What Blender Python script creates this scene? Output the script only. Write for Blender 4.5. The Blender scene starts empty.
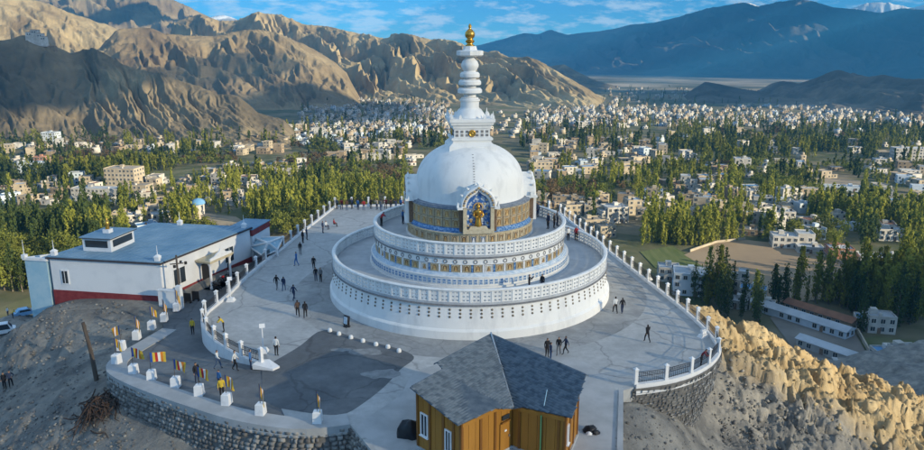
import bpy, math, random
import numpy as np
from mathutils import Vector, Matrix
from mathutils.geometry import delaunay_2d_cdt

random.seed(7)
rng = np.random.default_rng(11)
sc = bpy.context.scene
COL = sc.collection
R = math.radians

# ------------------------------------------------------------------ camera
F_PX, PITCH = 730.0, R(14.1)
CAM = (-0.78, -74.0, 25.3)
cam = bpy.data.cameras.new('camera')
cam.sensor_width = 36.0
cam.lens = F_PX / 924 * 36
cam.clip_start, cam.clip_end = 0.5, 60000
cam_o = bpy.data.objects.new('camera', cam)
cam_o.location = CAM
cam_o.rotation_euler = (R(90) - PITCH, 0, 0)
COL.objects.link(cam_o)
sc.camera = cam_o

# ------------------------------------------------------------------ light
SUN_EL, SUN_AZ = R(17), R(121)          # azimuth clockwise from +Y
S = Vector((math.sin(SUN_AZ) * math.cos(SUN_EL), math.cos(SUN_AZ) * math.cos(SUN_EL), math.sin(SUN_EL)))
sun = bpy.data.lights.new('sun', 'SUN')
sun.energy = 4.6
sun.angle = R(0.35)
sun.color = (1.0, 0.85, 0.58)
sun_o = bpy.data.objects.new('sun', sun)
sun_o.rotation_euler = S.to_track_quat('Z', 'Y').to_euler()
COL.objects.link(sun_o)

world = bpy.data.worlds.new('World')
sc.world = world
world.use_nodes = True
nt = world.node_tree
nt.nodes.clear()
def wn(t, **k):
    n = nt.nodes.new(t)
    for a, b in k.items():
        setattr(n, a, b)
    return n
w_out = wn('ShaderNodeOutputWorld')
w_bg = wn('ShaderNodeBackground')
w_bg.inputs['Strength'].default_value = 0.13
sky = wn('ShaderNodeTexSky', sky_type='NISHITA', sun_disc=False, sun_elevation=SUN_EL, sun_rotation=SUN_AZ,
         altitude=3500, air_density=0.8, dust_density=0.2, ozone_density=3.0)
tc = wn('ShaderNodeTexCoord')
mp = wn('ShaderNodeMapping')
mp.inputs['Scale'].default_value = (15, 15, 58)
mp.inputs['Location'].default_value = (1.3, 0.4, 0.2)
nz = wn('ShaderNodeTexNoise')
nz.inputs['Scale'].default_value = 1.6
nz.inputs['Detail'].default_value = 8
nz.inputs['Roughness'].default_value = 0.62
rp = wn('ShaderNodeValToRGB')
rp.color_ramp.elements[0].position = 0.47
rp.color_ramp.elements[0].color = (0, 0, 0, 1)
rp.color_ramp.elements[1].position = 0.61
rp.color_ramp.elements[1].color = (0.8, 0.8, 0.8, 1)
mx = wn('ShaderNodeMix', data_type='RGBA')
mx.inputs['B'].default_value = (4.0, 4.9, 5.4, 1)
L = nt.links.new
L(tc.outputs['Generated'], mp.inputs['Vector'])
L(mp.outputs['Vector'], nz.inputs['Vector'])
L(nz.outputs['Fac'], rp.inputs['Fac'])
L(rp.outputs['Color'], mx.inputs['Factor'])
tint = wn('ShaderNodeMix', data_type='RGBA', blend_type='MULTIPLY')
tint.inputs['Factor'].default_value = 1.0
tint.inputs['B'].default_value = (0.20, 0.50, 0.63, 1)
L(sky.outputs['Color'], tint.inputs['A'])
L(tint.outputs['Result'], mx.inputs['A'])
L(mx.outputs['Result'], w_bg.inputs['Color'])
L(w_bg.outputs['Background'], w_out.inputs['Surface'])

sc.view_settings.view_transform = 'Standard'
sc.view_settings.look = 'None'
sc.view_settings.exposure = 1.45
sc.view_settings.gamma = 1.0
sc.view_settings.use_curve_mapping = False
sc.render.engine = 'CYCLES'
sc.cycles.max_bounces = 5
sc.cycles.diffuse_bounces = 2
sc.cycles.glossy_bounces = 2
sc.cycles.transmission_bounces = 2
sc.cycles.volume_bounces = 0
sc.cycles.transparent_max_bounces = 6
sc.cycles.use_denoising = True
sc.cycles.caustics_reflective = False
sc.cycles.caustics_refractive = False

# ------------------------------------------------------------------ pixel helpers (photo pixels, 924 x 450)
CP, SP = math.cos(PITCH), math.sin(PITCH)
def ray(px, py):
    a, b = (px - 462) / F_PX, (225 - py) / F_PX
    return a, CP + b * SP, -SP + b * CP
def at(px, py, z=0.0):
    r = ray(px, py)
    t = (z - CAM[2]) / r[2]
    return Vector((CAM[0] + r[0] * t, CAM[1] + r[1] * t, z))
def px_dir(px, py):
    """horizontal azimuth (from +Y) and tan(elevation) of a photo pixel"""
    r = ray(px, py)
    h = math.hypot(r[0], r[1])
    return math.atan2(r[0], r[1]), r[2] / h

# ------------------------------------------------------------------ numpy noise
_perm = rng.permutation(4096)
_val = rng.random(4096)
def vnoise(x, y):
    xi, yi = np.floor(x).astype(np.int64), np.floor(y).astype(np.int64)
    fx, fy = x - xi, y - yi
    fx, fy = fx * fx * (3 - 2 * fx), fy * fy * (3 - 2 * fy)
    def h(i, j):
        return _val[(_perm[(i & 4095)] + j * 57) & 4095]
    a, b, c, d = h(xi, yi), h(xi + 1, yi), h(xi, yi + 1), h(xi + 1, yi + 1)
    return (a * (1 - fx) + b * fx) * (1 - fy) + (c * (1 - fx) + d * fx) * fy
def fbm(x, y, o=5, g=0.5):
    s, a, t = 0, 1.0, 0
    for i in range(o):
        s = s + a * vnoise(x + 17.3 * i, y + 9.1 * i)
        t += a
        a *= g
        x, y = x * 2.03, y * 2.03
    return s / t
def ridged(x, y, o=5, g=0.55):
    s, a, t = 0, 1.0, 0
    for i in range(o):
        s = s + a * (1 - np.abs(2 * vnoise(x + 31.7 * i, y + 5.3 * i) - 1))
        t += a
        a *= g
        x, y = x * 2.07, y * 2.07
    return s / t
def sstep(a, b, x):
    t = np.clip((x - a) / (b - a), 0, 1)
    return t * t * (3 - 2 * t)

# ------------------------------------------------------------------ materials
MATS = {}
def mat(name, c1, c2=None, scale=1.0, rough=0.85, bump=0.0, bscale=None, metal=0.0, coord='pos', rnd=0.0,
        ramp=(0.38, 0.62), detail=6, spec=0.3, stretch=(1, 1, 1), bdist=0.05):
    if name in MATS:
        return MATS[name]
    m = bpy.data.materials.new(name)
    m.use_nodes = True
    t = m.node_tree
    b = t.nodes['Principled BSDF']
    b.inputs['Roughness'].default_value = rough
    b.inputs['Metallic'].default_value = metal
    b.inputs['Specular IOR Level'].default_value = spec
    b.inputs['Base Color'].default_value = (*c1, 1)
    vec = None
    if c2 or bump:
        if coord == 'pos':
            g = t.nodes.new('ShaderNodeNewGeometry')
            src = g.outputs['Position']
        else:
            g = t.nodes.new('ShaderNodeTexCoord')
            src = g.outputs['Object']
        mpn = t.nodes.new('ShaderNodeMapping')
        mpn.inputs['Scale'].default_value = stretch
        t.links.new(src, mpn.inputs['Vector'])
        vec = mpn.outputs['Vector']
    last = None
    if c2:
        n = t.nodes.new('ShaderNodeTexNoise')
        n.inputs['Scale'].default_value = scale
        n.inputs['Detail'].default_value = detail
        n.inputs['Roughness'].default_value = 0.6
        t.links.new(vec, n.inputs['Vector'])
        r = t.nodes.new('ShaderNodeValToRGB')
        r.color_ramp.elements[0].position, r.color_ramp.elements[1].position = ramp
        r.color_ramp.elements[0].color = (*c1, 1)
        r.color_ramp.elements[1].color = (*c2, 1)
        t.links.new(n.outputs['Fac'], r.inputs['Fac'])
        last = r.outputs['Color']
    if rnd:
        oi = t.nodes.new('ShaderNodeObjectInfo')
        hs = t.nodes.new('ShaderNodeHueSaturation')
        mr = t.nodes.new('ShaderNodeMapRange')
        mr.inputs['To Min'].default_value = 1 - rnd
        mr.inputs['To Max'].default_value = 1 + rnd
        t.links.new(oi.outputs['Random'], mr.inputs['Value'])
        t.links.new(mr.outputs['Result'], hs.inputs['Value'])
        if last:
            t.links.new(last, hs.inputs['Color'])
        else:
            hs.inputs['Color'].default_value = (*c1, 1)
        last = hs.outputs['Color']
    if last:
        t.links.new(last, b.inputs['Base Color'])
    if bump:
        n = t.nodes.new('ShaderNodeTexNoise')
        n.inputs['Scale'].default_value = bscale or scale * 3
        n.inputs['Detail'].default_value = 6
        t.links.new(vec, n.inputs['Vector'])
        bn = t.nodes.new('ShaderNodeBump')
        bn.inputs['Strength'].default_value = bump
        bn.inputs['Distance'].default_value = bdist
        t.links.new(n.outputs['Fac'], bn.inputs['Height'])
        t.links.new(bn.outputs['Normal'], b.inputs['Normal'])
    MATS[name] = m
    return m

WHITE = mat('white_lime_paint', (0.82, 0.82, 0.80), (0.58, 0.59, 0.59), 1.1, 0.7, 0.06, 6, ramp=(0.48, 0.85), stretch=(1, 1, 0.28), detail=9)
WHITE2 = mat('white_paint_posts', (0.80, 0.80, 0.80), (0.62, 0.63, 0.64), 1.7, 0.6, ramp=(0.5, 0.8))
DARKLINE = mat('dark_moulding', (0.16, 0.17, 0.19), (0.26, 0.25, 0.24), 3, 0.7)
TERR = mat('terrace_floor', (0.52, 0.54, 0.56), (0.42, 0.44, 0.46), 0.6, 0.8, 0.05, 5)
GOLD = mat('gold_leaf', (0.72, 0.42, 0.09), (0.5, 0.27, 0.05), 3, 0.32, metal=0.85, spec=0.5)
OCHRE = mat('ochre_relief', (0.50, 0.31, 0.13), (0.26, 0.15, 0.07), 5, 0.6, 0.4, 12, coord='obj', rnd=0.18)
OCHRE_L = mat('ochre_figure', (0.60, 0.42, 0.20), (0.42, 0.26, 0.10), 6, 0.55, coord='obj', rnd=0.15)
BROWN = mat('brown_band', (0.13, 0.085, 0.06), (0.22, 0.15, 0.10), 4, 0.7)
BLUE = mat('blue_painted_band', (0.05, 0.16, 0.38), (0.25, 0.40, 0.60), 5, 0.6, ramp=(0.45, 0.6))
PALEBLUE = mat('pale_blue_band', (0.42, 0.54, 0.66), (0.68, 0.73, 0.78), 2, 0.7)
CREAM = mat('cream_paint', (0.62, 0.54, 0.38), (0.5, 0.42, 0.28), 3, 0.7)
PLAZA_M = mat('plaza_concrete', (0.50, 0.505, 0.50), (0.35, 0.36, 0.36), 0.16, 0.9, 0.12, 3.5, ramp=(0.33, 0.72), detail=11)
RING_M = mat('ring_concrete', (0.38, 0.385, 0.38), (0.28, 0.285, 0.285), 0.3, 0.9, 0.1, 4)
ASPH = mat('asphalt', (0.125, 0.135, 0.145), (0.25, 0.26, 0.265), 0.13, 0.92, 0.15, 8, ramp=(0.45, 0.78), detail=11)
def cracked(m, scale, depth):
    t = m.node_tree
    b = t.nodes['Principled BSDF']
    src = b.inputs['Base Color'].links[0].from_socket
    g = t.nodes.new('ShaderNodeNewGeometry')
    n = t.nodes.new('ShaderNodeTexNoise'); n.inputs['Scale'].default_value = 0.6; n.inputs['Detail'].default_value = 5
    t.links.new(g.outputs['Position'], n.inputs['Vector'])
    ad = t.nodes.new('ShaderNodeVectorMath'); ad.operation = 'MULTIPLY_ADD'; ad.inputs[1].default_value = (1.6, 1.6, 0)
    t.links.new(n.outputs['Color'], ad.inputs[0]); t.links.new(g.outputs['Position'], ad.inputs[2])
    v = t.nodes.new('ShaderNodeTexVoronoi'); v.feature = 'DISTANCE_TO_EDGE'; v.inputs['Scale'].default_value = scale
    t.links.new(ad.outputs[0], v.inputs['Vector'])
    r = t.nodes.new('ShaderNodeMapRange'); r.inputs['From Min'].default_value = 0.004; r.inputs['From Max'].default_value = 0.016
    r.inputs['To Min'].default_value = 1 - depth; r.inputs['To Max'].default_value = 1
    t.links.new(v.outputs['Distance'], r.inputs['Value'])
    n2 = t.nodes.new('ShaderNodeTexNoise'); n2.inputs['Scale'].default_value = 1.3; n2.inputs['Detail'].default_value = 10; n2.inputs['Roughness'].default_value = 0.7
    t.links.new(g.outputs['Position'], n2.inputs['Vector'])
    r2 = t.nodes.new('ShaderNodeMapRange'); r2.inputs['From Min'].default_value = 0.3; r2.inputs['From Max'].default_value = 0.7
    r2.inputs['To Min'].default_value = 0.8; r2.inputs['To Max'].default_value = 1.12
    t.links.new(n2.outputs['Fac'], r2.inputs['Value'])
    mu = t.nodes.new('ShaderNodeMath'); mu.operation = 'MULTIPLY'
    t.links.new(r.outputs[0], mu.inputs[0]); t.links.new(r2.outputs[0], mu.inputs[1])
    mx = t.nodes.new('ShaderNodeMix'); mx.data_type = 'RGBA'; mx.blend_type = 'MULTIPLY'; mx.inputs['Factor'].default_value = 1
    t.links.new(src, mx.inputs['A']); t.links.new(mu.outputs[0], mx.inputs['B'])
    t.links.new(mx.outputs['Result'], b.inputs['Base Color'])
for m_, s_, d_ in ((PLAZA_M, 0.13, 0.28), (RING_M, 0.2, 0.2), (ASPH, 0.16, 0.25)): cracked(m_, s_, d_)
CONC = mat('pale_concrete', (0.45, 0.46, 0.465), (0.36, 0.37, 0.375), 0.5, 0.9, 0.12, 4)
BLACKM = mat('black_iron', (0.025, 0.026, 0.03), None, rough=0.5)
GLASS = mat('dark_window_glass', (0.03, 0.04, 0.05), None, rough=0.12, spec=0.6)
STONE = mat('rubble_stone', (0.30, 0.29, 0.27), (0.17, 0.165, 0.16), 1.6, 0.95, 0.3, 8, ramp=(0.4, 0.62))
MORTAR = mat('wall_mortar', (0.20, 0.195, 0.185), (0.14, 0.135, 0.13), 1.2, 0.95, 0.2, 6)

# ------------------------------------------------------------------ mesh builder
class MB:
    def __init__(self):
        self.v, self.f, self.m = [], [], []
    def add(self, vs, fs, mi=0):
        o = len(self.v)
        self.v.extend([tuple(p) for p in vs])
        for q in fs:
            self.f.append(tuple(i + o for i in q))
            self.m.append(mi)
    def box(self, c, s, rz=0, mi=0, rx=0):
        M = Matrix.Translation(c) @ Matrix.Rotation(rz, 4, 'Z') @ Matrix.Rotation(rx, 4, 'X')
        vs = [M @ Vector((x * s[0] / 2, y * s[1] / 2, z * s[2] / 2)) for x in (-1, 1) for y in (-1, 1) for z in (-1, 1)]
        self.add(vs, [(0, 1, 3, 2), (4, 6, 7, 5), (0, 4, 5, 1), (2, 3, 7, 6), (0, 2, 6, 4), (1, 5, 7, 3)], mi)
    def taper(self, c, s0, s1, h, rz=0, mi=0):
        """box whose bottom (at c) is s0 and top is s1"""
        cs, sn = math.cos(rz), math.sin(rz)
        vs = []
        for s, z in ((s0, 0), (s1, h)):
            for x, y in ((-1, -1), (1, -1), (1, 1), (-1, 1)):
                a, b = x * s[0] / 2, y * s[1] / 2
                vs.append((c[0] + a * cs - b * sn, c[1] + a * sn + b * cs, c[2] + z))
        self.add(vs, [(3, 2, 1, 0), (4, 5, 6, 7), (0, 1, 5, 4), (1, 2, 6, 5), (2, 3, 7, 6), (3, 0, 4, 7)], mi)
    def lathe(self, prof, n=64, c=(0, 0, 0), mi=0, a0=0.0, a1=None, cap=False):
        full = a1 is None
        span = 2 * math.pi if full else a1 - a0
        k = n if full else n + 1
        vs = []
        for r, z in prof:
            for i in range(k):
                a = a0 + span * i / n
                vs.append((c[0] + r * math.cos(a), c[1] + r * math.sin(a), c[2] + z))
        fs = []
        for j in range(len(prof) - 1):
            for i in range(n):
                i2 = (i + 1) % k
                fs.append((j * k + i, j * k + i2, (j + 1) * k + i2, (j + 1) * k + i))
        if cap:
            fs.append(tuple(range((len(prof) - 1) * k, len(prof) * k)))
        self.add(vs, fs, mi)
    def tube(self, pts, rad, n=8, mi=0, cap=True):
        pts = [Vector(p) for p in pts]
        if not isinstance(rad, (list, tuple)):
            rad = [rad] * len(pts)
        vs, up = [], Vector((0, 0, 1))
        for i, p in enumerate(pts):
            d = (pts[min(i + 1, len(pts) - 1)] - pts[max(i - 1, 0)])
            d = d.normalized() if d.length > 1e-9 else up
            a = d.cross(Vector((0.31, 0.95, 0.05)))
            if a.length < 0.2:
                a = d.cross(Vector((1, 0, 0)))
            a.normalize()
            b = d.cross(a)
            for k in range(n):
                t = 2 * math.pi * k / n
                vs.append(p + (a * math.cos(t) + b * math.sin(t)) * rad[i])
        fs = [(j * n + k, j * n + (k + 1) % n, (j + 1) * n + (k + 1) % n, (j + 1) * n + k)
              for j in range(len(pts) - 1) for k in range(n)]
        if cap:
            fs.append(tuple(range(n))[::-1])
            fs.append(tuple(range((len(pts) - 1) * n, len(pts) * n)))
        self.add(vs, fs, mi)
    def prism(self, poly, z0, z1, mi=0):
        """vertical prism from a CCW polygon"""
        n = len(poly)
        g = (lambda z, p: z(p) if callable(z) else z)
        vs = [(p[0], p[1], g(z0, p)) for p in poly] + [(p[0], p[1], g(z1, p)) for p in poly]
        fs = [tuple(range(n))[::-1], tuple(range(n, 2 * n))]
        fs += [(i, (i + 1) % n, n + (i + 1) % n, n + i) for i in range(n)]
        self.add(vs, fs, mi)
    def mesh(self, name, mats, smooth=False):
        me = bpy.data.meshes.new(name)
        me.from_pydata(self.v, [], self.f)
        for m in (mats if isinstance(mats, (list, tuple)) else [mats]):
            me.materials.append(m)
        if max(self.m, default=0) > 0:
            me.polygons.foreach_set('material_index', self.m)
        if smooth:
            me.polygons.foreach_set('use_smooth', [True] * len(me.polygons))
        me.update()
        return me
    def build(self, name, mats, parent=None, loc=None, rz=0, smooth=False):
        return link(name, self.mesh(name, mats, smooth), parent, loc, rz)

def link(name, me, parent=None, loc=None, rz=0):
    o = bpy.data.objects.new(name, me)
    COL.objects.link(o)
    if parent is not None:
        o.parent = parent
    if loc is not None:
        o.location = loc
    o.rotation_euler[2] = rz
    return o
def empty(name, loc=(0, 0, 0), rz=0):
    o = bpy.data.objects.new(name, None)
    o.empty_display_size = 0.3
    COL.objects.link(o)
    o.location = loc
    o.rotation_euler[2] = rz
    return o
def tag(o, label=None, cat=None, group=None, kind=None):
    if label: o['label'] = label
    if cat: o['category'] = cat
    if group: o['group'] = group
    if kind: o['kind'] = kind
    return o
def struct(o, label, cat):
    return tag(o, label, cat, None, 'structure')
def copy_tree(o, parent=None):
    c = o.copy()
    COL.objects.link(c)
    c.parent = parent
    for ch in o.children:
        copy_tree(ch, c)
    return c
def np_mesh(name, V, Fc, mats, smooth=False, mi=None):
    """V (n,3) float, Fc (m,k) int with k = 3 or 4"""
    me = bpy.data.meshes.new(name)
    V = np.ascontiguousarray(V, dtype=np.float32)
    Fc = np.ascontiguousarray(Fc, dtype=np.int32)
    k = Fc.shape[1]
    me.vertices.add(len(V))
    me.vertices.foreach_set('co', V.ravel())
    me.loops.add(Fc.size)
    me.loops.foreach_set('vertex_index', Fc.ravel())
    me.polygons.add(len(Fc))
    me.polygons.foreach_set('loop_start', np.arange(0, Fc.size, k, dtype=np.int32))
    me.polygons.foreach_set('loop_total', np.full(len(Fc), k, dtype=np.int32))
    for m in (mats if isinstance(mats, (list, tuple)) else [mats]):
        me.materials.append(m)
    if mi is not None:
        me.polygons.foreach_set('material_index', np.asarray(mi, dtype=np.int32))
    if smooth:
        me.polygons.foreach_set('use_smooth', np.ones(len(Fc), dtype=bool))
    me.update(calc_edges=True)
    return me
def grid_faces(nu, nv, wrap=False):
    i = np.arange(nu - 1 if not wrap else nu)[:, None]
    j = np.arange(nv - 1)[None, :]
    i2 = (i + 1) % nu
    return np.stack([i * nv + j, i2 * nv + j, i2 * nv + j + 1, i * nv + j + 1], -1).reshape(-1, 4)
def fill(name, outline, mats, zf=0.0, step=None, skirt=0.0):
    """triangulated horizontal sheet inside an outline, optional height function and skirt"""
    pts = [Vector((p[0], p[1])) for p in outline]
    n = len(pts)
    if step:
        xs = [p.x for p in pts]; ys = [p.y for p in pts]
        x = min(xs) + step / 2
        while x < max(xs):
            y = min(ys) + step / 2
            while y < max(ys):
                if inside(x, y, outline):
                    pts.append(Vector((x, y)))
                y += step
            x += step
    vo, eo, fo, *_ = delaunay_2d_cdt(pts, [], [list(range(n))], 1, 1e-4)
    g = zf if callable(zf) else (lambda x, y: zf)
    V = [(p.x, p.y, g(p.x, p.y)) for p in vo]
    Fs = []
    for f in fo:
        a, b, c = [vo[i] for i in f[:3]]
        Fs.append(f if (b - a).cross(c - a) > 0 else f[::-1])
    if skirt:
        o = len(V)
        A = sum(outline[i][0] * outline[(i + 1) % n][1] - outline[(i + 1) % n][0] * outline[i][1] for i in range(n))
        ol = outline if A > 0 else outline[::-1]
        for p in ol:
            z = g(p[0], p[1])
            V += [(p[0], p[1], z), (p[0], p[1], z - skirt)]
        for i in range(n):
            j = (i + 1) % n
            Fs.append((o + 2 * i, o + 2 * i + 1, o + 2 * j + 1, o + 2 * j))
    me = bpy.data.meshes.new(name)
    me.from_pydata(V, [], Fs)
    for m in (mats if isinstance(mats, (list, tuple)) else [mats]):
        me.materials.append(m)
    me.update()
    return link(name, me)
def inside(x, y, poly):
    c = False
    j = len(poly) - 1
    for i in range(len(poly)):
        xi, yi, xj, yj = poly[i][0], poly[i][1], poly[j][0], poly[j][1]
        if (yi > y) != (yj > y) and x < (xj - xi) * (y - yi) / (yj - yi) + xi:
            c = not c
        j = i
    return c
def inside_np(X, Y, poly):
    c = np.zeros(X.shape, bool)
    j = len(poly) - 1
    for i in range(len(poly)):
        xi, yi, xj, yj = poly[i][0], poly[i][1], poly[j][0], poly[j][1]
        if yi != yj:
            c ^= ((yi > Y) != (yj > Y)) & (X < (xj - xi) * (Y - yi) / (yj - yi) + xi)
        j = i
    return c
def smooth_line(pts, step=1.0):
    """Catmull-Rom through pts, resampled"""
    P = [Vector((p[0], p[1], p[2] if len(p) > 2 else 0)) for p in pts]
    out = []
    for i in range(len(P) - 1):
        p0, p1, p2, p3 = P[max(i - 1, 0)], P[i], P[i + 1], P[min(i + 2, len(P) - 1)]
        k = max(1, int((p2 - p1).length / step))
        for q in range(k):
            t = q / k
            out.append(0.5 * ((2 * p1) + (p2 - p0) * t + (2 * p0 - 5 * p1 + 4 * p2 - p3) * t * t
                              + (3 * p1 - p0 - 3 * p2 + p3) * t ** 3))
    out.append(P[-1])
    return out

# ================================================================== GROUND
LEFT_FENCE = [(-20.8, 38.4), (-21.9, 28.5), (-22.7, 21.7), (-23.3, 15.3), (-23.9, 10.4), (-24.4, 5.6), (-24.7, 0.7),
              (-24.8, -3.2), (-25.1, -6.6), (-25.2, -8.8), (-24.3, -11.8), (-22.3, -15.0), (-20.4, -17.1),
              (-18.6, -18.7), (-16.9, -19.8)]
RIGHT_FENCE = [(14.1, 33.6), (16.9, 16.2), (19.0, 3.4), (20.6, -6.6), (21.2, -12.3), (21.2, -15.2)]
FRONT_RAIL = [(21.2, -15.2), (20.8, -17.1), (19.2, -19.6), (17.0, -21.6), (14.7, -22.8), (12.3, -23.5)]
BACK_RAIL = [(-20.8, 38.4), (-10, 39.2), (2, 39.0), (11, 37.0), (14.1, 33.6)]
DRIVE_EDGE = [(-29.3, -8.8), (-30.3, -13.2), (-30.5, -16.5), (-29.8, -18.9), (-28.5, -20.7), (-26.1, -22.8),
              (-22.8, -25.1), (-19.9, -26.8), (-17.2, -28.2), (-14.8, -29.1), (-12.3, -29.7), (-10.2, -29.6), (-8.4, -29.1)]
def xy(l): return [(p.x, p.y) for p in l]
lf, rf, fr, br = (xy(smooth_line(l, 0.8)) for l in (LEFT_FENCE, RIGHT_FENCE, FRONT_RAIL, BACK_RAIL))
de = xy(smooth_line(DRIVE_EDGE, 0.8))
PLAZA = lf[::-1] + br[1:-1] + rf + fr[1:] + [(10.9, -24.3), (9.1, -32.3), (7.5, -44), (-6.2, -44), (-6.4, -32.6), (-8.4, -29.1), (-12.3, -29.7)]
DRIVE = lf[:-1][::-1][:0] + [(-16.9, -19.8)] + [p for p in lf[::-1][1:] if p[1] < 9] + [(-26.0, 12.0), (-31.8, -2.5)] + [p for p in de if p[0] < -12.5] + [(-12.3, -29.7)]
DRIVE = [p for p in DRIVE]
def drive_z(x, y):
    a = min(max((-x - 15) / 9, 0), 1); a = a * a * (3 - 2 * a)
    b = min(max((y + 27) / 16, 0), 1); b = b * b * (3 - 2 * b)
    return -1.35 * a * b

CTRL = [  # hill control points
    # left of the temple and the drive
    (-44.5, -1.5, -1.9), (-38, -3.5, -1.7), (-33, -5, -1.7), (-31.5, -9, -2.0), (-32.5, -14, -2.6), (-32, -19, -2.9), (-29, -23, -3.4),
    (-24.5, -27, -3.8), (-18, -30.5, -4.2), (-11, -32.5, -4.2), (-8.5, -36, -4), (-47, -4, -3.4), (-43, -12, -6.6), (-38, -12, -4.6),
    (-36, -20, -5.4), (-34, -28, -6.6), (-26, -34, -7.2), (-16, -38, -7.5), (-10, -44, -7),
    (-50, -8, -9.5), (-52, -2, -10), (-50, -18, -11), (-46, -28, -11), (-40, -40, -12), (-55, -40, -18), (-62, -10, -19), (-64, 8, -26),
    (-56, 8, -18), (-52, 16, -12), (-48, 6, -6), (-70, -30, -28), (-82, 14, -31), (-90, 0, -33), (-82, 32, -26), (-66, 26, -25), (-70, 40, -26), (-76, 52, -27), (-84, 60, -28), (-68, 54, -27), (-92, 47, -28), (-60, 40, -24), (-90, 62, -28), (-96, 58, -29), (-102, 30, -40),
    (-110, -40, -52), (-140, 0, -72), (-130, 60, -76), (-108, 78, -64), (-50, 52, -33), (-75, 92, -72),
    # behind the temple and the plaza
    (-44, 14, -3), (-36, 17, -2.2), (-30, 16, -1.8), (-28, 25, -4), (-34, 30, -9), (-26, 40, -8), (-22, 42, -4), (-10, 43, -4), (4, 43, -4),
    (14, 39, -4), (-40, 45, -22), (-20, 60, -24), (0, 62, -26), (15, 55, -24), (-30, 85, -52), (0, 95, -58), (25, 75, -50), (-46, 76, -56), (0, 130, -76),
    (-40, 120, -76), (40, 110, -76), (70, 90, -77),
    # right ridge
    (17.5, 22, -2.5), (20.5, 8, -1.8), (22, 0, -1.4), (23, -5, -1.6), (26.5, -2.5, -3.4), (30, -1.5, -5.4), (34, -0.5, -6.8), (38, 0, -8.8), (42, 0, -9.7), (46, -0.5, -12), (52, -1, -14.5),
    (62, -3, -19), (75, -6, -27), (95, -10, -42), (130, -20, -74),
    (22, 16, -10), (26, 8, -12), (32, 10, -18), (40, 11, -22), (50, 12, -28), (30, 28, -34), (45, 32, -42), (62, 25, -48), (60, 45, -66), (108, 112, -71), (124, 128, -68), (140, 108, -60), (146, 138, -64), (120, 90, -66), (85, 20, -60), (40, 55, -60), (70, 60, -76),
    # right slope towards the camera
    (24.2, -8, -4.6), (24.6, -11, -7.0), (24.5, -14, -9.2), (23.6, -17.5, -9.6), (22, -20.5, -9.2), (20, -23, -7.6), (17.5, -24.6, -5.2), (22.6, -13, -8.0), (22.4, -16, -9.0), (21, -19.4, -8.6), (18.6, -22.2, -6.4), (27, -9, -6.6), (31, -9, -8.2), (36, -10, -10.8), (42, -11, -13.5), (30, -16, -11), (36, -20, -14), (44, -24, -18), (28, -25, -13),
    (36, -34, -19), (22, -30, -12), (55, -20, -24), (55, -45, -34), (30, -50, -24), (15, -45, -14), (90, -50, -60),
    # excavation beside the cabin
    (13, -25.5, -1.0), (11.5, -28, -1.6), (12, -31, -2.6), (15, -25.5, -2.4), (15.5, -28, -4.2), (18, -28, -6.6), (13, -36, -6),
    (20, -36, -12), (0, -48, -6), (0, -60, -14), (0, -75, -24), (-30, -60, -22), (30, -75, -36), (0, -100, -44), (-80, -80, -50), (80, -90, -60), (0, -130, -70),
]
_in = [(-20, 30), (-10, 30), (0, 30), (10, 28), (-20, 15), (-10, 15), (0, 15), (12, 12), (-20, 0), (-10, 0), (0, 0), (15, 0), (-18, -12), (-8, -14),
       (5, -14), (17, -12), (0, -25), (-8, -24), (5, -30), (-16, -25), (-24, -20), (-27, -14), (0, -40)]
CTRL += [(x, y, -1.6) for x, y in _in]
_c = np.array(CTRL, float)
_n = len(_c)
def _phi(d): return d
_A = np.zeros((_n + 3, _n + 3))
_A[:_n, :_n] = _phi(np.hypot(_c[:, None, 0] - _c[None, :, 0], _c[:, None, 1] - _c[None, :, 1]))
_A[:_n, _n] = 1; _A[:_n, _n + 1:] = _c[:, :2]
_A[_n, :_n] = 1; _A[_n + 1:, :_n] = _c[:, :2].T
_w = np.linalg.solve(_A, np.concatenate([_c[:, 2], [0, 0, 0]]))
_PZ = PLAZA
_DR = DRIVE
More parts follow.
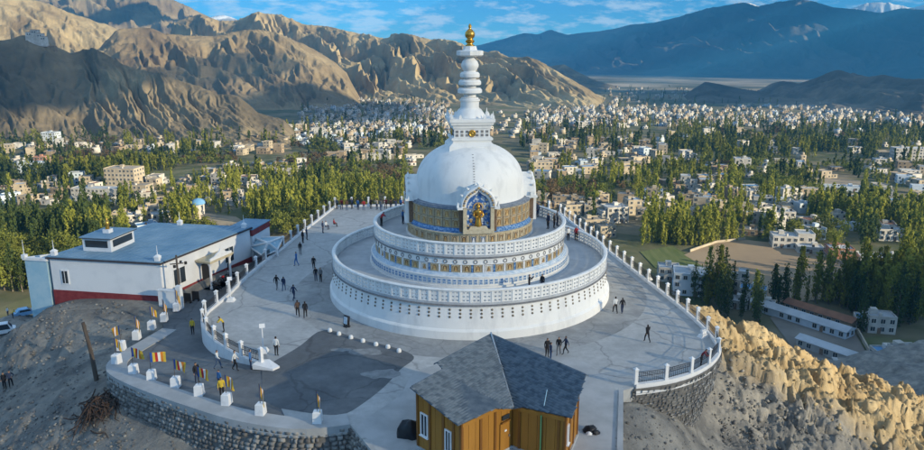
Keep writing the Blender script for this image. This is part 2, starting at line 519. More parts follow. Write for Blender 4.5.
def hill_h(X, Y):
    X, Y = np.asarray(X, float), np.asarray(Y, float)
    sh = X.shape
    x, y = X.ravel(), Y.ravel()
    out = np.empty(len(x))
    for i in range(0, len(x), 20000):
        a, b = x[i:i + 20000], y[i:i + 20000]
        d = np.hypot(a[:, None] - _c[None, :, 0], b[:, None] - _c[None, :, 1])
        out[i:i + 20000] = d @ _w[:_n] + _w[_n] + _w[_n + 1] * a + _w[_n + 2] * b
    # rock: jagged on the right-hand ridge, scree on the left
    rock = sstep(21, 27, x) * sstep(-40, -8, y) * (1 - sstep(14, 40, y))
    far = sstep(40, 90, np.hypot(x, y))
    wx, wy = x + 3 * fbm(x * 0.2, y * 0.2, 3), y + 3 * fbm(x * 0.2 + 9, y * 0.2, 3)
    j = ridged(wx * 0.16, wy * 0.16, 5, 0.6) - 0.55
    out += rock * 3.6 * j + rock * 1.5 * (ridged(wx * 0.55, wy * 0.55, 4, 0.65) - 0.5)
    cr = np.floor(wx * 0.35 + 2 * fbm(x * 0.3, y * 0.3, 2)) + np.floor(wy * 0.5 + 2 * fbm(x * 0.3 + 5, y * 0.3, 2)) * 7
    out += rock * 1.1 * (_val[(cr.astype(np.int64) * 37) & 4095] - 0.5)
    out += rock * 0.45 * (ridged(x * 1.7, y * 1.7, 3, 0.6) - 0.5)
    oth = (1 - rock) * sstep(-1.5, -4.5, out)
    out += oth * (1.7 * (fbm(x * 0.16, y * 0.16, 6, 0.6) - 0.5) + 0.8 * (ridged(x * 0.45, y * 0.45, 4, 0.6) - 0.5))
    out += far * 7 * (ridged(x * 0.03, y * 0.03, 4) - 0.6)
    ins = inside_np(x, y, _PZ) | inside_np(x, y, _DR)
    out = np.where(ins, np.minimum(out, -1.5), out)
    return out.reshape(sh)
def valley_z(x, y):
    r = np.hypot(np.asarray(x, float) - CAM[0], np.asarray(y, float) - CAM[1])
    return -75 - 0.03 * np.maximum(r - 400, 0)
def ground_z(x, y):
    x, y = np.asarray(x, float), np.asarray(y, float)
    v = valley_z(x, y)
    near = (np.abs(x) < 150) & (np.abs(y) < 150)
    h = np.where(near, -1e3, -1e3)
    if near.any():
        h = h.copy()
        h[near] = hill_h(x[near], y[near])
    return np.maximum(v, h)
def cast(px, py):
    """first ground point seen through photo pixels (arrays)"""
    px, py = np.atleast_1d(np.asarray(px, float)), np.atleast_1d(np.asarray(py, float))
    a, b = (px - 462) / F_PX, (225 - py) / F_PX
    dx, dy, dz = a, CP + b * SP, -SP + b * CP
    k = np.hypot(dx, dy)
    dx, dy, dz = dx / k, dy / k, dz / k
    t = np.full(px.shape, 25.0)
    hit = np.zeros(px.shape, bool)
    act = np.arange(len(px))
    for _ in range(260):
        ta = t[act]
        g = CAM[2] + dz[act] * ta - ground_fast(CAM[0] + dx[act] * ta, CAM[1] + dy[act] * ta)
        h = g < 0.12
        hit[act[h]] = True
        t[act] = np.where(h, ta, ta + np.maximum(np.maximum(g, 0.0) * 0.6, 0.12 + ta * 0.0006))
        act = act[~h & (ta < 9000)]
        if not len(act): break
    x, y = CAM[0] + dx * t, CAM[1] + dy * t
    return x, y, ground_fast(x, y), hit

def worley(x, y):
    xi, yi = np.floor(x).astype(np.int64), np.floor(y).astype(np.int64)
    f1 = np.full(x.shape, 9.0); f2 = np.full(x.shape, 9.0); idv = np.zeros(x.shape)
    for i in (-1, 0, 1):
        for j in (-1, 0, 1):
            k = (_perm[(xi + i) & 4095] + (yi + j) * 131) & 4095
            jx, jy, rv = _val[k], _val[(k * 7 + 13) & 4095], _val[(k * 3 + 101) & 4095]
            d = np.hypot(xi + i + jx - x, yi + j + jy - y)
            n1 = d < f1
            f2 = np.where(n1, f1, np.minimum(f2, d))
            idv = np.where(n1, rv, idv)
            f1 = np.where(n1, d, f1)
    return f1, f2, idv
def crag(x, y):
    """fractured blocks at three sizes with open cracks between"""
    wx, wy = x + 1.2 * (fbm(x * 0.5, y * 0.5, 3) - 0.5), y + 1.2 * (fbm(x * 0.5 + 7, y * 0.5, 3) - 0.5)
    out = 0
    for sc_, am in ((0.15, 1.5), (0.38, 0.50), (0.95, 0.17), (2.4, 0.07)):
        f1, f2, iv = worley(wx * sc_ + 0.6 * wy * sc_, wy * sc_ * 1.5 - 0.3 * wx * sc_)
        out = out + am * (iv - 0.5) - am * 0.30 * (1 - sstep(0.0, 0.12, f2 - f1))
    return out
def scree(x, y):
    return 0.55 * (ridged(x * 0.35 + y * 0.1, y * 0.22, 5, 0.62) - 0.5) + 0.16 * (fbm(x * 2.5, y * 2.5, 3, 0.6) - 0.5)
PATCHES = [(17.5, 66, -40, 11, 0.16, crag, 'rock_ridge', 'fractured ochre and grey rock ridge falling away beside the plaza fence', lambda x, y: 0.12 + 0.88 * sstep(20, 25, x) * sstep(-4, 3, 0.42 * x + y)),
           (-66, -28.5, -46, -1.5, 0.2, scree, 'scree_slope', 'bare grey scree slope gullied below the temple', lambda x, y: 1.0 + 0 * x)]
_gx = np.arange(-150, 150.1, 0.6)
_GX, _GY = np.meshgrid(_gx, _gx, indexing='ij')
_GZ = hill_h(_GX, _GY)
for (x0, x1, y0, y1, stp, fn, nm, lab, wt) in PATCHES:
    i0, i1, j0, j1 = (int((v + 150) / 0.6) for v in (x0, x1, y0, y1))
    sx, sy = _GX[i0:i1, j0:j1], _GY[i0:i1, j0:j1]
    e = np.minimum(np.minimum(sx - x0, x1 - sx), np.minimum(sy - y0, y1 - sy))
    _GZ[i0:i1, j0:j1] += fn(sx, sy) * wt(sx, sy) * sstep(0, 3, e)
def ground_fast(x, y):
    v = valley_z(x, y)
    near = (np.abs(x) < 149) & (np.abs(y) < 149)
    u, w = np.clip((x + 150) / 0.6, 0, len(_gx) - 1.01), np.clip((y + 150) / 0.6, 0, len(_gx) - 1.01)
    i, j = u.astype(int), w.astype(int)
    fu, fw = u - i, w - j
    h = (_GZ[i, j] * (1 - fu) + _GZ[i + 1, j] * fu) * (1 - fw) + (_GZ[i, j + 1] * (1 - fu) + _GZ[i + 1, j + 1] * fu) * fw
    return np.where(near, np.maximum(v, h), v)
def warp_axis(lo, hi, n, k=1.0):
    t = np.linspace(-1, 1, n)
    s = (t + k * t ** 3) / (1 + k)
    return lo + (hi - lo) * (s + 1) / 2
hx = warp_axis(-150, 150, 420, 1.6)
hy = warp_axis(-150, 150, 380, 1.8) - 8
HX, HY = np.meshgrid(hx, hy, indexing='ij')
HZ = hill_h(HX, HY)
edge = np.maximum(np.abs(HX) / 150, np.abs(HY + 8) / 150)
HZ = np.where(edge > 0.97, np.minimum(HZ, -79), HZ)
for (x0, x1, y0, y1, *_r) in PATCHES:
    m_in = np.minimum(np.minimum(HX - x0, x1 - HX), np.minimum(HY - y0, y1 - HY))
    HZ = HZ - 3.0 * sstep(1.2, 3.0, m_in)

# hill material: grey scree, ochre rock on the ridge
def hill_material():
    m = bpy.data.materials.new('hill_rock')
    m.use_nodes = True
    t = m.node_tree
    b = t.nodes['Principled BSDF']
    b.inputs['Roughness'].default_value = 0.95
    b.inputs['Specular IOR Level'].default_value = 0.15
    g = t.nodes.new('ShaderNodeNewGeometry')
    def noise(s, d=8, r=0.65):
        n = t.nodes.new('ShaderNodeTexNoise')
        n.inputs['Scale'].default_value = s; n.inputs['Detail'].default_value = d; n.inputs['Roughness'].default_value = r
        t.links.new(g.outputs['Position'], n.inputs['Vector'])
        return n.outputs['Fac']
    def ramp(f, stops):
        r = t.nodes.new('ShaderNodeValToRGB')
        e = r.color_ramp.elements
        while len(e) < len(stops): e.new(0.5)
        for i, (p, c) in enumerate(stops):
            e[i].position = p; e[i].color = (*c, 1)
        t.links.new(f, r.inputs['Fac'])
        return r.outputs['Color']
    grey = ramp(noise(0.35), [(0.3, (0.12, 0.12, 0.118)), (0.5, (0.23, 0.22, 0.20)), (0.7, (0.36, 0.335, 0.29))])
    gold = ramp(noise(0.3), [(0.25, (0.17, 0.11, 0.055)), (0.45, (0.36, 0.27, 0.15)), (0.7, (0.47, 0.38, 0.235))])
    sx = t.nodes.new('ShaderNodeSeparateXYZ')
    t.links.new(g.outputs['Position'], sx.inputs[0])
    def mr(o, a, c):
        n = t.nodes.new('ShaderNodeMapRange'); n.inputs['From Min'].default_value = a; n.inputs['From Max'].default_value = c
        t.links.new(o, n.inputs['Value']); return n.outputs['Result']
    # ochre rock colour, bounded by a slanting line across the ridge, with a ragged edge
    ad = t.nodes.new('ShaderNodeVectorMath'); ad.operation = 'DOT_PRODUCT'
    ad.inputs[1].default_value = (0.42, 1.0, 0.35)
    t.links.new(g.outputs['Position'], ad.inputs[0])
    ma = t.nodes.new('ShaderNodeMath'); ma.operation = 'MULTIPLY_ADD'
    ma.inputs[1].default_value = 7.0
    t.links.new(noise(0.25, 4), ma.inputs[0]); t.links.new(ad.outputs['Value'], ma.inputs[2])
    f1 = mr(ma.outputs[0], 2.5, 6.5)
    f2 = mr(sx.outputs['X'], 12, 22)
    f3 = mr(sx.outputs['Y'], 34, 18)
    m0 = t.nodes.new('ShaderNodeMath'); m0.operation = 'MULTIPLY'
    t.links.new(f2, m0.inputs[0]); t.links.new(f3, m0.inputs[1])
    mu = t.nodes.new('ShaderNodeMath'); mu.operation = 'MULTIPLY'
    t.links.new(f1, mu.inputs[0]); t.links.new(m0.outputs[0], mu.inputs[1])
    mx = t.nodes.new('ShaderNodeMix'); mx.data_type = 'RGBA'
    t.links.new(mu.outputs[0], mx.inputs['Factor']); t.links.new(grey, mx.inputs['A']); t.links.new(gold, mx.inputs['B'])
    t.links.new(mx.outputs['Result'], b.inputs['Base Color'])
    bn = t.nodes.new('ShaderNodeBump'); bn.inputs['Strength'].default_value = 0.7; bn.inputs['Distance'].default_value = 0.35
    t.links.new(noise(1.3, 10, 0.7), bn.inputs['Height']); t.links.new(bn.outputs['Normal'], b.inputs['Normal'])
    return m
HILL_M = hill_material()
o = link('hill', np_mesh('hill', np.stack([HX, HY, HZ], -1).reshape(-1, 3), grid_faces(420, 380), HILL_M, True))
struct(o, 'steep rocky hill of grey scree and ochre rock carrying the plaza', 'hill')
for (x0, x1, y0, y1, stp, fn, nm, lab, wt) in PATCHES:
    ax, ay = np.arange(x0, x1 + stp, stp), np.arange(y0, y1 + stp, stp)
    PX, PY = np.meshgrid(ax, ay, indexing='ij')
    e = np.minimum(np.minimum(PX - x0, x1 - PX), np.minimum(PY - y0, y1 - PY))
    base_ = hill_h(PX, PY)
    ins_ = inside_np(PX, PY, PLAZA) | inside_np(PX, PY, DRIVE)
    PZ = base_ + fn(PX, PY) * wt(PX, PY) * sstep(0.0, 3.0, e) - 0.9 * (1 - sstep(0, 1.5, e))
    PZ = np.where(ins_, np.minimum(PZ, -1.5), PZ)
    o = link(nm, np_mesh(nm, np.stack([PX, PY, PZ], -1).reshape(-1, 3), grid_faces(len(ax), len(ay)), HILL_M, False))
    struct(o, lab, 'hill')

# ---- valley floor, a full polar sheet
def valley_material():
    m = bpy.data.materials.new('valley_floor')
    m.use_nodes = True
    t = m.node_tree
    b = t.nodes['Principled BSDF']
    b.inputs['Roughness'].default_value = 0.95
    b.inputs['Specular IOR Level'].default_value = 0.1
    g = t.nodes.new('ShaderNodeNewGeometry')
    v = t.nodes.new('ShaderNodeTexVoronoi'); v.inputs['Scale'].default_value = 0.018
    t.links.new(g.outputs['Position'], v.inputs['Vector'])
    sep = t.nodes.new('ShaderNodeSeparateColor'); t.links.new(v.outputs['Color'], sep.inputs[0])
    r = t.nodes.new('ShaderNodeValToRGB'); e = r.color_ramp.elements
    for i in range(3): e.new(0.5)
    for i, (p, c) in enumerate([(0.0, (0.05, 0.07, 0.025)), (0.35, (0.09, 0.115, 0.04)), (0.55, (0.20, 0.165, 0.11)), (0.75, (0.12, 0.11, 0.065)), (1.0, (0.27, 0.23, 0.16))]):
        e[i].position = p; e[i].color = (*c, 1)
    r.color_ramp.interpolation = 'CONSTANT'
    t.links.new(sep.outputs[0], r.inputs['Fac'])
    n = t.nodes.new('ShaderNodeTexNoise'); n.inputs['Scale'].default_value = 0.06; n.inputs['Detail'].default_value = 8
    t.links.new(g.outputs['Position'], n.inputs['Vector'])
    r2 = t.nodes.new('ShaderNodeValToRGB')
    r2.color_ramp.elements[0].position, r2.color_ramp.elements[1].position = 0.35, 0.65
    r2.color_ramp.elements[0].color = (0.075, 0.085, 0.04, 1); r2.color_ramp.elements[1].color = (0.25, 0.21, 0.15, 1)
    t.links.new(n.outputs['Fac'], r2.inputs['Fac'])
    mx = t.nodes.new('ShaderNodeMix'); mx.data_type = 'RGBA'; mx.inputs['Factor'].default_value = 0.5
    t.links.new(r.outputs['Color'], mx.inputs['A']); t.links.new(r2.outputs['Color'], mx.inputs['B'])
    # bare gravel plain in the far distance
    ln = t.nodes.new('ShaderNodeVectorMath'); ln.operation = 'LENGTH'
    t.links.new(g.outputs['Position'], ln.inputs[0])
    mr = t.nodes.new('ShaderNodeMapRange'); mr.inputs['From Min'].default_value = 1500; mr.inputs['From Max'].default_value = 2600
    t.links.new(ln.outputs['Value'], mr.inputs['Value'])
    nb = t.nodes.new('ShaderNodeTexNoise'); nb.inputs['Scale'].default_value = 0.0016; nb.inputs['Detail'].default_value = 5
    t.links.new(g.outputs['Position'], nb.inputs['Vector'])
    rb = t.nodes.new('ShaderNodeValToRGB')
    rb.color_ramp.elements[0].position, rb.color_ramp.elements[1].position = 0.42, 0.6
    rb.color_ramp.elements[0].color = (0.10, 0.105, 0.07, 1); rb.color_ramp.elements[1].color = (0.40, 0.335, 0.25, 1)
    t.links.new(nb.outputs['Fac'], rb.inputs['Fac'])
    m2 = t.nodes.new('ShaderNodeMix'); m2.data_type = 'RGBA'
    t.links.new(mr.outputs['Result'], m2.inputs['Factor']); t.links.new(mx.outputs['Result'], m2.inputs['A']); t.links.new(rb.outputs['Color'], m2.inputs['B'])
    t.links.new(m2.outputs['Result'], b.inputs['Base Color'])
    return m
va = np.linspace(0, 2 * np.pi, 240, endpoint=False)
vr = np.concatenate([[30], np.geomspace(80, 13500, 90)])
VA, VR = np.meshgrid(va, vr, indexing='ij')
VX, VY = CAM[0] + VR * np.sin(VA), CAM[1] + VR * np.cos(VA)
VZ = valley_z(VX, VY)
VAL_M = valley_material()
o = link('valley_ground', np_mesh('valley_ground', np.stack([VX, VY, VZ], -1).reshape(-1, 3), grid_faces(240, len(vr), True)[:, ::-1], VAL_M, True))
struct(o, 'wide flat valley floor of fields and dry earth running to the mountains', 'ground')

# ---- mountains
def rock_mat(name, c1, c2, c3, scale, bump, snow=None, bscale=None):
    m = bpy.data.materials.new(name)
    m.use_nodes = True
    t = m.node_tree
    b = t.nodes['Principled BSDF']
    b.inputs['Roughness'].default_value = 0.95
    b.inputs['Specular IOR Level'].default_value = 0.1
    g = t.nodes.new('ShaderNodeNewGeometry')
    n = t.nodes.new('ShaderNodeTexNoise'); n.inputs['Scale'].default_value = scale; n.inputs['Detail'].default_value = 9; n.inputs['Roughness'].default_value = 0.62
    t.links.new(g.outputs['Position'], n.inputs['Vector'])
    r = t.nodes.new('ShaderNodeValToRGB'); e = r.color_ramp.elements; e.new(0.5)
    for i, (p, c) in enumerate([(0.33, c1), (0.5, c2), (0.67, c3)]):
        e[i].position = p; e[i].color = (*c, 1)
    t.links.new(n.outputs['Fac'], r.inputs['Fac'])
    last = r.outputs['Color']
    if snow:
        sx = t.nodes.new('ShaderNodeSeparateXYZ'); t.links.new(g.outputs['Position'], sx.inputs[0])
        ma = t.nodes.new('ShaderNodeMath'); ma.operation = 'MULTIPLY_ADD'; ma.inputs[1].default_value = snow[1] * 2
        t.links.new(n.outputs['Fac'], ma.inputs[0]); t.links.new(sx.outputs['Z'], ma.inputs[2])
        mr = t.nodes.new('ShaderNodeMapRange'); mr.inputs['From Min'].default_value = snow[0] + snow[1]; mr.inputs['From Max'].default_value = snow[0] + snow[1] * 1.15
        t.links.new(ma.outputs[0], mr.inputs['Value'])
        mx = t.nodes.new('ShaderNodeMix'); mx.data_type = 'RGBA'; mx.inputs['B'].default_value = (0.8, 0.82, 0.85, 1)
        t.links.new(mr.outputs['Result'], mx.inputs['Factor']); t.links.new(last, mx.inputs['A'])
        last = mx.outputs['Result']
    t.links.new(last, b.inputs['Base Color'])
    bn = t.nodes.new('ShaderNodeBump'); bn.inputs['Strength'].default_value = bump; bn.inputs['Distance'].default_value = 0.05 / scale
    n2 = t.nodes.new('ShaderNodeTexNoise'); n2.inputs['Scale'].default_value = bscale or scale * 11; n2.inputs['Detail'].default_value = 8
    t.links.new(g.outputs['Position'], n2.inputs['Vector'])
    t.links.new(n2.outputs['Fac'], bn.inputs['Height']); t.links.new(bn.outputs['Normal'], b.inputs['Normal'])
    return m
def mountain(name, sky_px, dist, wf, wb, amp, freq, material, label, na=520, nr=150, crest_amp=0.05, tilt=0.6, power=1.35, seed=0.0, plain=0.0):
    """ridge whose crest follows sky_px (photo pixels) at distance dist (number or per-point list), real depth wf in front and wb behind"""
    az = np.array([px_dir(*p)[0] for p in sky_px]); te = np.array([px_dir(*p)[1] for p in sky_px])
    D = np.array(dist if isinstance(dist, (list, tuple)) else [dist] * len(sky_px), float)
    A = np.linspace(az[0], az[-1], na)
    TE, DD = np.interp(A, az, te), np.interp(A, az, D)
    k = np.ones(5) / 5
    TE = np.convolve(np.pad(TE, 2, 'edge'), k, 'valid')
    DD = np.convolve(np.pad(DD, 6, 'edge'), np.ones(13) / 13, 'valid')
    t = np.concatenate([-np.linspace(1, 0, int(nr * 0.72)) ** 1.0, np.linspace(0, 1, nr - int(nr * 0.72) + 1)[1:]])
    AA, T = np.meshgrid(A, t, indexing='ij')
    TEg, Dg = TE[:, None], DD[:, None]
    sc_ = Dg / DD.max()
    rr = Dg + np.where(T < 0, T * wf, T * wb) * sc_
    x, y = CAM[0] + rr * np.sin(AA), CAM[1] + rr * np.cos(AA)
    base = valley_z(x, y) - 2
    crest = CAM[2] + Dg * TEg
    s = 1 - np.abs(T)
    # spurs run down the slope, swept sideways
    u = AA * Dg * freq + seed
    w = rr * freq
    tri = lambda q: 2 * np.abs(q - np.floor(q + 0.5))
    wu = u + 1.9 * (fbm(u * 0.55 + 3, w * 0.45, 4) - 0.5) + 0.5 * (fbm(u * 2.2, w * 1.6 + 8, 3) - 0.5) + T * wf * freq * tilt
    w2 = wu * 2.37 + 0.9 * (fbm(u * 1.9 + 11, w * 1.5, 3) - 0.5) + T * wf * freq * 0.35
    w3 = wu * 5.3 + 1.2 * (fbm(u * 4.1 + 5, w * 4.1, 3) - 0.5) - T * wf * freq * 0.6
    var = 0.45 + 1.1 * fbm(u * 0.6 + 40, w * 0.5 + 9, 3)
    sp = (0.52 * tri(wu) + 0.31 * tri(w2) + 0.17 * tri(w3)) * 1.1
    gl = ridged(w3 * 1.3 + 7, w * 3.0, 4, 0.55)
    sp = 0.58 + (sp - 0.5) * var
    prof = np.where(T < 0, s ** (power + 0.3), s ** 1.2)
    mid = np.clip(3.2 * s ** 1.25 * (1 - s) ** 0.8, 0, 1)
    H = crest - base
    h = H * prof + H * amp * mid * (sp - 0.58) * 2 + H * amp * 0.30 * mid * (gl - 0.55)
    h = h + H * crest_amp * (ridged(wu * 3.1, w * 2.2, 4) - 0.5) * s ** 3
    h = np.where(T <= -0.999, -4, h)
    h = np.where(T >= 0.999, -4, h)
    edge = np.minimum(np.arange(na), np.arange(na)[::-1])[:, None] / (na * 0.05)
    h = np.where(h > 0, h * np.clip(edge + plain, 0, 1) ** 0.7, h)
    V = np.stack([x, y, base + h], -1).reshape(-1, 3)
    o = link(name, np_mesh(name, V, grid_faces(na, nr)[:, ::-1], material, False))
    return struct(o, label, 'mountain')

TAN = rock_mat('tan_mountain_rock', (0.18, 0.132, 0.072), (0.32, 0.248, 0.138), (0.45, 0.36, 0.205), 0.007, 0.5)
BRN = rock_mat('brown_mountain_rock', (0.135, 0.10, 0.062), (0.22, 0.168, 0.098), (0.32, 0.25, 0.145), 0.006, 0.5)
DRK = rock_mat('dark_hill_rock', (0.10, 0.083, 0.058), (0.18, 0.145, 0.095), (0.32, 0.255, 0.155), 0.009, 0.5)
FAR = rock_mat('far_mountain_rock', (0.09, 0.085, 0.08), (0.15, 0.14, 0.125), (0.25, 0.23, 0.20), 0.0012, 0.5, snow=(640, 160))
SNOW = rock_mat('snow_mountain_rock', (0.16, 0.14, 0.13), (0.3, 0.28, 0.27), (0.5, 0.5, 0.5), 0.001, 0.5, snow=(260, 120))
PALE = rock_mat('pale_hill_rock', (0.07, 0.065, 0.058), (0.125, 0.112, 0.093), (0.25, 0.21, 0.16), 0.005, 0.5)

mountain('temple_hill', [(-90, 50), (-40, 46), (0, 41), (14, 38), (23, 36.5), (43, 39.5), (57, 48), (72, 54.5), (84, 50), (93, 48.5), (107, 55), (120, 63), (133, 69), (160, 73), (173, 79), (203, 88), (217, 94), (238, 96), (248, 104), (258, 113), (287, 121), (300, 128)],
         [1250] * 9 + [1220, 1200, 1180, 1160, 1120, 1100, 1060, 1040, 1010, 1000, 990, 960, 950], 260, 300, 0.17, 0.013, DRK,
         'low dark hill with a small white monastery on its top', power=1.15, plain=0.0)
mountain('tan_mountain', [(150, 40), (170, 24), (200, 14), (217, 21.5), (237, 21), (258, 13), (284, 16), (304, 25), (321, 26.5), (336, 29), (356, 34), (370, 35), (385, 38.5), (396, 35), (412, 34), (431, 41), (445, 39), (457, 42), (469, 48), (483, 54), (498, 52), (509, 57), (527, 57), (541, 62), (555, 70), (573, 80), (590, 91), (613, 110), (622, 114)],
         [3000, 2950, 2900, 2880, 2850, 2820, 2800, 2780, 2750, 2700, 2650, 2600, 2550, 2500, 2450, 2400, 2380, 2340, 2300, 2260, 2220, 2180, 2100, 2050, 2000, 1950, 1900, 1800, 1750], 850, 700, 0.30, 0.0056, TAN,
         'jagged tan mountain ridge with steep spurs rising behind the town', na=900, nr=220, crest_amp=0.06, tilt=0.55, seed=3.1, power=1.2)
mountain('brown_mountain', [(80, 60), (100, 48), (117, 30), (133, 29), (149, 28.5), (165, 34), (187, 36), (213, 37), (229, 33), (258, 29.5), (275, 32), (298, 42), (315, 50), (335, 62), (350, 76), (360, 84)],
         [2100] * 10 + [2080, 2060, 2050, 2040, 2030, 2020], 560, 400, 0.18, 0.007, BRN, 'smooth brown mountain shoulder behind the dark hill', na=460, nr=150, seed=8.7, tilt=0.7, power=1.1)
mountain('sunlit_mountain', [(-110, 4), (-60, -2), (-20, -4), (20, -2), (50, 4), (75, 16), (90, 20), (105, 24), (125, 34), (150, 48)],
         [2600, 2600, 2600, 2600, 2580, 2560, 2540, 2520, 2500, 2480], 900, 500, 0.16, 0.005, TAN, 'golden sunlit mountain slope above the dark hill', na=400, nr=150, seed=1.7, tilt=0.5, power=0.95)
mountain('high_mountain', [(-110, -30), (-40, -34), (20, -22), (60, -12), (100, -10), (130, -14), (150, -10), (171, -1), (187, 7), (203, 14), (222, 22), (250, 34)],
         4300, 1500, 900, 0.22, 0.0034, BRN, 'high brown mountain with dark gullies beyond the sunlit slope', na=420, nr=140, seed=5.2, tilt=0.8, power=1.1)
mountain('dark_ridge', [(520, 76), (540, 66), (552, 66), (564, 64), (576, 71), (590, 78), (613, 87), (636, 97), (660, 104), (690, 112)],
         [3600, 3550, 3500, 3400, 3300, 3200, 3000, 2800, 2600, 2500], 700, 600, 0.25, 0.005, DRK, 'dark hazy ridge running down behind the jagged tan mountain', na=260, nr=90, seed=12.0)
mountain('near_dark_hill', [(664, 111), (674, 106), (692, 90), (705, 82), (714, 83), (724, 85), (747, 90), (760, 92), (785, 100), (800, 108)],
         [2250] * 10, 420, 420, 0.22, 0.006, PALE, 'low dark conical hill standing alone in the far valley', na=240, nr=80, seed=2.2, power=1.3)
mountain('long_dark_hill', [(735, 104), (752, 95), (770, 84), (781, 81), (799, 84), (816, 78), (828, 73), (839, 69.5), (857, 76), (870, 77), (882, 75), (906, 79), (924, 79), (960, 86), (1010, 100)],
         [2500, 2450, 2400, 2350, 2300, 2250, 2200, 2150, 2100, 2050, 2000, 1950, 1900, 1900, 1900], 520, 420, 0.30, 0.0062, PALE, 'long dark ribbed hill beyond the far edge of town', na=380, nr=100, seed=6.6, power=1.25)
mountain('far_blue_mountain', [(420, 66), (450, 52), (475, 46), (500, 40), (524, 33), (538, 34), (550, 30), (567, 35), (584, 33), (600, 31), (613, 29), (631, 25), (654, 23), (671, 19), (686, 16), (706, 9), (725, 6), (744, 2.5), (758, 7), (776, 2), (793, -1), (816, 2.5), (833, 8), (856, 10), (880, 13), (900, 9), (924, 10), (970, 4), (1030, -4)],
         [10800, 10700, 10600, 10500, 10400, 10300, 10200, 10100, 10000, 9900, 9800, 9700, 9600, 9500, 9400, 9300, 9200, 9100, 9000, 9000, 8900, 8900, 8900, 8800, 8800, 8800, 8700, 8700, 8700], 2900, 900, 0.22, 0.0011, FAR,
         'high blue mountain range walling off the far side of the valley', na=800, nr=170, seed=4.4, tilt=0.5, power=1.0, crest_amp=0.04)
mountain('snow_mountain', [(690, 18), (720, 8), (738, 2), (748, 3), (765, 8), (800, 9), (838, 10), (850, 9), (866, 4), (880, 2), (893, 4), (910, 8), (925, 4), (960, 2), (1000, 8)],
         12300, 900, 700, 0.2, 0.0016, SNOW, 'distant snow capped peaks showing over the blue range', na=260, nr=60, seed=9.9)
mountain('snow_peak', [(180, 30), (200, 21), (214, 17), (222, 15.5), (232, 18), (242, 22), (262, 30), (300, 36)],
         9000, 900, 700, 0.2, 0.002, SNOW, 'small snow streaked peak peeping over the tan ridge', na=160, nr=60, seed=7.7)

# ---- unseen slabs added in place of clouds, shaped to shade hill and far range (over and behind the viewer, out of the frame)
def shade_slab_mat(name, clear):
    m = bpy.data.materials.new(name)
    m.use_nodes = True
    t = m.node_tree
    b = t.nodes['Principled BSDF']
    b.inputs['Base Color'].default_value = (0.85, 0.85, 0.87, 1)
    b.inputs['Roughness'].default_value = 1
    b.inputs['Alpha'].default_value = 1 - clear
    return m
SHADE_THICK = shade_slab_mat('thick_shade_slab', 0.0)
SHADE_THIN = shade_slab_mat('thin_shade_slab', 0.54)  # half-clear, so some sun still reaches what the added slab shades
SHADE_MID = shade_slab_mat('mid_shade_slab', 0.25)
SH = Vector((S.x, S.y, 0)).normalized() / math.tan(SUN_EL)      # horizontal run per metre of height
def shade_slab(poly, z0, material, label, top=1030.0, step=None, rag=0.0):
    """unseen slab shaped so its shadow on the level z0 is poly; slanted along the sunlight"""
    pts = []
    n = len(poly)
    for i in range(n):
        a, b = Vector(poly[i]), Vector(poly[(i + 1) % n])
        k = max(1, int((b - a).length / step)) if step else 1
        nrm = Vector((b.y - a.y, a.x - b.x)).normalized()
        for q in range(k):
            p = a.lerp(b, q / k)
            pts.append(p + nrm * rag * random.uniform(-1, 1))
    tz = top - z0
    off = Vector((SH.x, SH.y)) * tz
    d = Vector((SH.x, SH.y)) * 22
    mb = MB()
    n = len(pts)
    vs = [(p.x + off.x, p.y + off.y, top) for p in pts] + [(p.x + off.x + d.x, p.y + off.y + d.y, top + 22) for p in pts]
    mb.add(vs, [tuple(range(n))[::-1], tuple(range(n, 2 * n))] + [(i, (i + 1) % n, n + (i + 1) % n, n + i) for i in range(n)])
    o = mb.build('shade_slab', material)
    return struct(o, label, 'shade_slab')
shade_slab([(16, 60), (19.5, 34), (22.5, 10), (24.5, -8), (31, -16.5), (41.6, -22.5), (61, -27.5), (77, -32.5), (110, -42), (210, -70), (210, -420), (-320, -420), (-420, -200), (-300, 60), (-170, 120), (-60, 130), (-10, 90)],
      0, SHADE_THIN, 'unseen half-clear slab added to shade the plaza and its hill', step=12, rag=2.0)  # outline drawn from the wanted shade edge between plaza and rock
shade_slab([(60, 225), (80, 240), (104, 238), (132, 224), (165, 194), (205, 205), (290, 170), (290, 40), (140, 30), (60, 110)], -75, SHADE_THICK, 'unseen small slab added to shade the yard and hamlet under the ridge', step=15, rag=4)
shade_slab([(-900, 690), (-470, 750), (-395, 860), (-385, 980), (-440, 1120), (-600, 1240), (-950, 1240)], -20, SHADE_MID, 'unseen slab shaped to shade the dark monastery hill', step=40, rag=15)
shade_slab([(-640, 1500), (-520, 1440), (-330, 1560), (-320, 1720), (-440, 1800), (-640, 1790)], -10, SHADE_THIN, 'unseen half-clear slab added to shade the brown mountain shoulder', step=40, rag=25)
shade_slab([(-1800, 3150), (-1420, 3250), (-1290, 3420), (-1300, 3640), (-1750, 3720)], 150, SHADE_THICK, 'unseen slab shaped to shade the high brown mountain', step=80, rag=50)
def pol(a, r): return (CAM[0] + r * math.sin(R(a)), CAM[1] + r * math.cos(R(a)))
shade_slab([pol(16, 1720), pol(20, 1760), pol(24, 1700), pol(27, 1850), pol(31, 1760), pol(36, 1650), pol(37, 2800), pol(24, 2900), pol(15, 2700)], -90, SHADE_THICK, 'unseen slab shaped to shade the dark hills at the town edge', step=70, rag=40)
shade_slab([pol(7.2, 2500), pol(10, 2350), pol(15, 2250), pol(17.5, 2500), pol(16, 4200), pol(7, 4300)], -60, SHADE_THICK, 'unseen slab shaped to shade the hazy ridge', step=90, rag=50)
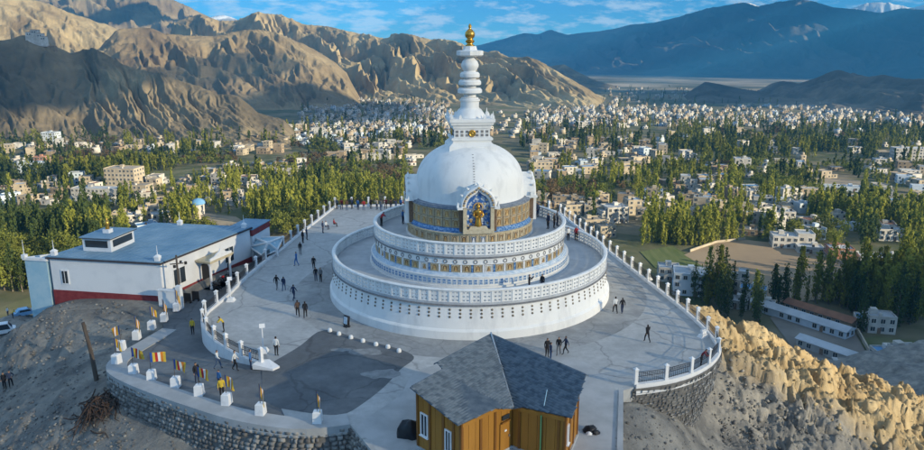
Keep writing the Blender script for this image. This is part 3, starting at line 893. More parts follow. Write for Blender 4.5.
shade_slab([pol(-8, 6300), pol(4, 6250), pol(10, 6150), pol(16.5, 6050), pol(17.2, 7000), pol(16.4, 9900), pol(4, 10800), pol(-8, 11200)], 60, SHADE_THICK, 'unseen slab shaped to shade the western part of the blue range', step=250, rag=140)
shade_slab([pol(16.7, 6000), pol(24, 5950), pol(24.6, 7450), pol(22, 7300), pol(20, 7500), pol(18, 7350), pol(16.9, 7500)], 60, SHADE_THICK, 'unseen slab shaped to shade the foot of the blue range', step=200, rag=120)
shade_slab([pol(16.7, 8150), pol(19, 8050), pol(21.5, 8250), pol(24.4, 8150), pol(24.4, 9900), pol(16.7, 9900)], 60, SHADE_THICK, 'unseen slab shaped to shade the crest of the blue range', step=200, rag=120)
shade_slab([pol(24.9, 5950), pol(31, 5900), pol(41, 5850), pol(41, 9900), pol(24.6, 9900)], 60, SHADE_THICK, 'unseen slab shaped to shade the near end of the blue range', step=250, rag=140)
shade_slab([pol(-17.5, 1180), pol(-12, 1120), pol(-6, 1160), pol(-2.5, 1250), pol(-3, 1600), pol(-9, 1750), pol(-15, 1850), pol(-18, 1650)], -100, SHADE_MID, 'unseen slab shaped to shade the old town under the tan ridge', step=50, rag=25)

# ================================================================== PAVING AND WALLS
o = fill('plaza', PLAZA, PLAZA_M, 0.0, step=4.0, skirt=1.4)
struct(o, 'broad grey concrete plaza around the white stupa', 'plaza')
o = fill('driveway', DRIVE, ASPH, lambda x, y: drive_z(x, y) - 0.004 * 0, step=1.0, skirt=1.0)
struct(o, 'dark asphalt driveway curving past the flag blocks to the temple', 'driveway')
ring = []
for k in range(97):
    a = 2 * math.pi * k / 96
    ring.append((18.4 * math.cos(a), 18.4 * math.sin(a)))
mb = MB()
mb.lathe([(14.3, 0.004), (18.4, 0.004)], 96)
mb.f = [q[::-1] for q in mb.f]
o = mb.build('ring_path', RING_M)
struct(o, 'darker paved ring path running round the foot of the stupa', 'path')
PATCH = [at(*p).to_2d() for p in [(262, 368), (280, 358), (300, 346), (318, 332), (333, 331), (362, 340), (392, 347), (414, 357), (400, 370), (382, 389), (352, 411), (338, 415), (316, 414), (283, 409), (262, 405)]]
o = fill('asphalt_patch', xy(smooth_line([(p.x, p.y) for p in PATCH], 0.5)), ASPH, 0.008)
struct(o, 'dark asphalt patch laid on the plaza beside the driveway', 'pavement')
for k_, (qx, qy, ra, rb_, lab_) in enumerate(((366, 352, 1.5, 0.75, 'pale dusty stain on the asphalt patch nearer the white markers'), (383, 374, 1.7, 0.9, 'pale dusty stain on the asphalt patch nearer the cabin'), (340, 350, 1.0, 0.4, 'small pale dusty stain in the middle of the asphalt patch'))):
    c_ = at(qx, qy); rs_ = random.Random(k_ + 3)
    pts_ = [(c_.x + ra * math.cos(a_ * 0.393) * rs_.uniform(0.7, 1.15), c_.y + rb_ * math.sin(a_ * 0.393) * rs_.uniform(0.7, 1.15)) for a_ in range(16)]
    o = fill('dust_stain', xy(smooth_line(pts_ + pts_[:1], 0.2))[:-1], mat('pale_dust', (0.30, 0.31, 0.315), (0.20, 0.21, 0.215), 1.2, 0.95), 0.013)
    struct(o, lab_, 'stain')
# pale concrete apron round the cabin
APR = [(10.7, -24.8), (9.0, -32.3), (7.4, -43.9), (-6.1, -43.9), (-6.2, -32.7), (-7.9, -29.6), (-5.4, -24.9), (-4.2, -20.6), (0.5, -18.8), (8.5, -18.4)]
o = fill('cabin_apron', xy(smooth_line(APR + APR[:1], 0.8))[:-1], CONC, 0.012)
struct(o, 'pale concrete apron in front of the wooden cabin', 'pavement')
# kerb strip that carries the flag blocks
def offset_line(l, d):
    out = []
    for i, p in enumerate(l):
        a, b = l[max(i - 1, 0)], l[min(i + 1, len(l) - 1)]
        t = Vector((b[0] - a[0], b[1] - a[1])).normalized()
        out.append((p[0] - t.y * d, p[1] + t.x * d))
    return out
def ribbon(name, line, w0, w1, zf, h, material, parent=None, drop=0.6):
    """raised strip along a line, from offset w0 to w1 (left of travel is +)"""
    a, b = offset_line(line, w0), offset_line(line, w1)
    mb = MB()
    n = len(line)
    vs = []
    for i in range(n):
        z = zf(*line[i]) if callable(zf) else zf
        vs += [(a[i][0], a[i][1], z - drop), (a[i][0], a[i][1], z + h), (b[i][0], b[i][1], z + h), (b[i][0], b[i][1], z - drop)]
    fs = []
    for i in range(n - 1):
        for k in range(4):
            k2 = (k + 1) % 4
            fs.append((4 * i + k, 4 * i + k2, 4 * i + 4 + k2, 4 * i + 4 + k))
    fs += [(3, 2, 1, 0), (4 * n - 4, 4 * n - 3, 4 * n - 2, 4 * n - 1)]
    if w1 < w0: fs = [f[::-1] for f in fs]
    mb.add(vs, [f[::-1] for f in fs])
    return mb.build(name, material, parent)
def dz(x, y): return drive_z(x, y)
o = ribbon('kerb_strip', de, -0.12, 1.45, dz, 0.10, CONC)
struct(o, 'pale concrete kerb strip along the outer edge of the driveway', 'kerb')

# ---- rubble retaining walls: core, individual stones joined as one mass, coping
def stone_wall(line, ztop, zbot, batter, label, size=0.42, seed=1, ledges=(), mats_=None):
    r = random.Random(seed)
    root = empty('retaining_wall', (line[0][0], line[0][1], ztop(*line[0]) if callable(ztop) else ztop))
    inv = Matrix.Translation(-root.location)
    zt = ztop if callable(ztop) else (lambda x, y: ztop)
    n = len(line)
    nrm = []
    for i in range(n):
        a, b = line[max(i - 1, 0)], line[min(i + 1, n - 1)]
        t = Vector((b[0] - a[0], b[1] - a[1])).normalized()
        nrm.append(Vector((t.y, -t.x)))         # right of travel = outwards
    def off(d):
        e = batter * d
        for zl, wl in ledges:
            if d > zl: e += wl
        return e
    core = MB()
    rows = 14
    vs = []
    for i in range(n):
        z1 = zt(*line[i]); z0 = zbot(*line[i])
        for k in range(rows + 1):
            d = (z1 - z0) * k / rows
            q = Vector(line[i][:2]) + nrm[i] * (off(d) - 0.06)
            vs.append((q.x, q.y, z1 - d))
    fs = [(i * (rows + 1) + k, i * (rows + 1) + k + 1, (i + 1) * (rows + 1) + k + 1, (i + 1) * (rows + 1) + k) for i in range(n - 1) for k in range(rows)]
    core.add([inv @ Vector(v) for v in vs], fs)
    core.build('core', MORTAR, root)
    # stones
    L_ = [0.0]
    for i in range(n - 1): L_.append(L_[-1] + (Vector(line[i + 1][:2]) - Vector(line[i][:2])).length)
    V, Fq, MI = [], [], []
    row = 0.1
    hmax = max(zt(*p) - zbot(*p) for p in line)
    while row < hmax:
        hgt = size * r.uniform(0.55, 0.9)
        s = r.uniform(0, size)
        while s < L_[-1]:
            w = size * r.uniform(0.6, 1.5)
            m = s + w / 2
            i = 0
            while i < n - 2 and L_[i + 1] < m: i += 1
            f = min((m - L_[i]) / max(L_[i + 1] - L_[i], 1e-6), 1)
            p = Vector(line[i][:2]).lerp(Vector(line[i + 1][:2]), f)
            nn = nrm[i].lerp(nrm[i + 1], f).normalized()
            z1, z0 = zt(p.x, p.y), zbot(p.x, p.y)
            d = row + hgt / 2
            if d < z1 - z0 and r.random() < 0.94:
                c = p + nn * (off(d) + r.uniform(-0.03, 0.05))
                t = Vector((-nn.y, nn.x))
                o8 = len(V)
                for sx in (-1, 1):
                    for sz in (-1, 1):
                        for sn in (-1, 1):
                            k = 0.5 * (0.80 if sn > 0 else 1.0)
                            a = sx * w * 0.92 * k * r.uniform(0.8, 1.0)
                            b = sz * hgt * 0.90 * k * r.uniform(0.75, 1.0)
                            e = sn * 0.11 * r.uniform(0.8, 1.3)
                            q = c + t * a + nn * e
                            V.append((q.x - root.location.x, q.y - root.location.y, z1 - d + b - root.location.z))
                for q in ((0, 1, 3, 2), (4, 6, 7, 5), (0, 4, 5, 1), (2, 3, 7, 6), (1, 5, 7, 3)):
                    Fq.append([o8 + k for k in q])
                    MI.append(0)
                pick = r.random()
                for k in range(5): MI[-1 - k] = 0 if pick < 0.5 else (1 if pick < 0.85 else 2)
            s += w
        row += hgt
    st = link('stone', np_mesh('stone', np.array(V), np.array(Fq), mats_ or [STONE, STONE_D, STONE_L], False, MI), root)
    tag(st, None, None, None, 'stuff')
    tag(root, label, 'wall')
    return root
STONE_P = mat('rubble_stone_pale', (0.50, 0.49, 0.46), (0.38, 0.37, 0.35), 2.2, 0.95, 0.3, 8)
STONE_D = mat('rubble_stone_dark', (0.13, 0.125, 0.12), (0.2, 0.19, 0.18), 2.2, 0.95, 0.3, 8)
STONE_L = mat('rubble_stone_light', (0.40, 0.39, 0.37), (0.28, 0.27, 0.25), 2.2, 0.95, 0.3, 8)
gz = lambda x, y: float(ground_z(np.array([x]), np.array([y]))[0])
_nd = offset_line(de, -1.2)
def foot_left(x, y):
    i = min(range(len(de)), key=lambda k: (de[k][0] - x) ** 2 + (de[k][1] - y) ** 2)
    return gz(*_nd[i]) - 0.8
_fl = {i: foot_left(*p) for i, p in enumerate(de)}
def foot_left_c(x, y):
    i = min(range(len(de)), key=lambda k: (de[k][0] - x) ** 2 + (de[k][1] - y) ** 2)
    return _fl[i]
stone_wall(de + [(-7.4, -30.8), (-6.4, -32.6), (-6.2, -38)], lambda x, y: drive_z(x, y) - 0.03, foot_left_c, 0.06,
           'grey rubble stone retaining wall under the flag lined driveway', 0.42, 3)
# right-hand bastion below the front railing
bast = xy(smooth_line([(20.3, -2.0), (20.9, -8.0), (21.35, -12.3), (21.35, -15.3), (20.95, -17.3), (19.3, -19.8), (17.05, -21.8), (14.75, -23.0), (12.2, -23.7)], 0.7))[::-1]
bast = bast[::-1]
_nb = offset_line(bast, -1.0)
_fb = []
for i, p in enumerate(bast):
    q = Vector(p); d = (Vector(_nb[i]) - q)
    _fb.append(min(gz(*(q + d * k)) for k in (0.6, 1.2, 1.8, 2.4)) - 0.6)
def foot_right(x, y):
    i = min(range(len(bast)), key=lambda k: (bast[k][0] - x) ** 2 + (bast[k][1] - y) ** 2)
    return _fb[i]
stone_wall(bast, lambda x, y: -0.05, foot_right, 0.16, 'tall curved grey stone bastion below the corner railing', 0.46, 5, ledges=((3.2, 0.35), (6.0, 0.4)), mats_=[STONE_L, STONE, STONE_P])
cb = [(10.9, -24.3), (9.1, -32.3), (7.5, -44)]
mb = MB()
mb.prism([(10.9, -24.3), (9.1, -32.3), (7.5, -44), (7.9, -44), (9.5, -32.3), (11.25, -24.2)][::-1], -5.5, 0.12)
o = mb.build('kerb_wall', CONC)
struct(o, 'plain concrete edge wall beside the cabin above the excavation', 'wall')

# ================================================================== FENCES
IRON_CACHE = {}
def iron_panel(L_, h=0.82):
    key = round(L_, 1)
    if key in IRON_CACHE: return IRON_CACHE[key]
    mb = MB()
    Lx = key
    for z in (0.06, h * 0.62, h): mb.box((Lx / 2, 0, z), (Lx, 0.035, 0.035))
    k = max(2, int(Lx / 0.16))
    for i in range(k + 1):
        mb.box((Lx * i / k, 0, h / 2), (0.022, 0.022, h))
    for i in range(k):          # rings between the upper rails
        x = Lx * (i + 0.5) / k
        z = h * 0.81
        for q in range(6):
            a0, a1 = math.pi / 3 * q, math.pi / 3 * (q + 1)
            mb.tube([(x + 0.06 * math.cos(a0), 0, z + 0.06 * math.sin(a0)), (x + 0.06 * math.cos(a1), 0, z + 0.06 * math.sin(a1))], 0.01, 3, cap=False)
    IRON_CACHE[key] = mb.mesh('railing_panel', BLACKM)
    return IRON_CACHE[key]
def post_mesh(h=1.15, w=0.26):
    mb = MB()
    mb.box((0, 0, h / 2), (w, w, h))
    mb.box((0, 0, h + 0.03), (w + 0.10, w + 0.10, 0.06))
    mb.taper((0, 0, h + 0.06), (w + 0.02, w + 0.02), (0.05, 0.05), 0.13)
    mb.box((0, 0, 0.08), (w + 0.06, w + 0.06, 0.16))
    return mb.mesh('post', WHITE2)
POST = post_mesh()
def fence(line, spacing, label, base_h=0.28, drop=0.5, panels=True, zoff=0.0, last=True):
    root = empty('fence', (line[0][0], line[0][1], zoff))
    lo = [(p[0] - line[0][0], p[1] - line[0][1]) for p in line]
    ribbon('base_kerb', lo, -0.2, 0.2, 0.0, base_h, WHITE2, root, drop)
    # resample posts
    acc, pts = 0.0, [Vector(lo[0])]
    tot = sum((Vector(lo[i + 1]) - Vector(lo[i])).length for i in range(len(lo) - 1))
    k = max(1, round(tot / spacing)); stp = tot / k
    nxt = stp
    for i in range(len(lo) - 1):
        a, b = Vector(lo[i]), Vector(lo[i + 1])
        seg = (b - a).length
        while nxt <= acc + seg + 1e-6 and len(pts) <= k:
            pts.append(a.lerp(b, (nxt - acc) / seg))
            nxt += stp
        acc += seg
    if len(pts) <= k: pts.append(Vector(lo[-1]))
    for i, p in enumerate(pts):
        j = min(i, len(pts) - 2)
        d = pts[j + 1] - pts[j]
        if i < len(pts) - 1 or last:
            link('post', POST, root, (p.x, p.y, base_h - 0.02), math.atan2(d.y, d.x))
        if i < len(pts) - 1 and panels:
            Lp = d.length - 0.26
            u = d.normalized()
            o = link('railing_panel', iron_panel(Lp), root, (p.x + u.x * 0.13, p.y + u.y * 0.13, base_h + 0.04), math.atan2(d.y, d.x))
            o.scale[0] = Lp / round(Lp, 1)
    tag(root, label, 'fence')
    return root
cut = next(i for i, p in enumerate(lf) if p[1] < -8.8)
fence(lf[:cut + 1], 2.9, 'white post fence with black railings running along the temple side of the plaza', drop=1.6)
fence(lf[cut:], 2.3, 'short curved white fence with black railings above the driveway bend', drop=1.5, base_h=0.34)
fence(br, 2.6, 'white post railing along the rear edge of the plaza behind the stupa', drop=1.2)
fence(rf, 2.4, 'long white post fence along the sunlit rock edge of the plaza', drop=1.2, last=False)
fence(fr, 2.6, 'curved white fence with black railings on top of the stone bastion', drop=0.6)
# white splayed end block of the curved fence
mb = MB()
mb.prism([(-0.75, -0.45), (0.95, -0.75), (1.35, -0.2), (0.35, 0.55), (-0.5, 0.45)], 0, lambda p: 0.42 if p[0] < 0.5 else 0.16)
o = mb.build('fence_end_block', WHITE2, None, (-16.7, -20.0, 0.0))
tag(o, 'white splayed block closing the low end of the curved fence', 'block')

# ================================================================== STUPA
ROT = R(7)                                  # the niches look a little to the right of the lens
stupa = empty('stupa', (0, 0, 0))
tag(stupa, 'great white domed stupa with two railed terraces and a golden finial', 'stupa')
def lathe_part(name, prof, material, n=128, parent=stupa, smooth=False, cap=False):
    mb = MB()
    mb.lathe(prof, n, cap=cap)
    o = mb.build(name, material, parent)
    if smooth:
        me = o.data
        me.polygons.foreach_set('use_smooth', [True] * len(me.polygons))
        try:
            me.set_sharp_from_angle(angle=R(32))
        except Exception:
            pass
    return o
lathe_part('lower_wall', [(14.66, -0.3), (14.62, 0.72), (14.52, 0.86), (14.42, 0.92), (14.14, 2.86), (14.26, 2.92), (14.30, 2.98)], WHITE, 160, smooth=True)
lathe_part('lower_moulding', [(14.22, 2.98), (14.36, 3.0), (14.36, 3.06), (14.24, 3.10)], DARKLINE, 160)
lathe_part('lower_terrace', [(14.22, 3.10), (14.26, 3.12), (14.26, 3.32), (13.9, 3.32), (13.9, 3.24), (10.1, 3.3)], TERR, 160)
lathe_part('tier_step', [(10.42, 3.25), (10.42, 3.46), (10.22, 3.46)], WHITE, 128)
lathe_part('tier_dado', [(10.2, 3.4), (10.2, 4.22), (10.3, 4.26), (10.3, 4.34), (10.16, 4.36)], WHITE, 128)
lathe_part('tier_ledge', [(10.16, 4.33), (10.1, 4.42), (10.02, 4.42), (9.98, 4.52), (9.88, 4.52), (9.86, 4.62), (9.7, 4.64)], PALEBLUE, 128)
lathe_part('tier_core', [(9.68, 4.55), (9.68, 6.0)], BROWN, 128)
lathe_part('ring_band', [(9.68, 5.36), (9.82, 5.38), (9.82, 5.94), (9.7, 5.96)], WHITE, 128)
lathe_part('upper_moulding', [(9.78, 5.96), (9.98, 6.0), (9.98, 6.1), (9.86, 6.14)], DARKLINE, 128)
lathe_part('upper_terrace', [(9.86, 6.12), (9.94, 6.14), (9.94, 6.34), (9.62, 6.34), (9.62, 6.28), (6.2, 6.32)], TERR, 128)

# pierced parapet bays: pier, three rows of slots
def bay_mesh(w, z0, z1, th=0.16):
    """flat pierced panel, width w along x, outer face towards -y"""
    mb = MB()
    h = z1 - z0
    pw = 0.17
    mb.box((0, 0, z0 + h / 2), (pw, th + 0.07, h))                # pier
    x0, x1 = pw / 2, w - pw / 2
    mb.box(((x0 + x1) / 2, 0, z0 + 0.05), (x1 - x0, th, 0.10))
    mb.box(((x0 + x1) / 2, 0, z1 - 0.05), (x1 - x0, th, 0.10))
    inner = h - 0.2
    sl = 0.13                                                     # slot height
    gap = (inner - 3 * sl) / 2
    for k in range(2):
        zc = z0 + 0.1 + sl * (k + 1) + gap * (k + 0.5)
        mb.box(((x0 + x1) / 2, 0, zc), (x1 - x0, th * 0.9, gap))
    for f, wd in ((0.0, 0.10), (0.5, 0.16), (1.0, 0.10)):
        x = x0 + (x1 - x0) * f + (0.05 if f == 0 else (-0.05 if f == 1 else 0))
        for k in range(3):
            zc = z0 + 0.1 + sl * (k + 0.5) + gap * k
            mb.box((x, 0, zc), (wd, th * 0.86, sl))
    return mb.mesh('parapet_panel', WHITE)
def parapet(R_, z0, z1, n):
    w = 2 * math.pi * R_ / n
    me = bay_mesh(w * 0.999, z0, z1)
    for i in range(n):
        a = 2 * math.pi * (i + 0.5) / n
        # local +x runs counter-clockwise, -y outward
        o = link('parapet_panel', me, stupa, (R_ * math.cos(a) + 0.5 * w * math.sin(a), R_ * math.sin(a) - 0.5 * w * math.cos(a), 0), a + math.pi / 2)
parapet(14.08, 3.32, 4.36, 96)
parapet(9.78, 6.34, 7.36, 66)
lathe_part('lower_coping', [(13.9, 4.355), (14.26, 4.355), (14.28, 4.44), (14.18, 4.52), (13.96, 4.52), (13.88, 4.44), (13.9, 4.355)], WHITE, 160)
lathe_part('upper_coping', [(9.6, 7.355), (9.96, 7.355), (9.98, 7.43), (9.88, 7.5), (9.68, 7.5), (9.58, 7.43), (9.6, 7.355)], WHITE, 128)

# three rows of small dark medallions on the lower wall
MED = mat('dull_brass_medallion', (0.25, 0.21, 0.15), (0.15, 0.13, 0.11), 6, 0.5, metal=0.3)
mb = MB()
for i in range(96):
    a = 2 * math.pi * i / 96
    for z in (2.62, 2.30, 1.98):
        rr = 14.42 + (14.14 - 14.42) * (z - 0.92) / (2.86 - 0.92)
        c, s = math.cos(a), math.sin(a)
        vs, n8 = [], 8
        for rad, out in ((0.105, -0.02), (0.105, 0.035), (0.05, 0.055)):
            for k in range(n8):
                t = 2 * math.pi * k / n8
                u, v = rad * math.cos(t), rad * math.sin(t)
                vs.append(((rr + out) * c - u * s, (rr + out) * s + u * c, z + v))
        fs = [(j * n8 + k, j * n8 + (k + 1) % n8, (j + 1) * n8 + (k + 1) % n8, (j + 1) * n8 + k) for j in range(2) for k in range(n8)]
        fs.append(tuple(range(16, 24)))
        mb.add(vs, fs)
tag(mb.build('medallion', MED, stupa), kind='stuff')
# ring ornaments on the band of the upper tier
mb = MB()
for i in range(66):
    a = 2 * math.pi * i / 66
    c, s = math.cos(a), math.sin(a)
    n8, vs = 10, []
    for rad, out in ((0.21, 0.0), (0.20, 0.05), (0.13, 0.05), (0.12, 0.0)):
        for k in range(n8):
            t = 2 * math.pi * k / n8
            u, v = rad * math.cos(t), rad * math.sin(t)
            vs.append(((9.81 + out) * c - u * s, (9.81 + out) * s + u * c, 5.66 + v))
    mb.add(vs, [(j * n8 + k, j * n8 + (k + 1) % n8, (j + 1) * n8 + (k + 1) % n8, (j + 1) * n8 + k) for j in range(3) for k in range(n8)])
tag(mb.build('ring_ornament', DARKLINE, stupa), kind='stuff')
# dado rosettes: small framed squares with blue centres
mb = MB()
for i in range(132):
    a = 2 * math.pi * i / 132
    M = Matrix.Rotation(a, 4, 'Z')
    for (dx, dzz, sx, szz, mi) in ((0, 3.84, 0.36, 0.5, 0), (0, 3.98, 0.22, 0.13, 1), (-0.07, 3.74, 0.08, 0.16, 1), (0.07, 3.74, 0.08, 0.16, 1)):
        t = 0.03 if mi == 0 else 0.05
        b = MB(); b.box((10.2 + t / 2, dx, dzz), (t, sx, szz))
        mb.add([M @ Vector(v) for v in b.v], b.f, mi)
tag(mb.build('rosette', [PALEBLUE, BLUE], stupa), kind='stuff')

# relief panels
def relief_mesh(w, h, style=0):
    """framed panel in the xz plane facing -y, origin at its centre"""
    mb = MB()
    mb.box((0, 0.03, 0), (w, 0.06, h), mi=0)
    f = 0.055
    for sx in (-1, 1): mb.box((sx * (w / 2 - f / 2), -0.02, 0), (f, 0.05, h), mi=1)
    for sz in (-1, 1): mb.box((0, -0.02, sz * (h / 2 - f / 2)), (w - 2 * f, 0.05, f), mi=1)
    # arch and a seated figure in relief
    n = 8
    for k in range(n):
        a0, a1 = math.pi * k / n, math.pi * (k + 1) / n
        r = w * 0.32
        mb.tube([(r * math.cos(a0), -0.02, h * 0.12 + r * math.sin(a0) * 0.9), (r * math.cos(a1), -0.02, h * 0.12 + r * math.sin(a1) * 0.9)], 0.028, 5, mi=1, cap=False)
    for sx in (-1, 1): mb.box((sx * w * 0.32, -0.02, -h * 0.12), (0.05, 0.05, h * 0.48), mi=1)
    if style == 0:
        mb.taper((0, -0.02, -h * 0.36), (w * 0.46, 0.10), (w * 0.30, 0.07), h * 0.16, mi=2)
        mb.taper((0, -0.02, -h * 0.20), (w * 0.26, 0.09), (w * 0.18, 0.07), h * 0.26, mi=2)
        mb.taper((0, -0.02, h * 0.06), (w * 0.11, 0.08), (w * 0.09, 0.07), h * 0.15, mi=2)
    else:
        mb.taper((0, -0.02, -h * 0.36), (w * 0.40, 0.10), (w * 0.16, 0.07), h * 0.55, mi=2)
    return mb
PANEL_MATS = [OCHRE, CREAM, OCHRE_L]
DARKO = mat('dark_ochre_relief', (0.30, 0.17, 0.07), (0.17, 0.10, 0.05), 6, 0.6, 0.4, 12, coord='obj', rnd=0.25)
BLUEP = mat('blue_panel', (0.06, 0.15, 0.32), (0.20, 0.32, 0.48), 6, 0.6, coord='obj', rnd=0.2)
NT = 60
wT = 2 * math.pi * 9.76 / NT
tier_a = relief_mesh(wT * 0.74, 0.66, 0).mesh('relief_panel', PANEL_MATS)
tier_b = relief_mesh(wT * 0.74, 0.66, 1).mesh('relief_panel', [DARKO, CREAM, OCHRE_L])
tier_c = relief_mesh(wT * 0.74, 0.66, 0).mesh('relief_panel', [CREAM, WHITE2, OCHRE])
for i in range(NT):
    a = 2 * math.pi * (i + 0.5) / NT + ROT
    me = [tier_a, tier_b, tier_a, tier_c, tier_a, tier_b][i % 6]
    link('relief_panel', me, stupa, (9.76 * math.cos(a), 9.76 * math.sin(a), 4.99), a + math.pi / 2)
mb = MB()
for i in range(NT):
    a = 2 * math.pi * i / NT + ROT
    mb.box((9.76 * math.cos(a), 9.76 * math.sin(a), 4.99), (0.12, wT * 0.15, 0.7), a, mi=i % 2)
tag(mb.build('panel_divider', [BLUE, WHITE2], stupa), kind='stuff')

# drum
lathe_part('drum_step', [(6.62, 6.2), (6.62, 6.44), (6.46, 6.46)], WHITE, 96)
lathe_part('drum_plinth', [(6.44, 6.4), (6.44, 7.34), (6.6, 7.4), (6.6, 7.48), (6.4, 7.5)], CREAM, 96)
lathe_part('drum_band', [(6.4, 7.48), (6.34, 7.56), (6.36, 7.66), (6.26, 7.8), (6.2, 7.92)], BLUE, 96)
lathe_part('drum_core', [(6.14, 7.85), (6.14, 9.75)], BROWN, 96)
lathe_part('drum_cornice', [(6.14, 9.7), (6.3, 9.74), (6.3, 9.88), (6.2, 9.9), (6.2, 10.0), (6.06, 10.02), (5.7, 10.04)], mat('slate_cornice', (0.16, 0.19, 0.24), (0.28, 0.31, 0.35), 3, 0.7), 96)
NP = 44
wP = 2 * math.pi * 6.46 / NP
pl_a = relief_mesh(wP * 0.72, 0.74, 1).mesh('relief_panel', [BROWN, CREAM, OCHRE_L])
pl_b = relief_mesh(wP * 0.72, 0.74, 1).mesh('relief_panel', [DARKO, CREAM, CREAM])
pl_c = relief_mesh(wP * 0.72, 0.74, 1).mesh('relief_panel', [BLUEP, CREAM, WHITE2])
for i in range(NP):
    a = -math.pi / 2 + ROT + 2 * math.pi * (i - 0.5) / NP
    k = min(i, NP - i + 1)
    me = pl_c if (i in (0, 1, 11, 12, 22, 23, 33, 34)) else (pl_a if i % 3 else pl_b)
    link('relief_panel', me, stupa, (6.45 * math.cos(a), 6.45 * math.sin(a), 6.9), a + math.pi / 2)
ND = 7                                        # columns of panels in each quadrant, two rows
HALF = R(15.5)
dr_a = relief_mesh(2 * math.pi * 6.2 * (math.pi / 2 - 2 * HALF) / (2 * math.pi) / ND * 0.9, 0.82, 0).mesh('relief_panel', PANEL_MATS)
for q in range(4):
    for c_ in range(ND):
        a = -math.pi / 2 + ROT + q * math.pi / 2 + HALF + (math.pi / 2 - 2 * HALF) * (c_ + 0.5) / ND
        for z in (8.38, 9.27):
            link('relief_panel', dr_a, stupa, (6.17 * math.cos(a), 6.17 * math.sin(a), z), a + math.pi / 2)

# dome
prof = [(5.66, 10.0), (5.62, 10.15)]
for k in range(1, 33):
    t = k / 32
    z = 10.15 + 5.2 * t
    r = 5.52 * (1 - max(0, (t - 0.18) / 0.86) ** 2.35) ** 0.5 if t > 0.18 else 5.52 + 0.08 * (0.18 - t) / 0.18
    prof.append((max(r, 0.3), z))
lathe_part('dome', prof, WHITE, 128, smooth=True)

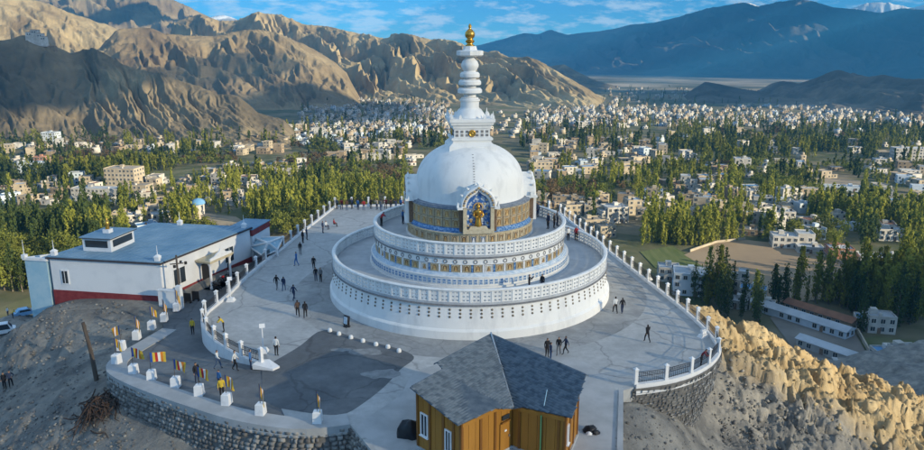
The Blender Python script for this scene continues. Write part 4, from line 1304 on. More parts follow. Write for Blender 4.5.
# niches
NICHE_BG = mat('painted_niche', (0.04, 0.14, 0.40), (0.55, 0.60, 0.64), 3.2, 0.6, coord='obj', ramp=(0.5, 0.58))
def niche(a, front):
    root = empty('niche', (0, 0, 0), a + math.pi / 2)      # local -y outward
    root.parent = stupa
    y = -6.62
    # side piers and base
    mb = MB()
    for sx in (-1, 1):
        mb.box((sx * 1.32, y + 0.75, 8.75), (0.34, 1.7, 2.5))
    mb.box((0, y + 0.75, 7.72), (3.0, 1.74, 0.42))
    mb.build('pier', CREAM if front else WHITE, root)
    for sx in (-1, 1):                                      # brown flanking pilasters
        mb = MB(); mb.box((sx * 1.64, y + 0.86, 8.75), (0.28, 1.2, 2.2))
        mb.build('pilaster', BROWN, root)
    # arch ring, ogee tip
    n = 22
    def arch(rad, k):
        t = math.pi * k / n
        tip = max(0, 1 - abs(t - math.pi / 2) / 0.35)
        return (rad * math.cos(t), 10.05 + rad * 1.12 * math.sin(t) + 0.28 * tip ** 1.5)
    mb = MB()
    vs = []
    for k in range(n + 1):
        for rad, yy in ((1.16, y + 0.1), (1.62, y - 0.02), (1.72, y + 0.12), (1.72, y + 1.6), (1.16, y + 1.6)):
            x, z = arch(rad, k)
            vs.append((x, yy, z))
    mb.add(vs, [(5 * k + i, 5 * k + (i + 1) % 5, 5 * k + 5 + (i + 1) % 5, 5 * k + 5 + i)[::-1] for k in range(n) for i in range(5)])
    for sx in (-1, 1):                                      # scroll feet of the arch
        mb.box((sx * 1.78, y + 0.5, 9.98), (0.5, 1.2, 0.2))
        mb.taper((sx * 1.95, y + 0.4, 10.05), (0.22, 0.5), (0.05, 0.3), 0.5)
    mb.build('arch', WHITE, root)
    mb = MB()                                               # scallop beads round the arch
    for k in range(1, n):
        x, z = arch(1.43, k)
        b = MB(); b.lathe([(0.11, 0), (0.1, 0.06), (0.03, 0.09)], 8, cap=True)
        Mx = Matrix.Translation((x, y - 0.0, z)) @ Matrix.Rotation(math.pi / 2, 4, 'X')
        mb.add([Mx @ Vector(v) for v in b.v], b.f, 0 if k % 2 else 1)
        if k % 3 == 0:
            x, z = arch(1.78, k)
            b = MB(); b.lathe([(0.13, 0), (0.13, 0.1), (0.02, 0.3)], 6)
            ang = math.pi * k / n
            Mx = Matrix.Translation((x, y + 0.3, z)) @ Matrix.Rotation(math.pi / 2 - ang, 4, 'Y')
            mb.add([Mx @ Vector(v) for v in b.v], b.f, 2)
    tag(mb.build('bead', [OCHRE_L, DARKLINE, WHITE], root), kind='stuff')
    # back wall of the niche
    mb = MB()
    pts = [(-1.15, 7.9), (1.15, 7.9)] + [arch(1.15, k) for k in range(n + 1)]
    mb.add([(x, y + 0.42, z) for x, z in pts], [tuple(range(len(pts)))])
    mb.build('back_panel', NICHE_BG, root)
    mb = MB()                                               # painted clouds around the figure, in low relief
    for k in range(34):
        x, z = random.uniform(-1.0, 1.0), random.uniform(8.1, 10.7)
        if abs(x) < 0.3: continue
        b = MB(); b.lathe([(random.uniform(0.08, 0.16), 0), (0.07, 0.05), (0.01, 0.07)], 7)
        Mx = Matrix.Translation((x, y + 0.41, z)) @ Matrix.Rotation(math.pi / 2, 4, 'X')
        mb.add([Mx @ Vector(v) for v in b.v], b.f, k % 3)
    tag(mb.build('cloud_relief', [WHITE2, CREAM, OCHRE_L], root), kind='stuff')
    mb = MB()
    mb.taper((0, y + 0.2, 7.92), (1.9, 0.5), (1.5, 0.4), 0.3)
    mb.build('pedestal', CREAM, root)
    fig = MB()                                              # gilded standing figure: robe, shoulders, neck, head, arms
    fig.lathe([(0.34, 8.2), (0.36, 8.35), (0.27, 8.8), (0.25, 9.1), (0.30, 9.4), (0.36, 9.62), (0.33, 9.74), (0.12, 9.82), (0.10, 9.9), (0.17, 9.98), (0.19, 10.1), (0.16, 10.24), (0.08, 10.30), (0.08, 10.36), (0.01, 10.42)], 14, (0, y + 0.26, 0))
    for sx in (-1, 1):
        fig.tube([(sx * 0.34, y + 0.24, 9.66), (sx * 0.46, y + 0.18, 9.3), (sx * 0.30, y + 0.0, 9.12), (sx * 0.12, y - 0.06, 9.2)], [0.11, 0.1, 0.08, 0.06], 8)
    fig.build('figure', GOLD, root, smooth=True)
    mb = MB()
    n2 = 20
    vs = [(0.62 * math.cos(2 * math.pi * k / n2) * 0.8, y + 0.36, 10.0 + 0.5 * math.sin(2 * math.pi * k / n2)) for k in range(n2)] + \
         [(0.46 * math.cos(2 * math.pi * k / n2) * 0.8, y + 0.33, 10.0 + 0.36 * math.sin(2 * math.pi * k / n2)) for k in range(n2)]
    mb.add(vs, [(k, (k + 1) % n2, n2 + (k + 1) % n2, n2 + k)[::-1] for k in range(n2)])
    mb.build('halo', OCHRE_L, root)
for q in range(4):
    niche(-math.pi / 2 + ROT + q * math.pi / 2, q == 0)

# harmika (square box on the dome) with mouldings
def squares(name, prof, material, rz=ROT):
    mb = MB()
    vs = []
    for h, z in prof:
        for x, y in ((-1, -1), (1, -1), (1, 1), (-1, 1)):
            vs.append((x * h * math.cos(rz) - y * h * math.sin(rz), x * h * math.sin(rz) + y * h * math.cos(rz), z))
    fs = [(4 * j + k, 4 * j + (k + 1) % 4, 4 * j + 4 + (k + 1) % 4, 4 * j + 4 + k) for j in range(len(prof) - 1) for k in range(4)]
    fs.append(tuple(range(4 * len(prof) - 4, 4 * len(prof))))
    mb.add(vs, fs)
    return mb.build(name, material, stupa)
squares('harmika_base', [(2.35, 14.5), (2.3, 15.25), (1.92, 15.62), (1.92, 15.78), (2.06, 15.84), (2.06, 16.04), (1.8, 16.12)], WHITE)
hb = squares('harmika', [(1.78, 16.08), (1.78, 16.92)], WHITE)
mb = MB()
for q in range(4):
    M = Matrix.Rotation(ROT + q * math.pi / 2, 4, 'Z')
    for k in (-3, -2, -1, 1, 2, 3):
        for z in (16.32, 16.68):
            b = MB(); b.box((k * 0.5, -1.79, z), (0.26, 0.06, 0.24))
            mb.add([M @ Vector(v) for v in b.v], b.f, 0)
tag(mb.build('recess_panel', DARKLINE, hb), kind='stuff')
mb = MB()
for q in range(4):
    M = Matrix.Rotation(ROT + q * math.pi / 2, 4, 'Z') @ Matrix.Translation((0, -1.8, 16.5)) @ Matrix.Rotation(math.pi / 2, 4, 'X')
    b = MB(); b.lathe([(0.36, 0.0), (0.35, 0.08), (0.26, 0.13), (0.24, 0.09), (0.1, 0.13), (0.01, 0.16)], 18)
    mb.add([M @ Vector(v) for v in b.v], b.f)
mb.build('sun_disc', GOLD, hb, smooth=True)
squares('harmika_cornice', [(1.78, 16.9), (1.88, 17.02), (1.9, 17.2), (2.1, 17.36), (2.14, 17.58), (2.26, 17.62), (2.26, 17.92), (2.1, 17.96)], WHITE)
for q in range(4):
    M = Matrix.Rotation(ROT + q * math.pi / 2, 4, 'Z')
    for k, hgt in ((-2.05, 0.95), (-1.2, 0.4), (1.2, 0.4)):
        b = MB(); b.taper((k, -2.05, 17.95), (0.3, 0.3), (0.22, 0.22), 0.3); b.taper((k, -2.05, 18.2), (0.16, 0.16), (0.03, 0.03), hgt * 0.5)
        b.v = [tuple(M @ Vector(v)) for v in b.v]
        b.build('corner_ornament', WHITE, stupa)
lathe_part('spire_bell', [(1.62, 17.95), (1.6, 18.1), (1.42, 18.35), (1.15, 18.72), (1.0, 18.8), (0.98, 18.86), (0.92, 18.9), (0.92, 19.5), (1.02, 19.56), (1.02, 19.72), (0.88, 19.76), (0.86, 19.9), (0.62, 19.95)], WHITE, 48, smooth=True)
lathe_part('spire_core', [(0.62, 19.9), (0.6, 22.5), (0.5, 22.7)], WHITE, 32, smooth=True)
for r_, z_ in ((1.22, 20.58), (1.12, 21.38), (0.98, 22.12)):
    lathe_part('spire_ring', [(0.6, z_ - 0.3), (r_ * 0.9, z_ - 0.28), (r_, z_ - 0.2), (r_, z_ + 0.08), (r_ * 0.86, z_ + 0.26), (0.6, z_ + 0.3)], WHITE, 48, smooth=True)
lathe_part('spire_bulb', [(0.5, 22.4), (0.68, 22.58), (0.86, 22.9), (0.88, 23.1), (0.76, 23.4), (0.5, 23.66), (0.42, 23.75), (0.42, 23.95)], WHITE, 40, smooth=True)
mb = MB()
mb.lathe([(0.5, 23.86), (1.2, 23.96), (1.32, 24.02), (1.32, 24.42), (1.2, 24.46), (0.72, 24.5), (0.62, 24.88), (0.3, 24.9)], 8)
mb.build('spire_slab', WHITE, stupa)
lathe_part('finial', [(0.3, 24.85), (0.46, 24.9), (0.46, 25.0), (0.3, 25.06), (0.28, 25.16), (0.42, 25.24), (0.44, 25.4), (0.3, 25.52), (0.28, 25.6), (0.44, 25.76), (0.5, 26.0), (0.44, 26.24), (0.26, 26.42), (0.12, 26.54), (0.11, 26.62), (0.17, 26.72), (0.14, 26.86), (0.03, 27.02), (0.0, 27.06)], GOLD, 32, smooth=True)

# a dark seam of maintenance rungs up the dome
mb = MB()
for k in range(14):
    t = 0.28 + k * 0.045
    z = 10.15 + 5.2 * t
    r = 5.52 * (1 - max(0, (t - 0.18) / 0.86) ** 2.35) ** 0.5
    a = -math.pi / 2 + ROT * 0.6
    mb.box((r * math.cos(a), r * math.sin(a), z), (0.1, 0.16, 0.05), a)
mb.build('dome_rung', DARKLINE, stupa)

# floodlight leaning on the base
def floodlight(loc, rz, label):
    root = empty('floodlight', loc, rz)
    mb = MB(); mb.box((0, 0, 0.62), (0.62, 0.22, 0.85), rx=R(-8)); mb.build('housing', BLACKM, root)
    mb = MB(); mb.box((0, -0.125, 0.635), (0.46, 0.03, 0.66), rx=R(-8)); mb.build('lens', PALEBLUE, root)
    mb = MB(); mb.box((0, 0, 0.03), (0.5, 0.5, 0.06))
    for sx in (-1, 1): mb.box((sx * 0.35, 0, 0.33), (0.04, 0.08, 0.66))
    mb.build('bracket', BLACKM, root)
    tag(root, label, 'floodlight')
p = at(347, 326)
floodlight((p.x, p.y - 0.15, 0.0), R(-40), 'black framed floodlight standing against the foot of the stupa')
DOME_L = mat('white_marker', (0.78, 0.78, 0.76), None, rough=0.5)
mk = MB(); mk.lathe([(0.2, 0), (0.2, 0.16), (0.14, 0.28), (0.02, 0.33)], 12)
mkm = mk.mesh('path_marker', DOME_L, True)
for px_, py_ in ((330, 331.5), (339, 335), (351, 338.5), (363, 342), (376, 345.5), (388, 348), (399, 352)):
    p = at(px_, py_)
    o = link('path_marker', mkm, None, (p.x, p.y, 0.008))
    tag(o, 'small white domed marker in the row edging the asphalt patch', 'marker', 'white markers between ring path and asphalt')

# ================================================================== TEMPLE
RED = mat('oxblood_paint', (0.20, 0.03, 0.035), (0.26, 0.05, 0.05), 2, 0.7)
WALLW = mat('temple_whitewash', (0.76, 0.77, 0.78), (0.62, 0.64, 0.66), 0.4, 0.8, 0.08, 5, ramp=(0.45, 0.75))
ROOFB = mat('blue_sheet_roof', (0.13, 0.25, 0.36), (0.24, 0.36, 0.46), 0.35, 0.55, 0.08, 3, ramp=(0.35, 0.7))
TRIM = mat('dark_roof_trim', (0.06, 0.05, 0.055), None, rough=0.7)
SKYBL = mat('sky_blue_paint', (0.30, 0.50, 0.62), (0.40, 0.57, 0.66), 0.8, 0.7)
TZ = -1.35
A_ = at(55, 297, TZ); B_ = at(164, 304, TZ); C_ = at(252, 263, TZ)
ux = (B_ - A_).normalized()                       # along the front (red-based) wall
uy = Vector((-ux.y, ux.x, 0))
LW = (B_ - A_).length
LD = (C_ - B_).dot(uy)
sk = (C_ - B_).dot(ux)                            # the entrance wall is not quite square to the front
t_rz = math.atan2(ux.y, ux.x)
temple = empty('temple', A_, t_rz)
tag(temple, 'white flat roofed temple with red base band and blue sheet roof', 'temple')
H0 = 4.35
corners = [(0, 0), (LW, 0), (LW + sk, LD), (sk, LD)]
def inset(poly, d):
    cx = sum(p[0] for p in poly) / len(poly); cy = sum(p[1] for p in poly) / len(poly)
    return [(p[0] + (cx - p[0]) / max(abs(cx - p[0]), 1e-6) * d, p[1] + (cy - p[1]) / max(abs(cy - p[1]), 1e-6) * d) for p in poly]
mb = MB(); mb.prism(corners, -1.2, H0); mb.build('wall', WALLW, temple)
mb = MB(); mb.prism(inset(corners, -0.05), -1.3, 0.85); mb.build('red_base', RED, temple)
mb = MB(); mb.prism(inset(corners, -0.28), H0 + 0.004, H0 + 0.16); mb.build('roof_trim', TRIM, temple)
rb = MB(); rb.prism(inset(corners, -0.18), H0 + 0.165, H0 + 0.26); roof = rb.build('roof', ROOFB, temple)
mb = MB()
for k in range(1, 14):                               # standing seams
    f = k / 14
    a, b = (LW * f, -0.15), (LW * f + sk, LD + 0.15)
    d = Vector((b[0] - a[0], b[1] - a[1]))
    mb.box(((a[0] + b[0]) / 2, (a[1] + b[1]) / 2, H0 + 0.275), (0.05, d.length, 0.035), math.atan2(d.y, d.x) - math.pi / 2)
tag(mb.build('roof_seam', ROOFB, roof), kind='stuff')
# lantern on the roof: px corner points give its plan
zl = A_.z + H0 + 0.26
M_t = (Matrix.Translation(A_) @ Matrix.Rotation(t_rz, 4, 'Z')).inverted()
la, lb, lc = (M_t @ at(83, 251, zl), M_t @ at(112, 252, zl), M_t @ at(139, 243, zl))
lx0, lx1 = la.x, lb.x
ly0 = (la.y + lb.y) / 2
ly1 = max(ly0 + 4.2, lc.y)
lant = empty('lantern', (0, 0, 0)); lant.parent = temple
mb = MB(); mb.box(((lx0 + lx1) / 2, (ly0 + ly1) / 2, H0 + 0.95), (lx1 - lx0, ly1 - ly0, 1.45)); mb.build('lantern_wall', WALLW, lant)
mb = MB(); mb.box(((lx0 + lx1) / 2, (ly0 + ly1) / 2, H0 + 1.72), (lx1 - lx0 + 0.5, ly1 - ly0 + 0.5, 0.08), mi=1)
mb.box(((lx0 + lx1) / 2, (ly0 + ly1) / 2, H0 + 1.80), (lx1 - lx0 + 0.44, ly1 - ly0 + 0.44, 0.09)); mb.build('lantern_roof', [ROOFB, TRIM], lant)
mb = MB(); mb.box(((lx0 + lx1) / 2, ly0 - 0.02, H0 + 1.1), (lx1 - lx0 - 0.7, 0.08, 0.75)); mb.build('lantern_window', GLASS, lant)
mb = MB(); mb.box((lx1 + 0.02, (ly0 + ly1) / 2, H0 + 1.1), (0.08, ly1 - ly0 - 0.8, 0.75)); mb.build('lantern_window', GLASS, lant)
mb = MB(); mb.box(((lx0 + lx1) / 2, (ly0 + ly1) / 2, H0 + 2.05), (0.75, 0.75, 0.42)); mb.build('finial_base', WALLW, lant)
mb = MB(); mb.lathe([(0.2, 0), (0.26, 0.1), (0.2, 0.25), (0.26, 0.5), (0.3, 0.75), (0.18, 0.95), (0.08, 1.0), (0.1, 1.1), (0.02, 1.25)], 14, ((lx0 + lx1) / 2, (ly0 + ly1) / 2, H0 + 2.25))
mb.build('gilded_finial', GOLD, lant, smooth=True)
# corner urns with rods
for i, (x, y) in enumerate(((0.35, 0.35), (LW - 0.4, 0.35), (LW + sk - 0.45, LD - 0.5), (LW * 0.5, LD - 0.4))):
    mb = MB(); mb.box((x, y, H0 + 0.45), (0.5, 0.5, 0.5)); mb.taper((x, y, H0 + 0.70), (0.62, 0.62), (0.2, 0.2), 0.22)
    mb.tube([(x, y, H0 + 0.9), (x, y, H0 + 1.9)], [0.05, 0.02], 6)
    mb.build('roof_urn', WHITE2, temple)
def temple_window(x, y, z, w, h, face, name='window'):
    """face 'f' = front wall (-y local), 'e' = entrance wall (+x local, skewed)"""
    mb = MB()
    mb.box((0, 0, 0), (w + 0.24, 0.10, h + 0.24), mi=0)
    mb.box((0, -0.03, 0), (w, 0.10, h), mi=1)
    mb.box((0, -0.07, 0), (0.06, 0.06, h), mi=0)
    rz = 0 if face == 'f' else math.pi / 2 - math.atan2(sk, LD)
    mb.build(name, [WHITE2, GLASS], temple, (x, y, z), rz)
temple_window(1.6, -0.02, 2.35, 0.62, 1.35, 'f')
ew = lambda t: (LW + sk * t / LD, t)
for t, w in ((2.6, 1.7), (11.0, 1.5)):
    x, y = ew(t); temple_window(x + 0.02, y, 2.3, w, 1.7, 'e')
# entrance porch
x, y = ew(7.2)
e_rz = math.pi / 2 - math.atan2(sk, LD)
porch = empty('porch', (x, y, 0), e_rz); porch.parent = temple        # local -y points out of the wall
mb = MB(); mb.box((0, -0.9, 3.05), (3.9, 2.1, 0.16)); mb.box((0, -0.9, 3.2), (4.2, 2.3, 0.14)); mb.build('canopy', CREAM, porch)
mb = MB()
pp = [(-1.9, 0), (1.9, 0), (1.9, 0.25), (1.1, 0.35), (0.6, 0.6), (0.25, 0.72), (0, 1.0), (-0.25, 0.72), (-0.6, 0.6), (-1.1, 0.35), (-1.9, 0.25)]
mb.add([(a, -1.95, 3.27 + b) for a, b in pp] + [(a, -1.8, 3.27 + b) for a, b in pp],
       [tuple(range(11)), tuple(range(11, 22))[::-1]] + [(i, (i + 1) % 11, 11 + (i + 1) % 11, 11 + i)[::-1] for i in range(11)])
mb.build('crest_board', WHITE2, porch)
for sx in (-1.7, 1.7):
    mb = MB(); mb.lathe([(0.2, -0.3), (0.2, 0.2), (0.14, 0.3), (0.13, 2.6), (0.2, 2.8), (0.28, 2.97)], 12, (sx, -1.7, 0)); mb.build('column', WHITE2, porch)
mb = MB(); mb.box((-0.3, -0.03, 1.25), (1.5, 0.12, 2.5)); mb.build('door', BLACKM, porch)
mb = MB(); mb.box((0, -1.2, -0.25), (4.2, 2.6, 0.5)); mb.build('step', CONC, porch)
# three round brackets on the entrance wall
for t, z in ((1.9, 3.55), (2.9, 3.75), (3.6, 3.45)):
    x, y = ew(t)
    mb = MB(); mb.box((x + 0.08, y, z), (0.18, 0.3, 0.3), e_rz); mb.build('wall_lamp', BLACKM, temple)

# red-topped back wing of the temple
p = M_t @ at(256, 262, TZ)
back_w = empty('temple_annex', A_ + uy * (LD + 0.1) + ux * (LW + sk - 3.0), t_rz)
mb = MB(); mb.box((1.6, 2.6, 1.4), (3.2, 5.0, 5.2)); mb.build('wall', WALLW, back_w)
mb = MB(); mb.box((1.6, 2.6, 4.0 - 0.2), (3.35, 5.15, 0.75)); mb.build('red_frieze', RED, back_w)
mb = MB(); mb.box((1.6, 2.6, 4.24), (3.5, 5.3, 0.1)); mb.build('roof', ROOFB, back_w)
mb = MB(); mb.box((1.6, 2.6, -0.3), (3.3, 5.1, 1.0)); mb.build('red_base', RED, back_w)
tag(back_w, 'white annex with a red frieze behind the temple entrance', 'annex')

# sky-blue stair house at the left end of the temple
sb = empty('stair_house', at(43, 300, -2.0), t_rz)
mb = MB(); mb.prism([(-1.0, -0.6), (1.6, -0.6), (1.6, 4.5), (-1.0, 4.5)], -2.5, lambda p: 4.6 if p[1] < 0 else 3.6); mb.build('wall', SKYBL, sb)
mb = MB()
mb.box((-0.95, 1.9, 4.35), (0.3, 5.4, 0.3), rx=R(-11)); mb.box((1.55, 1.9, 4.35), (0.3, 5.4, 0.3), rx=R(-11)); mb.box((0.3, -0.6, 4.86), (2.9, 0.3, 0.3))
mb.build('parapet', WHITE2, sb)
mb = MB(); mb.box((-0.95, -0.6, 5.1), (0.45, 0.45, 0.4)); mb.tube([(-0.95, -0.6, 5.2), (-0.95, -0.6, 6.9)], [0.05, 0.02], 6); mb.build('roof_urn', WHITE2, sb)
mb = MB(); mb.box((-1.02, 1.5, 1.0), (0.08, 1.0, 2.0)); mb.build('door', BLACKM, sb)
tag(sb, 'narrow sky blue stair house at the temple end with white parapet', 'building')

# blue sheet canopy with white ridge beams beyond the fence
cz = -1.6
cn = empty('canopy_roof', at(263, 256, cz))
P0, P1, P2, P3, P4 = (at(*p) - cn.location for p in ((253, 238, 1.2), (283, 237, 1.2), (277, 250, 0.8), (263, 256, 0.4), (250, 247, 0.6)))
Q = at(268, 243, 2.0) - cn.location
for tri in ((P0, P1, Q), (P1, P2, Q), (P2, P3, Q), (P3, P4, Q), (P4, P0, Q)):
    mb = MB(); mb.add([v for v in tri] + [v - Vector((0, 0, 0.08)) for v in tri], [(0, 1, 2), (5, 4, 3), (0, 3, 4, 1), (1, 4, 5, 2), (2, 5, 3, 0)])
    mb.build('roof_panel', SKYBL, cn)
for v in (P0, P1, P2, P3, P4):
    mb = MB(); mb.tube([v + Vector((0, 0, 0.05)), Q + Vector((0, 0, 0.05))], 0.14, 6); mb.build('ridge_beam', WHITE2, cn)
    mb = MB(); mb.tube([v, Vector((v.x, v.y, -7))], 0.13, 8); mb.build('post', WHITE2, cn)
ring5 = [P0, P1, P2, P3, P4, P0]
for i in range(5):
    mb = MB(); mb.tube([ring5[i], ring5[i + 1]], 0.12, 6); mb.build('eave_beam', WHITE2, cn)
tag(cn, 'light blue faceted canopy with white beams behind the plaza fence', 'canopy')

# white gate pier and low white wall by the temple corner
mb = MB(); mb.box((0, 0, 0.9), (2.4, 0.35, 2.2)); mb.box((0, 0, 2.05), (2.6, 0.5, 0.12)); mb.box((1.1, 0, 1.2), (0.5, 0.5, 2.8))
p = at(171, 309, -1.5)
o = mb.build('gate_wall', WALLW, None, p, t_rz); tag(o, 'short white gate wall at the near corner of the temple', 'wall')
for i, (px_, py_) in enumerate(((188, 303), (196, 301))):
    p = at(px_, py_, -1.33)
    b = empty('notice_stand', p, R(-12))
    mb = MB(); mb.box((0, 0, 0.62), (0.78, 0.1, 0.95)); mb.build('board', BLACKM, b)
    for sx in (-0.3, 0.3):
        mb = MB(); mb.box((sx, 0.05, 0.1), (0.06, 0.35, 0.2)); mb.build('foot', BLACKM, b)
    tag(b, ['black board stand beside the utility pole', 'black board stand farther along the temple wall'][i], 'board')

# utility pole
WOODD = mat('weathered_wood', (0.075, 0.06, 0.05), (0.13, 0.105, 0.085), 4, 0.9, 0.3, 20, stretch=(1, 1, 0.15))
p = at(181, 307, -1.4)
up_ = empty('utility_pole', p)
hp = 5.6
mb = MB(); mb.tube([(0, 0, -0.4), (0.02, 0, hp)], [0.13, 0.09], 10); mb.build('pole', WOODD, up_)
mb = MB(); mb.box((0, 0, hp - 0.9), (1.3, 0.1, 0.1), R(20)); mb.build('crossarm', WOODD, up_)
for k in (-0.55, 0.55):
    mb = MB(); mb.lathe([(0.04, 0), (0.07, 0.05), (0.05, 0.12), (0.02, 0.18)], 8, (k * math.cos(R(20)), k * math.sin(R(20)), hp - 0.85)); mb.build('insulator', WHITE2, up_)
tag(up_, 'thin dark utility pole with a crossarm at the temple corner', 'pole')

# low lamp posts with a white head on concrete feet
def lamp_post(px_, py_, z, label, h=2.2):
    root = empty('lamp_post', at(px_, py_, z))
    mb = MB(); mb.taper((0, 0, 0), (0.8, 0.8), (0.5, 0.5), 0.35); mb.build('foot', WHITE2, root)
    mb = MB(); mb.tube([(0, 0, 0.3), (0, 0, h)], 0.05, 8); mb.build('pole', WHITE2, root)
    mb = MB(); mb.box((0.05, -0.08, h + 0.18), (0.46, 0.2, 0.36), R(15), rx=R(-20)); mb.build('lamp_head', WHITE2, root)
    tag(root, label, 'lamp')
lamp_post(231, 301, 0, 'small white lamp post beside the plaza fence near the temple')
lamp_post(263.5, 352, 0, 'small white lamp post at the low end of the curved fence')
def ground_lamp(px_, py_, label):
    root = empty('ground_lamp', at(px_, py_), R(30))
    mb = MB(); mb.taper((0, 0, 0), (0.9, 0.6), (0.6, 0.45), 0.3); mb.build('plinth', WHITE2, root)
    mb = MB(); mb.box((0, 0, 0.5), (0.5, 0.22, 0.4), rx=R(-15)); mb.build('lamp_head', WHITE2, root)
    tag(root, label, 'lamp')
ground_lamp(703, 337, 'white ground lamp inside the plaza fence near the bastion')
ground_lamp(648, 280, 'white ground lamp halfway along the rock side fence')

# ================================================================== CABIN
WOOD_A = mat('varnished_boards', (0.40, 0.19, 0.032), (0.30, 0.135, 0.022), 1.4, 0.5, 0.15, 30, stretch=(1, 1, 0.12), ramp=(0.3, 0.7))
WOOD_B = mat('dark_varnished_trim', (0.24, 0.105, 0.02), (0.17, 0.07, 0.015), 2.4, 0.5, stretch=(1, 1, 0.2))
SHIN = mat('slate_shingle', (0.10, 0.135, 0.17), (0.155, 0.19, 0.225), 2.2, 0.8, 0.2, 14, ramp=(0.35, 0.65))
SHIN_D = mat('slate_shingle_dark', (0.07, 0.098, 0.128), (0.115, 0.145, 0.175), 2.2, 0.8, 0.2, 14)
SEAM = mat('galvanised_seam', (0.45, 0.48, 0.50), None, rough=0.35, metal=0.6)
ZR, ZE = 4.45, 3.5
rA, rB, rBr = at(491, 333.5, ZR), at(437, 362, ZR), at(586, 374, ZR)
rF, rI = at(458, 425, ZE), at(495, 407.5, ZE)
rV = at(513, 408, ZE + 0.12)
nL = (rB - rA).cross(rF - rA).normalized()
def on_plane(px_, py_, p0, n):
    r = Vector(ray(px_, py_)); c = Vector(CAM)
    return c + r * ((p0 - c).dot(n) / r.dot(n))
rN, rL = on_plane(443, 369, rA, nL), on_plane(410, 387, rA, nL)
rF2 = at(572, 417.5, ZE - 0.1)
nR = (rBr - rA).cross(rF2 - rA).normalized()
rI2 = on_plane(523, 406.5, rA, nR)
rV = on_plane(513, 408, rA, nR); rVl = on_plane(513, 408, rA, nL)
cab = empty('cabin', (rV.x, rV.y, 0))
org = cab.location
tag(cab, 'ochre wooden cabin with a dark slate shingle roof at the plaza front', 'cabin')
def loc_(v): return v - org
# walls: follow the roof outline inset, down to the ground
cen = (rA + rB + rL + rF + rBr + rF2) / 6
def shrink(p, d):
    v = Vector((cen.x - p.x, cen.y - p.y, 0)); return p + v.normalized() * d
wall_pts = {'L': shrink(rL, 0.5), 'F': shrink(rF, 0.45), 'I': shrink(rI, 0.25), 'V': rV + Vector((0, 0.5, 0)), 'I2': shrink(rI2, 0.2), 'F2': shrink(rF2, 0.45), 'B2': shrink(rBr, 0.5), 'A': shrink(rA, 0.5), 'B': shrink(rB, 0.5), 'N': shrink(rN, 0.45)}
def board_wall(a, b, name='wall', openings=(), pitch=0.62):
    """upright board wall from a to b: boards of their own between posts, top follows the roof"""
    w = empty(name, (0, 0, 0)); w.parent = cab
    d = Vector((b.x - a.x, b.y - a.y, 0)); Lw = d.length; u = d.normalized(); nrm = Vector((u.y, -u.x, 0))
    rz = math.atan2(u.y, u.x)
    za, zb = a.z - 0.12, b.z - 0.12
    n = max(1, round(Lw / pitch))
    for k in range(n):
        s0, s1 = Lw * k / n, Lw * (k + 1) / n
        m = (s0 + s1) / 2
        z1 = za + (zb - za) * m / Lw
        p = loc_(Vector((a.x, a.y, 0)) + u * m)
        mb = MB()
        zt0, zt1 = za + (zb - za) * s0 / Lw, za + (zb - za) * s1 / Lw
        hw = (s1 - s0) / 2 - 0.012
        vs = []
        for yy in (-0.05, 0.05):
            vs += [(-hw, yy, 0.12), (hw, yy, 0.12), (hw, yy, zt1), (-hw, yy, zt0)]
        mb.add(vs, [(0, 1, 2, 3), (7, 6, 5, 4), (0, 4, 5, 1), (1, 5, 6, 2), (2, 6, 7, 3), (3, 7, 4, 0)])
        mb.build('board', WOOD_A, w, p, rz)
    for s in ([0.0, Lw] + [Lw * f for f in openings]):      # darker posts / battens
        p = loc_(Vector((a.x, a.y, 0)) + u * s + nrm * 0.04)
        z1 = za + (zb - za) * s / Lw
        mb = MB(); mb.box((0, 0, z1 / 2), (0.17, 0.14, z1)); mb.build('batten', WOOD_B, w, p, rz)
    p = loc_(Vector((a.x, a.y, 0)) + u * Lw / 2)
    mb = MB(); mb.box((0, 0, 0.06), (Lw + 0.1, 0.3, 0.22)); mb.build('footing', CONC, w, p, rz)
    # fascia under the eave
    e = loc_((a + b) / 2 + nrm * 0.1)
    mb = MB()
    vs = []
    for yy in (-0.03, 0.03):
        vs += [(-Lw / 2, yy, za - 0.25), (Lw / 2, yy, zb - 0.25), (Lw / 2, yy, zb - 0.02), (-Lw / 2, yy, za - 0.02)]
    mb.add(vs, [(0, 1, 2, 3), (7, 6, 5, 4), (0, 4, 5, 1), (1, 5, 6, 2), (2, 6, 7, 3), (3, 7, 4, 0)])
    mb.build('fascia', WOOD_A, w, Vector((e.x, e.y, 0)), rz)
    return a, u, nrm, rz, Lw
def cabin_window(info, f, z, w, h):
    a, u, nrm, rz, Lw = info
    p = loc_(Vector((a.x, a.y, 0)) + u * Lw * f + nrm * 0.07)
    root = empty('window', Vector((p.x, p.y, z)), rz); root.parent = cab
    mb = MB()
    for sx in (-1, 1): mb.box((sx * w / 2, 0, 0), (0.09, 0.12, h + 0.09))
    for sz in (-1, 1): mb.box((0, 0, sz * h / 2), (w - 0.09, 0.12, 0.09))
    mb.box((0, 0, 0), (0.06, 0.1, h - 0.09))
    mb.build('frame', WHITE2, root)
    mb = MB(); mb.box((0, 0.0, 0), (w - 0.08, 0.05, h - 0.08)); mb.build('pane', GLASS, root)
    mb = MB(); mb.box((0, -0.05, -h / 2 - 0.06), (w + 0.2, 0.18, 0.04)); mb.build('sill', WHITE2, root)
W = wall_pts
il = board_wall(W['L'], W['F'], openings=(0.3, 0.62, 0.85))
cabin_window(il, 0.17, 1.9, 0.62, 1.5)
cabin_window(il, 0.73, 1.75, 0.5, 1.4)
board_wall(W['F'], W['I'], openings=(0.55,))
dvi = board_wall(W['I'], W['V'])
board_wall(W['V'], W['I2'])
ir = board_wall(W['I2'], W['F2'], openings=(0.5, 0.88))
irr = board_wall(W['F2'], W['B2'], openings=(0.33, 0.66))
